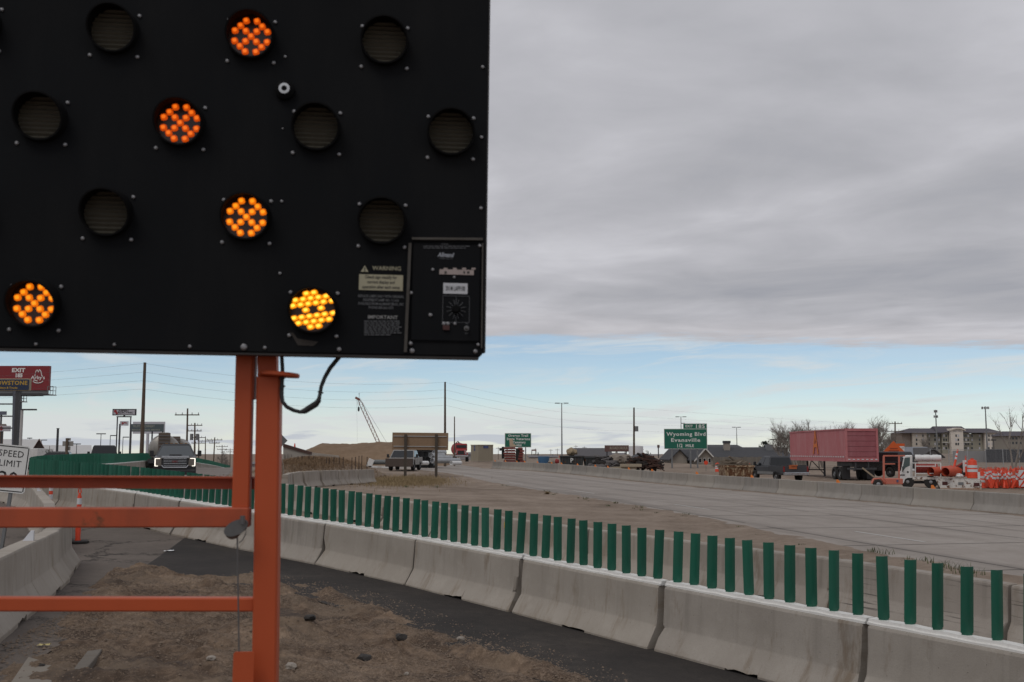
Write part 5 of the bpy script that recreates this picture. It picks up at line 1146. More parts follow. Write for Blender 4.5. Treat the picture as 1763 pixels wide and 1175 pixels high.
mb = MB(); c = L(664, 775); mb.box((c.x, 0, 2.2), (5, 3, 2.4)); mb.build('house', boom, t, bevel=.1); mb = MB(); mb.box((c.x, 0, .5), (6, 4, 1)); mb.build('tracks', dark_steel, t, bevel=.3)
# brown sign back
SD = 74.0; b = gp(723, SD); t = thing('brown_sign', 'back of a wide brown sign board on two dark wooden posts', 'road sign', b); L = lambda x, y: at(x, y, SD)-b
brn = paint('brown_board', (.235,.155,.095), .8, dirt=.35, scale=1.5, dirt_col=(.19,.125,.078)); a = L(675.3, 745.3); e = L(771.5, 775); mb = MB(); mb.box(((a.x+e.x)/2, .1, (a.z+e.z)/2), (e.x-a.x, .03, a.z-e.z), ry=R(.5)); mb.build('board', brn, t)
for y_ in (751.5, 769): c = L(723, y_); mb = MB(); mb.box((c.x, .06, c.z), (91*SD/FPX, .06, .055), ry=R(.6)); mb.build('stringer', paint('stringer_alu', (.42,.41,.40), .4, metal=.5), t)
for x in (698.5, 751.5): c = L(x, 748); mb = MB(); mb.box((c.x, -.05, (c.z-.3)/2), (.185, .15, c.z+.3)); mb.build('post', paint('dark_post', (.065,.052,.04), .9, dirt=.5), t)
# white work truck with a brown front guard
t, q = pickup('white work truck with a wide brown front guard behind the brown sign', gp(698, 92, .03), R(176), paint('dusty_white', (.30,.29,.275), .6, dirt=.6, scale=2, dirt_col=(.14,.12,.10)), 5.4, 2.2, 1.82, (-.7, 1.6), lower=blackp, name='work_truck')
mb = MB(); mb.box((0, q['hl']+.35, .70), (2.34, .25, .70)); mb.build('front_guard', paint('guard_brown', (.075,.055,.045), .85, dirt=.5), t, bevel=.03)
# pipes
galv = paint('galvanised_pipe', (.40,.41,.42), .4, metal=.6, dirt=.4, scale=2); blackpipe = paint('black_pipe', (.016,.017,.018), .55, dirt=.3, scale=3, dirt_col=(.05,.045,.04))
def pipe(label, px0, px1, py, d, r_, mat, group, dd=0.0, flange=True, open_end=False, name='pipe'):
    A, B_ = at(px0, py, d), at(px1, py, d+dd); b = (A+B_)/2; mb = MB(); n = 16; o = None; ax = (B_-A); q_ = ax.to_track_quat('Z', 'Y'); mb.lathe([(r_*.86, -ax.length/2+.2), (r_*.86, -ax.length/2), (r_, -ax.length/2), (r_, ax.length/2), (r_*.86, ax.length/2), (r_*.86, ax.length/2-.2)], n, q_.to_matrix().to_4x4())
    if flange:
        for s in (-1, 1): mb.lathe([(r_*1.35, s*(ax.length/2-.05)), (r_*1.35, s*ax.length/2*1.0)], n, q_.to_matrix().to_4x4())
    return tag(mb.build(name, mat, loc=b, smooth=True), label, 'pipe', group)
pipe('dark pipe with white flanges lying left of the work truck', 638, 672, 796, 96, .22, paint('pipe_grey', (.12,.13,.13), .5, dirt=.4), 'pipes')
b = gp(637, 95.4); mb = MB(); mb.box((0, 0, .5), (.5, .2, .9), ry=.4); mb.box((.3, 0, .25), (.9, .2, .14)); tag(mb.build('pipe_stand', white_m, loc=b), 'white angled pipe stand at the left end of the dark pipe', 'stand'); b = gp(672, 95.4); mb = MB(); mb.box((0, 0, .45), (.35, .25, .8), ry=-.3); mb.box((-.3, 0, .2), (.9, .2, .12)); tag(mb.build('pipe_stand', white_m, loc=b), 'white pipe stand beside the work truck', 'stand')
k = 0
for row, n in enumerate((4, 4, 3, 3)):
    for i in range(n):
        r_ = .33; X = at(716+i*8.2+(4 if row % 2 else 0), 790, 112).x; b = Vector((X, 112+.1*row, g(X, 112)+r_+row*r_*1.75)); mb = MB(); ribs = [(r_*.88, .3), (r_*.88, 0)]
        for z in range(24): ribs += [(r_, z*.25), (r_*.93, z*.25+.12)]
        mb.lathe(ribs, 18, Matrix.Rotation(R(-90), 4, 'X')); tag(mb.build('corrugated_pipe', blackpipe, loc=b, smooth=True), f'black corrugated pipe in the stack, {nth(k)} counting up from lower left', 'pipe', 'black corrugated pipes'); k += 1
for i, (px0, px1, py, d) in enumerate(((744, 790, 793.5, 108), (746, 776, 789, 110), (742, 763, 784.5, 111), (748, 765, 779.5, 112))): pipe(f'silver culvert pipe right of the black pipes, {("lowest","second lowest","third lowest","topmost")[i]} of its stack', px0, px1, py, d, .28, galv, 'silver pipes', 3.0, False)
for i, (px0, px1) in enumerate(((724, 736), (777, 793))): pipe(('short white pipe lying against the black pipe stack', 'short pale pipe at the right end of the silver pipes')[i], px0, px1, 797.5, 104, .2, white_m, 'pipes', 1.5, False)
# red tank truck
TD = 168.0; b = gp(790, TD); tr = paint('truck_red', (.33,.022,.022), .4, dirt=.35, scale=1.2, dirt_col=(.3,.08,.07)); t = thing('tank_truck', 'red tank truck facing the viewer beside the beige container', 'truck', b, R(0)); L = lambda x, y: at(x, y, TD)-b; K = TD/FPX
z = lambda y: L(790, y).z
cx = L(794, 780).x; mb = MB(); mb.box((cx, 1.3, (z(764)+z(777))/2), (19*K, 1.6, z(764)-z(777))); mb.build('cab', tr, t, bevel=.12)
mb = MB(); mb.box((cx, .48, z(769)), (17.5*K, .06, 4.6*K)); mb.build('windshield', glass_m, t)
mb = MB(); mb.loft([[(cx-8*K, .5, z(773.5)), (cx+8*K, .5, z(773.5)), (cx+10.5*K, .5, z(786)), (cx-10.5*K, .5, z(786))], [(cx-6*K, -1.2, z(775)), (cx+6*K, -1.2, z(775)), (cx+7.5*K, -1.2, z(786)), (cx-7.5*K, -1.2, z(786))]]); mb.build('hood', tr, t, bevel=.08)
mb = MB(); mb.box((cx, -1.23, z(779.5)), (11*K, .08, 6.5*K)); mb.build('grille', blackp, t); mb = MB(); mb.box((cx, -1.35, z(785.5)), (25*K, .3, 3.2*K)); mb.build('bumper', chrome, t, bevel=.05)
for s in (-1, 1):
    mb = MB(); mb.box((cx+s*9.6*K, -.6, z(782)), (4*K, 1.3, 5*K)); mb.build('fender', tr, t, bevel=.1); wheel(t, cx+s*9.4*K, -.3, .5, .35, s)
    mb = MB(); mb.cyl((cx+s*8.5*K, -1.27, z(781)), (cx+s*8.5*K, -1.33, z(781)), .14, .14, 12); mb.build('headlamp', chrome, t)
cl = L(786, 774); mb = MB(); T = Matrix.Translation((cl.x, 3.0, z(773.5)))@Matrix.Rotation(R(-90), 4, 'X'); mb.lathe([(.4, -.25), (1.0, -.1), (1.08, .2), (1.08, 6), (.9, 6.4)], 22, T); mb.build('tank', paint('tank_pink_red', (.36,.075,.075), .5, dirt=.3), t, smooth=True); wheel(t, L(780, 790).x, 4.0, .5, .5, -1); wheel(t, cx+8*K, 4.5, .5, .5, 1)
mb = MB(); e_ = L(784.5, 762); mb.tube([(e_.x, 2.3, .5), (e_.x, 2.3, e_.z), (e_.x+.2, 2.2, e_.z+.2), (e_.x+.5, 2.2, e_.z-.1)], .09, 8); mb.build('exhaust', dark_steel, t, smooth=True)
# beige container
CD2 = 148.0; bei = paint('container_beige', (.31,.27,.205), .7, dirt=.3, scale=1.0, dirt_col=(.24,.20,.15)); P0, P1, P2 = at(810, 790, CD2+1.2), at(823.3, 790, CD2), at(849, 790, CD2+.7); b = Vector((P1.x, P1.y, g(P1.x, P1.y))); h = at(823, 766, CD2).z-b.z
t = thing('shipping_container', 'beige steel site container with small blue notices', 'container', b); e1 = P0-P1; e1.z = 0; e2 = P2-P1; e2.z = 0; e1 = e1.normalized()*2.3; e1 = Vector((e1.x, 4.6*.55, 0)); 
q = [Vector((0, 0, 0)), e2, e2+Vector((e1.x, e1.y, 0)), Vector((e1.x, e1.y, 0))]
q = [Vector((0, 0, 0)), Vector((P2.x-P1.x, .9, 0)), Vector((P2.x-P1.x+P0.x-P1.x, 3.6, 0)), Vector((P0.x-P1.x, 2.6, 0))]
mb = MB(); mb.loft([[p_+Vector((0, 0, .1)) for p_ in q], [p_+Vector((0, 0, h)) for p_ in q]]); mb.build('body', bei, t)
def corr(A, B_, n):
    nrm = Vector(((B_-A).y, -(B_-A).x, 0)).normalized()
    for i in range(n): c = A.lerp(B_, (i+.5)/n)+nrm*.015; mb.box((c.x, c.y, h/2+.05), ((B_-A).length/n*.5, .05, h-.35), rz=math.atan2((B_-A).y, (B_-A).x))
mb = MB(); corr(q[0], q[1], 9); corr(q[3], q[0], 5); mb.build('corrugation', bei, t)
mb = MB(); 
for A, B_ in ((q[0], q[1]), (q[3], q[0])):
    for zz_ in (.16, h-.05): c = (A+B_)/2; mb.box((c.x, c.y-.02, zz_), ((B_-A).length, .12, .12), rz=math.atan2((B_-A).y, (B_-A).x))
mb.build('rail', bei, t)
ntc = paint('notice_blue', (.03,.05,.16), .6, dirt=.4, scale=4, dirt_col=(.3,.3,.36))
for fx, A, B_, zz_, w_, h_ in ((.5, q[0], q[1], h-.32, .72, .36), (.55, q[3], q[0], h-.25, .45, .3), (.55, q[3], q[0], h-.68, .45, .36)):
    c = A.lerp(B_, fx); an = math.atan2((B_-A).y, (B_-A).x); nrm = Vector((math.sin(an), -math.cos(an), 0))*.06; mb = MB(); mb.box((c.x+nrm.x, c.y+nrm.y, zz_), (w_, .02, h_), rz=an); mb.build('notice', ntc, t)
# green signs
def green_sign(label, px, d, l, r_, tp, bt, lines, posts, base_y=None, tab=None):
    b = gp(px, d); t = thing('guide_sign', label, 'road sign', b); L = lambda x, y: at(x, y, d)-b; K = d/FPX
    def panel(l, r_, tp, bt, y):
        A, B_ = L(l, tp), L(r_, bt); mb = MB(); mb.box(((A.x+B_.x)/2, y+.02, (A.z+B_.z)/2), (B_.x-A.x, .03, A.z-B_.z)); e = mb.build('border', sign_white, t); bd = .8*K
        mb = MB(); mb.box(((A.x+B_.x)/2, y, (A.z+B_.z)/2), (B_.x-A.x-2*bd, .03, A.z-B_.z-2*bd)); return mb.build('panel', sign_green, t)
    pn = panel(l, r_, tp, bt, 0)
    if tab: tp_ = panel(*tab[:4], .05)
    for s, x, y, hp, wd, on in lines:
        c = L(x, y); me = text_mesh(s, hp*K/.70, sign_white, bold=.012*K*15, spacing=1.12); xs = [v.co.x for v in me.vertices]; xm = (max(xs)+min(xs))/2; k = wd*K/(max(xs)-min(xs))
        for v in me.vertices: v.co.x = (v.co.x-xm)*k
        link('lettering', me, tp_ if on else pn, (c.x, -.02 if not on else .03, c.z), FACE)
    for x in posts: c = L(x, bt); mb = MB(); mb.box((c.x, .14, (tp and c.z+.4)/2), (.17, .12, c.z+.6)); mb.build('post', grey_steel, t)
    return t
green_sign('green EXIT 185 guide sign for the boulevard, right of centre', 1180, 126, 1143, 1218, 738.5, 773.5, [('Wyoming Blvd', 1181, 748, 6.2, 67, 0), ('Evansville', 1180.5, 758.3, 6.0, 50, 0), ('1/2', 1170.5, 767.8, 6.0, 9, 0), ('MILE', 1187.5, 768, 4.6, 14, 0), ('EXIT', 1186.5, 734.2, 4.0, 12.5, 1), ('185', 1206, 734.6, 6.0, 15, 1)], (1157, 1189, 1201), tab=(1176, 1217.5, 729.3, 739.5))
green_sign('green four-line memorial guide sign behind the red steel forms', 891, 165, 869, 914.6, 746, 770.6, [('Oregon Trail', 892, 750.5, 4.0, 34, 0), ('State Veterans', 892.5, 756.3, 4.0, 40, 0), ('Cemetery', 894, 762, 4.0, 22, 0), ('1 MILE', 892, 767.2, 3.0, 12, 0)], (873, 905))
# red steel forms with a pale bucket on top
b = gp(884, 116); t = thing('steel_forms', 'stack of red steel forms beyond the highway barrier', 'steel forms', b); L = lambda x, y: at(x, y, 116)-b; K = 116/FPX; redf = paint('form_red', (.20,.045,.035), .7, dirt=.5, scale=2, dirt_col=(.09,.03,.025)); darkf = paint('form_dark', (.022,.025,.022), .8)
for i in range(6):
    zz_ = L(884, 796-i*4.4).z; x0_ = L(866.5+(i*2) % 3, 790).x; x1_ = L(888, 790).x; mb = MB(); mb.box(((x0_+x1_)/2, 0, zz_+.06), (x1_-x0_, 2.2, .10)); mb.box(((x0_+x1_)/2, -.9, zz_+.17), (x1_-x0_-.1, .2, .12)); mb.build('form', redf, t)
    mb = MB(); x2_ = L(902.5-(i*3) % 4, 790).x; mb.box((x2_-.25, -.3, zz_+.1), (.5, 2.2, .2)); mb.build('form_end', redf, t)
mb = MB(); A, B_ = L(888, 772), L(900, 797); mb.box(((A.x+B_.x)/2, 0, (A.z+B_.z)/2), (B_.x-A.x, 2.0, A.z-B_.z)); mb.build('inner_panel', darkf, t); mb = MB(); A, B_ = L(863.5, 769.5), L(868.5, 790); mb.box(((A.x+B_.x)/2, .6, (A.z+B_.z)/2), (.3, .6, A.z-B_.z)); mb.box((A.x-.05, .3, L(864, 774).z), (.4, .4, .3)); mb.build('clamp', darkf, t)
b2 = at(882, 770, 118); mb = MB(); K = 118/FPX
mb.loft([[(-5*K, y, 15*K) if 0 else p_ for p_ in ((-4.5*K, y, 0), (6*K, y, 0), (6.5*K, y, 3.5*K), (1.8*K, y, 4.5*K), (.8*K, y, 13.5*K), (-5*K, y, 14*K))] for y in (-.3, .3)]); o = tag(mb.build('aerial_bucket', paint('fiberglass_tan', (.50,.40,.28), .6, dirt=.5, scale=4, dirt_col=(.32,.15,.08)), loc=b2, bevel=.05), 'tan seat-shaped bucket perched on the red steel forms', 'bucket')
# masts and small far things
def mast(label, px, top, d, r_, heads, group='light masts', name='light_mast'):
    b = gp(px, d); h = at(px, top, d).z-b.z; t = thing(name, label, 'light mast', b, 0, group); mb = MB(); mb.cyl((0, 0, -.2), (0, 0, h), r_, r_*.5, 10); mb.build('pole', grey_steel, t, smooth=True)
    mb = MB()
    for s, dx_ in heads: mb.box((dx_, 0, h-s), (abs(.9), .3, .16)); mb.box((dx_/2, 0, h-s), (abs(dx_), .07, .07))
    mb.build('lamp_head', dark_steel, t); return t
mast('tall thin light mast left of the dark skips', 967.5, 694.5, 210, .16, ((0, -.9), (0, .9))); mast('light mast behind the exit sign', 1173.5, 718, 260, .15, ((0, -.9), (0, .9), (1.6, .5))); mast('light mast above the long dark-roofed house', 1269.3, 736, 280, .14, ((0, -.7), (0, .7)))
b = gp(1333, 170); t = lot_light('small lamp post left of the bare trees', 1331.5, 757.5, 170, .9)
h = at(1094.5, 738, 190).z-POLE_X.location.z; mb = MB(); mb.cyl((.5, -.3, h-.55), (.5, -.3, h+.4), .32, .32, 12); mb.build('transformer', grey_steel, POLE_X, smooth=True)
for k, (px_, tp, wp) in enumerate(((919.5, 781, 6), (926.5, 779, 5), (933, 783.5, 5), (951.5, 782.5, 7), (1116, 777.5, 5), (1120, 779.5, 4), (1130, 783, 6))): conifer(f'small far conifer on the skyline, {nth(k)} from the left', px_, 340, tp, wp, k)
t, L, pn = pole_sign('small far sign on two posts left of the conifers', 'pole_sign', 919, 320, 915, 923.5, 774.3, 776.6, paint('far_sign_red', (.20,.10,.09), .7), (915.6, 922.8), th=.2)
pole_sign('small square sign on a tall post near the exit sign', 'pole_sign', 1133.5, 240, 1131.5, 1135.7, 766.3, 771.3, paint('sq_sign', (.10,.06,.05), .7), (1133.5,), th=.2)
rnd = random.Random(9)
for k in range(16):
    px_ = 790+k*22+rnd.uniform(-8, 8); d_ = rnd.uniform(300, 420); b = gp(px_, d_); h = at(px_, rnd.uniform(766, 776), d_).z-b.z; mb = MB(); mb.cyl((0, 0, 0), (0, 0, h), .09, .06, 5); mb.box((0, 0, h-.4), (1.4, .1, .1)); tag(mb.build('far_pole', wood, loc=b), f'thin far pole on the skyline, {nth(k)} from the left of the beige container', 'pole', 'thin far poles')
# far low building line on the skyline
fb = paint('far_wall', (.30,.29,.29), .8, dirt=.3, scale=.2); fr_ = paint('far_roof', (.17,.16,.165), .8)
for px_, w_, wt, rt, d, lab in ((812, 40, 783, 780, 330, 'low far building behind the beige container'), (935, 46, 788, 785.5, 300, 'low far building below the small conifers'), (1010, 30, 786, 783, 320, 'low far building behind the dark skips'), (1128, 22, 787.5, 784, 300, 'low far building left of the exit sign posts'), (1060, 34, 784, 781, 350, 'low far building behind the lettered billboard'), (440, 60, 800, 797, 300, 'low far building hidden behind the orange masts')):
    gable(lab, px_, d, w_, wt, rt, 0, fb, fr_, 10, 'side', group='far low buildings')
# ================================================================== RIGHT SIDE
def blob(name, label, cat, px, py, d, wpx, hpx, mat, seed, flat=.8, n=3, group=None, dep=None):
    b = gp(px, d); K = d/FPX; c = at(px, py, d)-b; rnd = random.Random(seed); bm = bmesh.new(); bmesh.ops.create_icosphere(bm, subdivisions=n, radius=1)
    mb = MB(); vs = []
    for v in bm.verts:
        k = 1+.35*fbm(v.co.x*1.5+seed, v.co.y*1.5, v.co.z*1.5, 4); vs.append((c.x+v.co.x*k*wpx*K/2, v.co.y*k*(dep or wpx*K/2), c.z+v.co.z*k*hpx*K/2))
    mb.add(vs, [tuple(v.index for v in f.verts) for f in bm.faces]); bm.free(); return tag(mb.build(name, mat, loc=b, smooth=True), label, cat, group)
def skip(label, px, d, wpx, tp, bt, mat, rz=0.0, depth=1.8, name='skip', mark=None, rib=True):
    b = gp(px, d); K = d/FPX; w_ = wpx*K; h = at(px, tp, d).z-b.z; z0 = max(0.05, at(px, bt, d).z-b.z); t = thing(name, label, 'skip', b, rz); mb = MB()
    mb.loft([[(-w_/2+.12, -depth/2, z0), (w_/2-.12, -depth/2, z0), (w_/2-.12, depth/2, z0), (-w_/2+.12, depth/2, z0)], [(-w_/2, -depth/2-.1, h), (w_/2, -depth/2-.1, h), (w_/2, depth/2, h), (-w_/2, depth/2, h)], [(-w_/2+.08, -depth/2-.02, h), (w_/2-.08, -depth/2-.02, h), (w_/2-.08, depth/2-.08, h), (-w_/2+.08, depth/2-.08, h)], [(-w_/2+.2, -depth/2+.1, z0+.2), (w_/2-.2, -depth/2+.1, z0+.2), (w_/2-.2, depth/2-.1, z0+.2), (-w_/2+.2, depth/2-.1, z0+.2)]]); mb.build('bin', mat, t)
    mb = MB(); mb.box((0, -depth/2-.13, h-.05), (w_+.06, .10, .12)); mb.build('rim', mat, t)
    if rib:
        for i in range(int(w_/.7)+1): x = -w_/2+.2+i*(w_-.4)/max(1, int(w_/.7)); mb = MB(); mb.box((x, -depth/2-.10, (h+z0)/2), (.09, .10, h-z0-.1), rx=R(-4)); mb.build('rib', mat, t)
    if mark: text(mark, .55, sign_white, t, (-w_*.02, -depth/2-.19, (h+z0)/2+.05), bold=.01)
    return t
dk_skip = paint('skip_dark', (.035,.042,.045), .7, dirt=.5, scale=1.5, dirt_col=(.075,.06,.05), rust=.2); rusty = paint('skip_rusty', (.40,.31,.20), .8, dirt=.7, scale=2.2, dirt_col=(.22,.11,.05), rust=.75)
skip('dark steel skip with a white letter beyond the highway barrier', 984, 98, 40, 785, 803, dk_skip, mark='P'); skip('second dark steel skip right of the lettered one', 1020, 98, 30, 787, 803, dk_skip, name='skip')
hay = paint('tan_bundle', (.30,.235,.15), .9, dirt=.6, scale=3, dirt_col=(.16,.12,.08), bump=.5); stone_p = paint('stone_heap', (.235,.20,.165), .9, dirt=.7, scale=3, dirt_col=(.10,.08,.065), bump=.6); scrap_m = paint('scrap_dark', (.025,.022,.021), .9, dirt=.5, scale=3, dirt_col=(.07,.05,.04))
blob('tarp_bundle', 'tan tarp-wrapped bundle on top of the dark skip', 'bundle', 984, 778.5, 99, 19, 13, hay, 1)
blob('rubble_heap', 'grey-brown rubble heap right of the second skip', 'rubble', 1062, 793, 96, 36, 20, stone_p, 4); blob('rubble_heap', 'leaning slab of rubble above the heap, right part', 'rubble', 1076, 787.5, 97, 24, 9, stone_p, 6)
def scrap(label, px, d, l, r_, tp, bt, n, mat, seed, name='scrap_heap', cat='scrap', mix_m=None, shape=None):
    b = gp(px, d); t = thing(name, label, cat, b); rnd = random.Random(seed); L = lambda x, y: at(x, y, d)-b
    A, B_ = L(l, tp), L(r_, bt); mats = [mat]+(mix_m or [])
    for j, m_ in enumerate(mats):
        mb = MB()
        for k in range(n//len(mats)):
            u = rnd.random(); x = A.x+(B_.x-A.x)*u; zmax = (A.z-B_.z)*(shape(u) if shape else (1-abs(u*2-1)**2)); z = B_.z+zmax*rnd.random()**.8; ln = rnd.uniform(.5, 1.7)
            mb.box((x, rnd.gauss(0, .8), z), (ln, rnd.uniform(.06, .25), rnd.uniform(.05, .18)), rz=rnd.uniform(-.8, .8), ry=rnd.gauss(0, .25))
        stuff(mb.build('scrap', m_, t))
    return t
scrap('heap of dark scrap steel right of the rubble', 1110, 92, 1084, 1131, 787, 806, 240, scrap_m, 2, mix_m=[paint('scrap_rust', (.07,.035,.025), .9)])
scrap('tangle of dark pipework between the skips and the rubble', 1040, 93, 1024, 1056, 787, 803, 120, scrap_m, 5, mix_m=[paint('scrap_grey', (.16,.15,.15), .8)])
b = gp(1085, 84); mb = MB(); c = at(1086, 801.5, 84)-b; mb.box((c.x, 0, c.z), (35*84/FPX, .9, .22)); mb.box((c.x-.5, .2, c.z-.2), (40*84/FPX, .9, .16)); tag(mb.build('plank_stack', paint('plank_pale', (.36,.30,.22), .8, dirt=.4), loc=b), 'pale planks stacked in front of the dark scrap heap', 'planks')
blu = paint('tarp_blue', (.03,.10,.20), .6, dirt=.3); b = gp(937, 112); mb = MB(); c = at(936, 793, 112)-b; mb.lathe([(.5, c.z-.7), (.62, c.z+.35), (.60, c.z+.42)], 14, Matrix.Translation((c.x, 0, 0))); tag(mb.build('blue_barrel', blu, loc=b, smooth=True), 'blue barrel behind the highway barrier', 'barrel')
blob('material_bag', 'red material bag left of the dark skip', 'bag', 959, 794.5, 101, 8, 9, paint('bag_red', (.30,.03,.03), .7), 9, n=2); blob('material_bag', 'grey sagging bag right of the blue barrel', 'bag', 950, 796, 104, 14, 6, stone_p, 12, n=2)
b = gp(965, 100); c = at(965.3, 786.5, 100)-b; t = thing('flag', 'small bright orange-red flag at the left end of the dark skip', 'flag', b); mb = MB(); mb.cyl((c.x, 0, 0), (c.x, 0, c.z+.1), .02, .02, 6); mb.build('staff', grey_steel, t); mb = MB(); mb.add([(c.x-.15, 0, c.z-.1), (c.x+.02, .03, c.z-.1), (c.x+.02, 0, c.z+.09), (c.x-.15, .03, c.z+.09)], [(0, 1, 2, 3)]); mb.build('cloth', cone_o, t)
# weathered building, lettered billboard, tank
gable('weathered low building with grey roof behind the dark skip', 1022, 190, 58, 786, 773.5, 0, paint('weathered_wall', (.22,.185,.18), .9, dirt=.6, scale=.8), paint('weathered_roof', (.09,.085,.09), .8), 8, 'side')
t, L, pn = pole_sign('dark graffiti-lettered billboard above the weathered building', 'pole_sign', 1061, 180, 1041, 1082.5, 767, 778, paint('board_dark_red', (.11,.055,.05), .7, dirt=.5, scale=.6, dirt_col=(.17,.14,.12)), (1045, 1062, 1078), [('ROAD HOLE', 1065, 772, 4.5, paint('letter_tan', (.34,.31,.24), .7), 30)], cat='billboard')
b = gp(1095, 230); mb = MB(); h = at(1095, 768.5, 230).z-b.z; r_ = 12.5*230/FPX; mb.lathe([(r_, 0), (r_, h-.15), (r_*.98, h), (r_*.2, h+.15)], 30); tag(mb.build('storage_tank', paint('tank_white', (.62,.62,.63), .5, dirt=.2, scale=.5), loc=b, smooth=True), 'large white storage tank behind the wooden pole', 'tank')
# houses
siding = paint('siding_beige', (.30,.265,.225), .8, dirt=.3, scale=.8); shingle = paint('shingle_dark', (.045,.046,.052), .85, dirt=.4, scale=1.2, dirt_col=(.075,.072,.072)); trim_w = paint('trim_white', (.60,.58,.55), .6, dirt=.2); tan_sid = paint('siding_tan', (.33,.30,.26), .8, dirt=.3)
def window(t, x, y, z, w_, h_):
    mb = MB(); mb.box((x, y-.03, z), (w_, .08, h_)); f = mb.build('window', trim_w, t); mb = MB(); mb.box((x, y-.075, z), (w_*.74, .02, h_*.78)); mb.build('pane', glass_m, f)
HD = 150.0; K = HD/FPX
t, w_, h, hr = gable('small grey shed house with a low gable behind the scrap heap', 1112, 140, 50, 796, 783.5, 0, tan_sid, shingle, 9, 'front')
t, w_, h, hr = gable('small beige gabled house left of the exit sign posts', 1170, HD, 26, 789, 775.5, 0, siding, shingle, 10, 'front'); mb = MB()
t, w_, h, hr = gable('dark-roofed wing of the small beige house behind the sign posts', 1193, HD+4, 40, 789, 775, 0, siding, shingle, 8, 'side')
t, w_, h, hr = gable('beige gable front of the long dark-roofed house', 1214, HD-6, 28, 789, 773.5, 0, siding, shingle, 10, 'front')
for x in (-.7, -.1, .6): window(t, x, 0, h*.62, .38, .7)
mb = MB()
for s in (-1, 1): mb.loft([[(s*(w_/2+.45), y, h-.45*(hr-h)/(w_/2)-.06), (0, y, hr-.04), (0, y, hr+.20), (s*(w_/2+.45), y, h-.45*(hr-h)/(w_/2)+.18)] for y in (-.50, -.42)])
mb.build('barge_board', trim_w, t)
t, w_, h, hr = gable('long low house with dark shingle roof behind the black pickup', 1290, HD, 142, 788.5, 772.5, 0, siding, shingle, 11, 'side')
mb = MB(); mb.box((0, -.42, h-.06), (w_+.8, .06, .16)); mb.build('fascia', trim_w, t)
for i in range(5): window(t, -w_/2+1.3+i*w_/5.6, 0, h*.62, .8, .9)
mb = MB(); c = at(1251, 768, HD+4).x-t.location.x; mb.box((c, 4, hr+.15), (.85, .85, 1.3)); ch = mb.build('chimney', siding, t); mb = MB(); mb.box((c, 4, hr+.95), (1.0, 1.0, .35)); mb.build('chimney_cap', dark_steel, ch)
mb = MB(); c = at(1324, 768, HD+4).x-t.location.x; mb.box((c, 4, hr+.1), (1.0, .9, 1.0)); mb.build('vent_box', grey_steel, t)
t2, a_, b__, c_ = gable('raised hip of dark roof behind the long house ridge', 1247, HD+10, 60, 774, 768, 0, siding, shingle, 10, 'side')
# board fence behind the pickup
b = gp(1330, 132); t = thing('board_fence', 'weathered upright board fence between the long house and the red trailer', 'fence', b); K = 132/FPX; fw = paint('fence_board', (.20,.18,.155), .9, dirt=.5, scale=3, vary=.5); h = at(1330, 787, 132).z-b.z
bm_ = MB(); bm_.box((0, 0, h/2), (.30, .03, h)); FB = bm_.mesh('board', fw); n = 60
for i in range(n): x = -100*K+i*(160*K)/n; o = link('board', FB, t, (x, random.uniform(-.01, .01), g(b.x+x, 132)-b.z+random.uniform(-.06, .03)))
mb = MB(); mb.box((-20*K, .06, h*.75), (160*K, .05, .1)); mb.box((-20*K, .06, h*.25), (160*K, .05, .1)); mb.build('rail', fw, t)
# trees
bare_tree('broad bare tree rising left of the red trailer', 1352, 120, 725, .8, 11); bare_tree('slim bare tree between the broad one and the trailer', 1372, 118, 716, .6, 31); bare_tree('bare tree with upright crown above the red trailer roof, left', 1384, 125, 720, .6, 12); bare_tree('small bare tree top showing above the trailer roof', 1412, 128, 729, .6, 13)
bare_tree('tall bare tree behind the rear of the red trailer', 1490, 118, 712, .62, 14); bare_tree('bare tree directly right of the trailer', 1516, 122, 716, .7, 15); bare_tree('bare tree between the trailer and the hotel', 1533, 140, 722, .75, 16); bare_tree('bare tree showing over the trailer roof, right of its painted letter', 1468, 126, 722, .6, 18)
bare_tree('tall sparse bare tree at the right edge', 1752, 105, 690, .42, 17, .62, stems=2); bare_tree('brown bare tree in front of the hotel left wing', 1600, 200, 748, .7, 19); bare_tree('small bare tree left of the hotel', 1548, 190, 752, .8, 20)
b = gp(1318, 175); t = thing('evergreen_tree', 'dark rounded evergreen behind the long house roof', 'tree', b, 0); mb = MB(); h = at(1318, 758.5, 175).z-b.z; mb.cyl((0, 0, 0), (0, 0, h*.8), .2, .08, 8); mb.build('trunk', bark, t); mb = MB(); rnd = random.Random(3)
for k in range(1100):
    a, e_, q_ = rnd.random()*6.28, rnd.uniform(-.6, 1.57), rnd.random()**.4; c = Vector((math.cos(a)*math.cos(e_)*q_*1.0, math.sin(a)*math.cos(e_)*q_*1.0, h-1.5+math.sin(e_)*q_*1.45))*1.0; c += Vector((fbm(c.x*2, c.z*2, 1)*.3, 0, fbm(c.x*2, c.z*2, 5)*.3)); s = .17; mb.add([c+Vector((rnd.uniform(-s, s), rnd.uniform(-s, s), rnd.uniform(-s, s))) for _ in range(3)], [(0, 1, 2)])
mb.build('crown', needle, t)
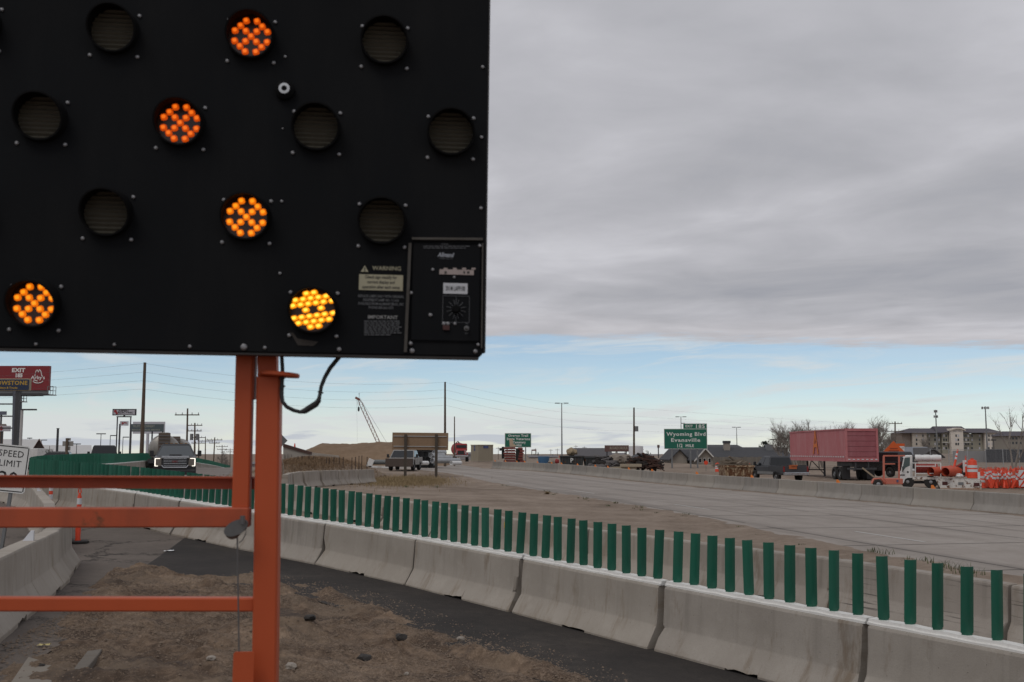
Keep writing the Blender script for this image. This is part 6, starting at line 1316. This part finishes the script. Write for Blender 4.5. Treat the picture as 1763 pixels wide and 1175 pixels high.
# hotel
HT = 480.0; b = gp(1640, HT, 1.2); t = thing('hotel', 'beige four-storey hotel with dark hipped roof and arched centre bay', 'hotel', b); K = HT/FPX; L = lambda x, y: at(x, y, HT)-b
hb, hg, hl_, roof_h = paint('hotel_tan', (.46,.41,.35), .85, dirt=.2, scale=.1), paint('hotel_olive', (.30,.28,.225), .85, dirt=.2, scale=.1), paint('hotel_cream', (.66,.60,.53), .85, dirt=.2, scale=.1), paint('hotel_roof', (.085,.075,.088), .8, dirt=.3, scale=.1)
def wing(l, r_, tp, mat, y0, dep=14.0, bt=790): A, B_ = L(l, tp), L(r_, bt); mb = MB(); mb.box(((A.x+B_.x)/2, y0+dep/2, (A.z+min(0, B_.z)-2)/2), (B_.x-A.x, dep, A.z-min(0, B_.z)+2)); return mb.build('wall', mat, t)
for l, r_, tp, m_, y in ((1554, 1571, 745, paint('hotel_brown', (.215,.17,.14), .85), 1.2), (1570.5, 1597, 744.5, hb, 0), (1596.5, 1622.5, 747, hg, 1.5), (1622, 1634.5, 744.5, hg, .6), (1634.2, 1657.6, 738, hl_, -1.6), (1657.2, 1672, 744.5, hg, .6), (1671.5, 1695.5, 747, hg, 1.5), (1695, 1728, 744, hl_, 0)): wing(l, r_, tp, m_, y)
def hip(l, r_, eave, ridge, il, ir, y0=-1.0, dep=17.0, name='roof'):
    A, B_ = L(l, eave), L(r_, eave); zt = L(l, ridge).z; m1, m2 = L(il, ridge).x, L(ir, ridge).x; mb = MB(); mb.add([(A.x, y0, A.z), (B_.x, y0, A.z), (B_.x, y0+dep, A.z), (A.x, y0+dep, A.z), (m1, y0+dep*.42, zt), (m2, y0+dep*.42, zt)], [(0, 1, 5, 4), (1, 2, 5), (2, 3, 4, 5), (3, 0, 4), (0, 3, 2, 1)]); mb.build(name, roof_h, t)
hip(1552, 1625, 746, 737.3, 1574, 1618); hip(1665, 1729.5, 745.5, 737.5, 1672, 1712); hip(1613, 1671, 744.6, 733.8, 1614.5, 1664.5, -.4, 15)
mb = MB(); A, B_ = L(1633, 739), L(1659, 739); n = 12; arc = [(A.x+(B_.x-A.x)*i/n, A.z-.35+.9*math.sin(math.pi*i/n)) for i in range(n+1)]; mb.loft([[(x, y, z) for x, z in arc]+[(x, y, z-.5) for x, z in arc[::-1]] for y in (-2.2, 2)]); mb.build('arch_canopy', hl_, t)
text('HOTEL', 1.0, paint('hotel_letters', (.16,.16,.20), .6), t, (L(1646, 743).x, -1.66, L(1646, 743).z), sx=1.3, name='lettering')
wm = glass('hotel_glass', (.035,.042,.05)); 
for fl, y_ in enumerate((750.5, 757.5, 764.8, 772)):
    for x, yw in [(x, -.05) for x in (1578, 1589)]+[(1602, 1.45), (1612, 1.45), (1619, 1.45), (1626, .55), (1630, .55), (1643.5, -1.65), (1647.3, -1.65), (1660.5, .55), (1664, .55), (1668, .55), (1676, 1.45), (1689, 1.45), (1702.5, -.05), (1708.5, -.05), (1721, -.05)]:
        if fl == 3 and x in (1643.5, 1647.3): continue
        c = L(x, y_); mb = MB(); mb.box((c.x, yw, c.z), (.62, .12, 1.05)); f = mb.build('window', wm if (fl+int(x)) % 3 else lgw, t)
for y_ in (762.3,):
    for l, r_ in ((1622, 1634), (1658, 1671)): A, B_ = L(l, y_), L(r_, y_); mb = MB(); mb.box(((A.x+B_.x)/2, -.1, A.z), (B_.x-A.x, .9, .22)); mb.build('balcony', trim_w, t)
b = gp(1750, 430, 1); t = thing('annex_building', 'dark-roofed annex building at the right edge beside the hotel', 'building', b); L = lambda x, y: at(x, y, 430)-b; A, B_ = L(1731, 751), L(1800, 790); mb = MB(); mb.box(((A.x+B_.x)/2, 6, (A.z-2)/2), (B_.x-A.x, 12, A.z+2)); mb.build('wall', paint('annex_wall', (.26,.235,.20), .85, dirt=.2, scale=.1), t); mb = MB(); zt = L(1740, 742.5).z; mb.add([(A.x-.6, -1, A.z), (B_.x, -1, A.z), (B_.x, 13, A.z), (A.x-.6, 13, A.z), (A.x+1.5, 6, zt), (B_.x, 6, zt)], [(0, 1, 5, 4), (1, 2, 5), (2, 3, 4, 5), (3, 0, 4)]); mb.build('roof', roof_h, t)
for y_ in (755, 763):
    for x in (1738, 1744, 1750, 1757): c = L(x, y_); mb = MB(); mb.box((c.x, -.02, c.z), (.7, .1, .9)); mb.build('window', wm, t)
# cell towers
for px_, tp, d, lab, bands in ((1614.3, 706, 360, 'cell tower with two rings of antennas left of the hotel ridge', (0, 9)), (1700.5, 700, 340, 'cell tower with a wide antenna crown above the hotel right wing', (0,))):
    b = gp(px_, d); h = at(px_, tp, d).z-b.z; K = d/FPX; t = thing('cell_tower', lab, 'cell tower', b, 0, 'cell towers'); mb = MB(); mb.cyl((0, 0, 0), (0, 0, h), .28, .16, 10); mb.build('pole', grey_steel, t, smooth=True)
    for bd in bands:
        wd = (5.6 if len(bands) == 1 else (2.3 if bd == 0 else 3.0))*K; mb = MB(); z_ = h-bd*K-.5
        for q_ in range(9): a = q_*2*math.pi/9; mb.box((wd*math.cos(a), wd*math.sin(a), z_), (.24, .16, 4.2*K), rz=a)
        an = mb.build('antenna', paint('antenna_grey', (.30,.30,.31), .6), t); mb = MB(); mb.tube([(wd*math.cos(a), wd*math.sin(a), z_) for a in [q_*2*math.pi/12 for q_ in range(13)]], .06, 5)
        for q_ in range(3): a = q_*2.09; mb.tube([(0, 0, z_), (wd*math.cos(a), wd*math.sin(a), z_)], .06, 5)
        mb.build('ring', dark_steel, an)
# sheds and fences on the right
gs = paint('shed_grey', (.165,.165,.175), .8, dirt=.3, scale=.3); ps = paint('shed_pale', (.27,.265,.265), .8, dirt=.3, scale=.3)
gable('grey shed with pale slate roof left of the white truck cab', 1580, 185, 60, 784, 771.5, 0, gs, paint('slate_roof', (.20,.21,.235), .7), 9, 'side'); gable('dark gable of a garage behind the white truck', 1606, 180, 32, 786, 773, 0, paint('garage_wall', (.12,.11,.105), .85), paint('garage_roof', (.07,.065,.065), .8), 8, 'front')
b = gp(1678, 160); K = 160/FPX; t = thing('panel_wall', 'long pale corrugated yard wall behind the orange drums', 'wall', b); h = at(1678, 776.5, 160).z-b.z
pm = MB(); pm.box((0, 0, h/2), (.9, .05, h)); pm = pm.mesh('panel', ps)
for i in range(11): link('panel', pm, t, (-32*K+i*.92, (i % 2)*.05, 0))
b = gp(1735, 158); K = 158/FPX; t = thing('screened_fence', 'dark screened yard fence right of the pale wall', 'fence', b); h = at(1735, 773.5, 158).z-b.z; ds = paint('screen_dark', (.055,.057,.064), .9, dirt=.3, scale=.4); pm = MB(); pm.box((0, 0, h/2), (1.55, .03, h)); pm = pm.mesh('panel', ds)
for i in range(6): link('panel', pm, t, (-29*K+i*1.6, (i % 2)*.03, 0))
link_m = new_mat('chain_link'); mm, tt, bb_ = link_m; bb_.inputs['Base Color'].default_value = (.30, .30, .31, 1); bb_.inputs['Metallic'].default_value = .6; bb_.inputs['Roughness'].default_value = .5
b = gp(1700, 128); K = 128/FPX; t = thing('chain_link_fence', 'chain link fence with pale posts behind the orange drums', 'fence', b); h = at(1700, 774, 128).z-b.z; mb = MB(); mb2 = MB()
for px_ in (1602, 1634, 1666, 1697.5, 1727, 1755, 1786): x = at(px_, 790, 128).x-b.x; mb = MB(); mb.cyl((x, 0, -.1), (x, 0, h+.05), .045, .045, 8); mb.build('post', galv, t, smooth=True)
x0_, x1_ = at(1602, 790, 128).x-b.x, at(1786, 790, 128).x-b.x; mb = MB(); mb.tube([(x0_, 0, h), (x1_, 0, h)], .02, 6); mb.build('top_rail', galv, t)
s = .16; n = int((x1_-x0_+h)/s)
for i in range(n):
    for sg in (1, -1):
        xa = x0_+i*s if sg > 0 else x1_-i*s; xb = xa-sg*h; q0, q1 = (xa, 0.0), (xb, h)
        def clip(q): return q
        if (xb-x0_)*(xb-x1_) > 0:
            lim = x0_ if sg > 0 else x1_; f = (lim-xa)/(xb-xa); q1 = (lim, h*f)
        if (xa-x0_)*(xa-x1_) > 0: continue
        mb2.tube([(q0[0], .01, q0[1]), (q1[0], .01, q1[1])], .004, 3, caps=False)
stuff(mb2.build('mesh', mm, t))
lot_light('short lamp post in front of the hotel right wing', 1712, 758.5, 165, .8)
b = gp(1660, 150); mb = MB(); c = at(1660, 792.5, 150)-b
# black pickup parked beyond the barrier
blackgrey = paint('faded_charcoal', (.040,.042,.048), .4, dirt=.4, scale=1.5, dirt_col=(.075,.07,.068)); silver_l = paint('silver_lower', (.20,.20,.20), .5, dirt=.4)
t, q = pickup('dark two-tone pickup parked tail-first before the red trailer', gp(1338, 79, .03), R(13), blackgrey, 5.7, 2.0, 1.86, (-.6, 1.5))
mb = MB()
for s in (-1, 1): mb.box((s*1.008, .0, .62), (.03, 2.5, .20))
mb.build('lower_trim', silver_l, t)
mb = MB(); mb.box((-.25, -q['hl']-.03, q['bedz']*.93), (.62, .03, .28)); mb.box((-.15, -q['hl']+.0, q['bedz']*1.03), (.5, .2, .08)); mb.build('tailgate_sign', paint('tag_orange', (.42,.11,.03), .6, dirt=.5, scale=8), t)
mb = MB(); mb.box((0, -q['hl']+.75, q['bedz']*1.0), (1.75, 1.3, .10)); mb.build('bed_cover', blackp, t)
# rusty skip, small drums and cones
skip('rust-streaked tan skip left of the parked pickup', 1266, 76, 50, 801.5, 824, rusty, R(4)); scrap('scrap timber sticking out of the rusty skip', 1258, 77, 1244, 1274, 793, 803, 36, paint('old_wood', (.17,.135,.10), .9), 8, name='timber_scrap', cat='timber')
def drum(label, loc, rot=(0, 0, 0), s=1.0, group='orange drums', mat=None):
    t = thing('traffic_drum', label, 'traffic drum', loc, 0, group); t.rotation_euler = rot; t.scale = (s, s, s); mo = mat or cone_o
    mb = MB(); mb.lathe([(.29, 0), (.29, .06), (.275, .08), (.272, .28), (.262, .30), (.258, .50), (.248, .52), (.244, .72), (.234, .74), (.228, .90), (.20, .96), (.10, .98)], 22); mb.build('body', mo, t, smooth=True)
    for z_, r_ in ((.40, .264), (.62, .249), ): mb = MB(); mb.cyl((0, 0, z_-.07), (0, 0, z_+.07), r_+.006, r_+.001, 22, caps=False); mb.build('white_band', band_w, t, smooth=True)
    mb = MB(); mb.box((0, 0, 1.0), (.16, .04, .10)); mb.build('handle', mo, t); return t
b = gp(1215.5, 110); c = at(1215.5, 797, 110)-b; t = thing('round_marker', 'orange round marker before the beige gable', 'marker', b); mb = MB(); mb.cyl((c.x, 0, c.z), (c.x, .03, c.z), .22, .22, 18); mb.build('disc', cone_o, t); mb = MB(); mb.cyl((c.x, .05, 0), (c.x, .05, c.z), .025, .025, 6); mb.build('stake', grey_steel, t)
p = gp(1235, 108); drum('single orange drum left of the rusty skip', p, s=.9); p = gp(1290.3, 88); tube_cone('orange tube standing at the front of the parked pickup', p, base=True)
# red box trailer
RD = 81.0; b = gp(1484, RD); rt = paint('trailer_red', (.44,.135,.145), .65, dirt=.9, scale=.5, dirt_col=(.50,.26,.265), spec=.25); rt2 = paint('trailer_red_rear', (.29,.09,.105), .65, dirt=.6, scale=1.0, dirt_col=(.40,.19,.20), spec=.25); K = RD/FPX
t = thing('box_trailer', 'faded red semi box trailer with an orange letter A on its side', 'trailer', b, R(2)); Wt, Ln = 2.56, 14.2; zt, zb_ = at(1484, 738, RD).z-b.z, at(1484, 795, RD).z-b.z
mb = MB(); mb.box((0, Ln/2, (zt+zb_)/2), (Wt, Ln, zt-zb_)); mb.build('box', rt, t, bevel=.03)
mb = MB()
for i in range(28): mb.box((-Wt/2-.002, .3+i*(Ln-.4)/27, (zt+zb_)/2), (.006, .025, zt-zb_-.30))
mb.build('side_rib', rt, t)
mb = MB(); mb.box((-Wt/2-.02, Ln/2, zb_+.12), (.05, Ln, .26)); mb.box((-Wt/2-.02, Ln/2, zt-.05), (.05, Ln, .10)); mb.build('side_rail', rt, t)
mb = MB()
for i in range(26): mb.box((-Wt/2-.05, .35+i*(Ln-.6)/25, zb_+.36), (.012, .24, .10))
mb.build('reflective_tape', band_w, t)
mb = MB(); mb.box((0, -.03, (zt+zb_)/2+.1), (Wt-.32, .05, zt-zb_-.55)); dr = mb.build('rear_door', rt2, t)
mb = MB()
for i in range(1, 5): mb.box((0, -.058, zb_+.35+i*(zt-zb_-.5)/5), (Wt-.34, .012, .02))
mb.build('door_seam', paint('seam_dark', (.12,.03,.035), .8), dr)
mb = MB()
for s in (-1, 1): mb.box((s*(Wt/2-.08), -.05, (zt+zb_)/2), (.16, .10, zt-zb_))
mb.box((0, -.05, zt-.10), (Wt-.34, .10, .20)); mb.box((0, -.05, zb_+.12), (Wt-.34, .10, .24)); mb.build('rear_frame', rt, t)
mb = MB()
for i in range(7): mb.box((-Wt/2+.25+i*.35, -.115, zb_+.16), (.18, .02, .07))
mb.build('rear_tape', band_w, t)
text('A', 2.75, paint('spray_orange', (.62,.16,.03), .7, dirt=.4, scale=6), t, (-Wt/2-.065, 6.9, (zt+zb_)/2+.15), Euler((math.pi/2, 0, -math.pi/2)), sx=.75, bold=.03)
for s in (-1, 1):
    for y in (1.6, 2.85): wheel(t, s*(Wt/2-.30), y, .52, .55, s)
    mb = MB(); mb.box((s*.75, Ln-3.2, (zb_-.1)/2), (.14, .14, zb_)); mb.box((s*.75, Ln-3.2, .05), (.3, .3, .08)); mb.build('landing_leg', dark_steel, t)
mb = MB(); mb.tube([(-.75, Ln-3.2, zb_*.45), (.75, Ln-3.2, zb_*.45)], .05, 6); mb.tube([(-.75, Ln-3.2, .25), (0, Ln-2.0, zb_)], .04, 6); mb.tube([(.75, Ln-3.2, .25), (0, Ln-2.0, zb_)], .04, 6); mb.build('leg_brace', dark_steel, t)
mb = MB(); mb.box((0, 2.2, zb_-.22), (1.2, 3.4, .4)); mb.box((0, .06, zb_-.55), (Wt-.3, .1, .14)); mb.box((-.5, .06, zb_-.3), (.1, .1, .5)); mb.box((.5, .06, zb_-.3), (.1, .1, .5)); mb.build('undercarriage', dark_steel, t)
for s in (-1, 1): mb = MB(); mb.box((s*(Wt/2-.32), 3.6-2.75, zb_*.42), (.62, .03, zb_*.7)); mb.build('mud_flap', blackp, t)
# dark SUV roof and orange warning sign behind the lift trailer
t, q = pickup('black utility vehicle partly hidden behind the salmon lift frame', gp(1524, 86, .15), R(28), dk_p, 5.0, 1.95, 2.05, (-2.2, 1.3), name='utility_vehicle')
SDD = 93.0; b = gp(1539, SDD); t = thing('warning_sign', 'orange diamond warning sign on a stand right of the red trailer', 'road sign', b); L = lambda x, y: at(x, y, SDD)-b; sor = paint('sign_orange', (.62,.10,.012), .5, dirt=.3)
mb = MB(); c = L(1539, 778); rr = .95; mb.loft([[(c.x+x*rr, y, c.z+z*rr) for x, z in ((-1, 0), (0, -1), (1, 0), (0, 1))] for y in (0, .02)]); mb.build('panel', sor, t)
mb = MB(); 
for k_, w_ in enumerate((.7, .9, .7)): mb.box((c.x, -.012, c.z+.28-k_*.2), (w_, .01, .09))
mb.build('legend', paint('legend_faded', (.30,.045,.01), .6), t)
mb = MB(); mb.box((c.x, .05, c.z/2), (.06, .06, c.z)); mb.build('stand', grey_steel, t)
t2 = thing('detour_sign', 'orange-topped white route panel behind the orange diamond', 'road sign', gp(1551, 97)); b = t2.location; L = lambda x, y: at(x, y, 97)-b; A, B_ = L(1544, 764), L(1557.5, 768.5); sign_box('top_panel', t2, (A.x+B_.x)/2, 0, (A.z+B_.z)/2, B_.x-A.x, A.z-B_.z, sor, .03); A, B_ = L(1546, 768.7), L(1557.3, 786); sign_box('panel', t2, (A.x+B_.x)/2, 0, (A.z+B_.z)/2, B_.x-A.x, A.z-B_.z, sign_white, .03)
c = L(1552, 771.8); text('E 23', 3.4*97/FPX/.7, ink, t2, (c.x, -.02, c.z), sx=.9); mb = MB(); c = L(1552, 786); mb.box((c.x, .05, c.z/2), (.06, .06, c.z)); mb.build('post', grey_steel, t2)
# salmon lift trailer
LD_ = 66.0; b = gp(1528, LD_, .02); sal = paint('salmon_frame', (.52,.15,.10), .6, dirt=.4, scale=3, dirt_col=(.36,.12,.09)); t = thing('lift_trailer', 'salmon-orange small tow-behind frame left of the white truck', 'trailer', b); L = lambda x, y: at(x, y, LD_)-b; K = LD_/FPX
def bar(x0_, y0_, x1_, y1_, w_=.10, yy=0.0, nm='frame_bar', mat=sal):
    A, B_ = L(x0_, y0_), L(x1_, y1_); d_ = B_-A; mb = MB(); mb.box(((A.x+B_.x)/2, yy, (A.z+B_.z)/2), (Vector((d_.x, d_.z)).length, w_, w_), ry=-math.atan2(d_.z, d_.x)); return mb.build(nm, mat, t)
bar(1521.5, 785.5, 1521.5, 832); bar(1521, 785, 1558, 785, .09, .01); bar(1521, 799, 1541, 799, .07, .01); bar(1557, 785, 1557, 832, .09, .9)
mb = MB(); A, B_ = L(1521, 824), L(1550, 834); mb.box(((A.x+B_.x)/2, 0, (A.z+B_.z)/2), (B_.x-A.x, 1.0, A.z-B_.z)); bx_ = mb.build('body_box', sal, t, bevel=.03); mb = MB(); c = L(1540, 828); mb.box((c.x, -.52, c.z), (.12, .02, .14)); mb.build('decal', ntc, bx_)
wheel(t, L(1508.5, 830).x, 0, .30, .2, -1) if False else None
mb = MB(); c = L(1508.5, 832); T = Matrix.Translation((c.x, -.3, .30))@Matrix.Rotation(R(90), 4, 'X'); mb.lathe([(.18, -.1), (.27, -.1), (.30, -.06), (.30, .06), (.27, .1), (.18, .1)], 20, T); w0_ = mb.build('wheel', tyre_m, t, smooth=True); mb = MB(); mb.lathe([(.18, .08), (.10, .11), (.05, .12)], 14, T); mb.build('rim', rim_m, w0_, smooth=True)
mb = MB(); mb.tube([(c.x-.38, -.3, .35), (c.x-.25, -.3, .62), (c.x+.2, -.3, .66), (c.x+.5, -.3, .30)], .07, 6); mb.build('fender', sal, t, smooth=True); bar(1484, 806, 1508, 825, .09, -.1, 'tow_pole', paint('pole_tan', (.30,.24,.17), .8)); bar(1500, 829, 1521, 833, .1)
# white flatbed truck
FD = 68.0; b = gp(1612, FD, .02); TA = R(19); t = thing('flatbed_truck', 'white cab-over flatbed truck loaded with orange traffic gear', 'truck', b, -TA); K = FD/FPX; HWt = 2.1; tn = Vector((math.sin(TA), math.cos(TA), 0)); te = Vector((math.cos(TA), -math.sin(TA), 0))
def tdep(x, y, off=0.0): r_ = ray(x, y); return (Vector((b.x, b.y, 0)).dot(tn)+off)/(r_.x*tn.x+r_.y*tn.y)
NS = -HWt/2
def L(x, y, off=None): off = NS if off is None else off; p_ = at(x, y, tdep(x, y, off))-b; return Vector((p_.dot(te), 0, p_.z))
def sbox(nm, l, r_, tp, bt, y, dep, mat, bevel=0.0, par=None): A, B_ = L(l, tp), L(r_, bt); mb = MB(); mb.box(((A.x+B_.x)/2, y+dep/2, (A.z+B_.z)/2), (B_.x-A.x, dep, A.z-B_.z)); return mb.build(nm, mat, par or t, bevel=bevel)
cabp = [(1548.5, 832), (1549.5, 818), (1551, 812), (1556, 787), (1559.5, 784.3), (1571, 784), (1571, 824), (1563, 824), (1559, 826), (1556.5, 833)]
mb = MB(); mb.loft([[(L(x, y_).x, y, L(x, y_).z) for x, y_ in cabp] for y in (-HWt/2, HWt/2)]); mb.build('cab', white_m, t, bevel=.04)
wd_ = [(1553.3, 811), (1557.5, 788.5), (1566.5, 787.5), (1566.5, 802), (1559, 805.5), (1555, 811)]; mb = MB(); mb.loft([[(L(x, y_).x, y, L(x, y_).z) for x, y_ in wd_] for y in (-HWt/2-.012, -HWt/2+.02)]); mb.build('side_window', glass('cab_glass', (.07,.10,.10)), t)
ws = [(1550.2, 811), (1554.8, 788.5)]; mb = MB(); A, B_ = L(*ws[0]), L(*ws[1]); mb.loft([[(A.x, -.95, A.z), (B_.x, -.92, B_.z), (B_.x, .92, B_.z), (A.x, .95, A.z)], [(A.x+.05, -.95, A.z), (B_.x+.05, -.92, B_.z), (B_.x+.05, .92, B_.z), (A.x+.05, .95, A.z)]]); mb.build('windshield', glass_m, t)
mb = MB(); c = L(1554, 808); mb.box((c.x, -HWt/2-.16, c.z), (.06, .16, .34)); mb.build('mirror', blackp, t); sbox('grille_band', 1549, 1558, 817.3, 819, -HWt/2-.02, .03, blackp); text('ISUZU' if False else 'o', .01, ink, t, (0, 0, .5)) if False else None
mb = MB(); c = L(1563, 813); mb.cyl((c.x, -HWt/2-.02, c.z), (c.x, -HWt/2+.02, c.z), .06, .06, 12); mb.build('fuel_cap', blackp, t)
sbox('deck', 1571, 1616, 821.5, 826, -HWt/2, HWt, white_rust)
lowp = [(1609, 823.5), (1690, 827), (1690, 842.5), (1619.5, 842)]; mb = MB(); mb.loft([[(L(x, y_).x, y, L(x, y_).z) for x, y_ in lowp] for y in (-HWt/2-.03, HWt/2)]); lb = mb.build('rear_bed', white_rust, t)
for l, r_, tp, bt, m_ in ((1622, 1631.5, 829.5, 835.5, 'box_hole'), (1649.5, 1659, 830.5, 835.5, 'plate'), (1676.5, 1686.5, 831.5, 837.5, 'box_hole')): sbox('tail_box', l, r_, tp, bt, -HWt/2-.045, .03, paint('dark_red_box', (.075,.02,.018), .8) if m_ == 'box_hole' else grey_steel, 0, lb)
sbox('rear_lower_edge', 1619, 1690, 840.5, 843.5, -HWt/2-.05, .06, paint('rust_edge', (.30,.16,.09), .9, dirt=.8, scale=5, dirt_col=(.55,.5,.44)), 0, lb)
sbox('rear_panel', 1683, 1687.5, 813, 825, -HWt/2, .05, white_m); sbox('chassis', 1560, 1650, 829, 834, -.5, 1.0, dark_steel)
for x, in ((1563,), (1603,)):
    c = L(x, 838); T = Matrix.Translation((c.x, -HWt/2+.15, .40))@Matrix.Rotation(R(90), 4, 'X'); mb = MB(); mb.lathe([(.24, -.14), (.36, -.14), (.40, -.09), (.40, .09), (.36, .14), (.24, .14)], 22, T); wh = mb.build('wheel', tyre_m, t, smooth=True); mb = MB(); mb.lathe([(.24, .12), (.20, .08), (.12, .06), (.10, .16), (.04, .17)], 16, T); mb.build('rim', rim_m, wh, smooth=True)
for (x0_, y0_, x1_, y1_) in ((1568, 797.5, 1620, 797.5), (1576, 803, 1611, 803), (1576, 815.5, 1611, 815.5), (1568, 809.5, 1576, 809.5), (1611, 809, 1620, 809), (1576, 798, 1576, 822), (1610.5, 798, 1610.5, 822), (1619.7, 798, 1619.7, 822), (1568.5, 797, 1568.5, 822)):
    A, B_ = L(x0_, y0_), L(x1_, y1_); d_ = B_-A; mb = MB(); mb.box(((A.x+B_.x)/2, -HWt/2+.03, (A.z+B_.z)/2), (Vector((d_.x, d_.z)).length, .06, .055), ry=-math.atan2(d_.z, d_.x)); mb.build('rack_rail', white_m, t)
# the truck's load
def lying(label, name, mat, l, r_, py, d, rad, yaw, cat, ribs=8, bell=False, pitch=0.0):
    A, B_ = at(l, py, d), at(r_, py, d); ln = (B_-A).length/max(.3, math.cos(yaw)); c = (A+B_)/2; pr = [(rad*.85, 0)]
    if bell: pr = [(rad*1.0, 0), (rad*1.06, .03), (rad*1.0, .06)]+[(rad*(1-.25*i/ribs), .06+(ln-.06)*i/ribs) for i in range(1, ribs+1)]
    else:
        for i in range(ribs): pr += [(rad, ln*i/ribs+.01), (rad, ln*(i+.6)/ribs), (rad*.9, ln*(i+.7)/ribs), (rad*.9, ln*(i+.95)/ribs)]
    mb = MB(); mb.lathe(pr+([(rad*.5, ln)] if not bell else []), 22); 
    if bell: mb.f = [f for f in mb.f if len(f) <= 4]
    o = mb.build(name, mat, smooth=True, loc=c); q_ = Vector((math.cos(yaw)*(1 if not bell else 1), math.sin(yaw), math.tan(pitch))).to_track_quat('Z', 'Y'); o.rotation_euler = q_.to_euler(); o.location = c-(q_@Vector((0, 0, ln/2))); return tag(o, label, cat, 'load on the white truck')
dred = paint('drum_dull_red', (.30,.035,.025), .6, dirt=.5, scale=3, dirt_col=(.15,.025,.02))
lying('row of dull red nested drums behind the white rack rails', 'nested_drums', dred, 1577, 1612, 807.5, tdep(1595, 807, -.5), .33, -TA, 'traffic drum', 14)
lying('red nested drums with the open end facing the viewer, left of two', 'nested_drums', faded_o, 1612, 1628, 812, tdep(1620, 812, -.6), .36, R(-150), 'traffic drum', 6, True); lying('red nested drums with the open end facing the viewer, right of two', 'nested_drums', faded_o, 1634, 1650, 812.5, tdep(1642, 812, -.6), .36, R(-142), 'traffic drum', 6, True)
lying('thick white roll lying on top of the rack behind the cab', 'white_roll', white_m, 1578, 1618, 789, tdep(1598, 789, 0), .22, -TA, 'roll', 3)
o = thing('broken_panel', 'dark red hollow panel standing on the truck bed', 'panel', at(1652, 812, tdep(1652, 812, -.3))); mb = MB(); mb.loft([[(-.35, y, -.3), (.18, y, -.30), (.30, y, .62), (-.30, y, .30)] for y in (-.1, .1)]); mb.build('shell', dred, o); mb = MB(); mb.add([(-.26, -.11, -.22), (.12, -.11, -.22), (.22, -.11, .5), (-.22, -.11, .22)], [(0, 1, 2, 3)]); mb.build('shaded_hollow', scrap_m, o)  # flat dark sheet on the closed shell stands in for its shaded hollow
sb_ = at(1660.5, 803, tdep(1660, 803, -.4)); mb = MB(); mb.box((0, 0, 0), (.20, .03, .75)); tag(mb.build('white_board', white_m, loc=sb_), 'upright white board beside the big orange drum', 'board')
pt = at(1644, 797, tdep(1644, 797, -.1)); tube_cone('orange tube leaning up from the truck load', pt+Vector((-.10, 0, -.45)), rot=(0, R(14), 0), base=False).scale = (1.35, 1.35, 1.15)
tube_cone('orange tube standing beside the big drum on the truck', at(1664, 822, tdep(1664, 822, -.4)), base=False).scale = (1.2, 1.2, 1.15)
drum('big upright orange drum with white bands at the truck tail', at(1675, 823.5, tdep(1675, 823, -.7)), s=1.18)
blob('white_sack', 'white sacks slumped between the drums on the truck bed', 'sack', 1650, 819, tdep(1650, 819, -.7), 16, 7, white_m, 3, n=3); blob('black_sack', 'black rubber scrap behind the sacks on the truck bed', 'scrap', 1656, 814, tdep(1656, 814, -.2), 14, 9, blackp, 5, n=3)
# heap of drums and tubes at the right edge
rnd = random.Random(21)
for k in range(9):
    px_ = 1694+(k % 5)*17+rnd.uniform(-3, 3); d = 69+(k//5)*1.6; p = gp(px_, d, .0 if k < 5 else .12); drum(f'banded orange drum in the right-edge heap, {nth(k)} of its drums from the left', p, (R(rnd.uniform(-8, 8)), R(rnd.uniform(-10, 10)), 0), 1.12, 'orange heap at the right edge', faded_o if k % 2 else cone_o)
for k in range(58):
    px_ = 1697+rnd.random()*76; d = 67.2+rnd.random()*3.4; p = gp(px_, d, .02+(d-67.2)*.05); c = tube_cone(f'orange tube in the heap at the right edge, {nth(k)} of a tangle', p, rot=(R(rnd.uniform(-14, 20)), R(rnd.uniform(-26, 26)), 0), group='orange heap at the right edge', base=False, mat=cone_o if k % 3 else faded_o); c['label'] = 'orange banded tube in the tangled heap at the right edge'; c.scale = (1.5, 1.5, 1.06)
b = gp(1760, 66.5); t = thing('barricade', 'orange and white striped barricade panels at the right edge', 'barricade', b); L = lambda x, y: at(x, y, 66.5)-b
for tp, bt in ((809.5, 822), (827, 838), (846, 853)):
    A, B_ = L(1754, tp), L(1790, bt); mb = MB(); mb.box(((A.x+B_.x)/2, 0, (A.z+B_.z)/2), (B_.x-A.x, .04, A.z-B_.z)); pn = mb.build('panel', band_w, t); mb = MB(); h_ = A.z-B_.z
    for i in range(5): x = A.x-.1+i*.42; mb.add([(max(A.x, x), -.025, B_.z+max(0, A.x-x)), (x+.2, -.025, B_.z), (x+.2+h_, -.025, A.z), (x+h_, -.025, A.z)] if x >= A.x else [(A.x, -.025, B_.z), (x+.2, -.025, B_.z), (x+.2+h_, -.025, A.z), (x+h_, -.025, A.z)], [(0, 1, 2, 3)])
    mb.build('stripe', cone_o, pn)
mb = MB(); A = L(1758, 809); mb.box((A.x+.3, .06, A.z/2), (.06, .06, A.z)); mb.build('post', grey_steel, t)
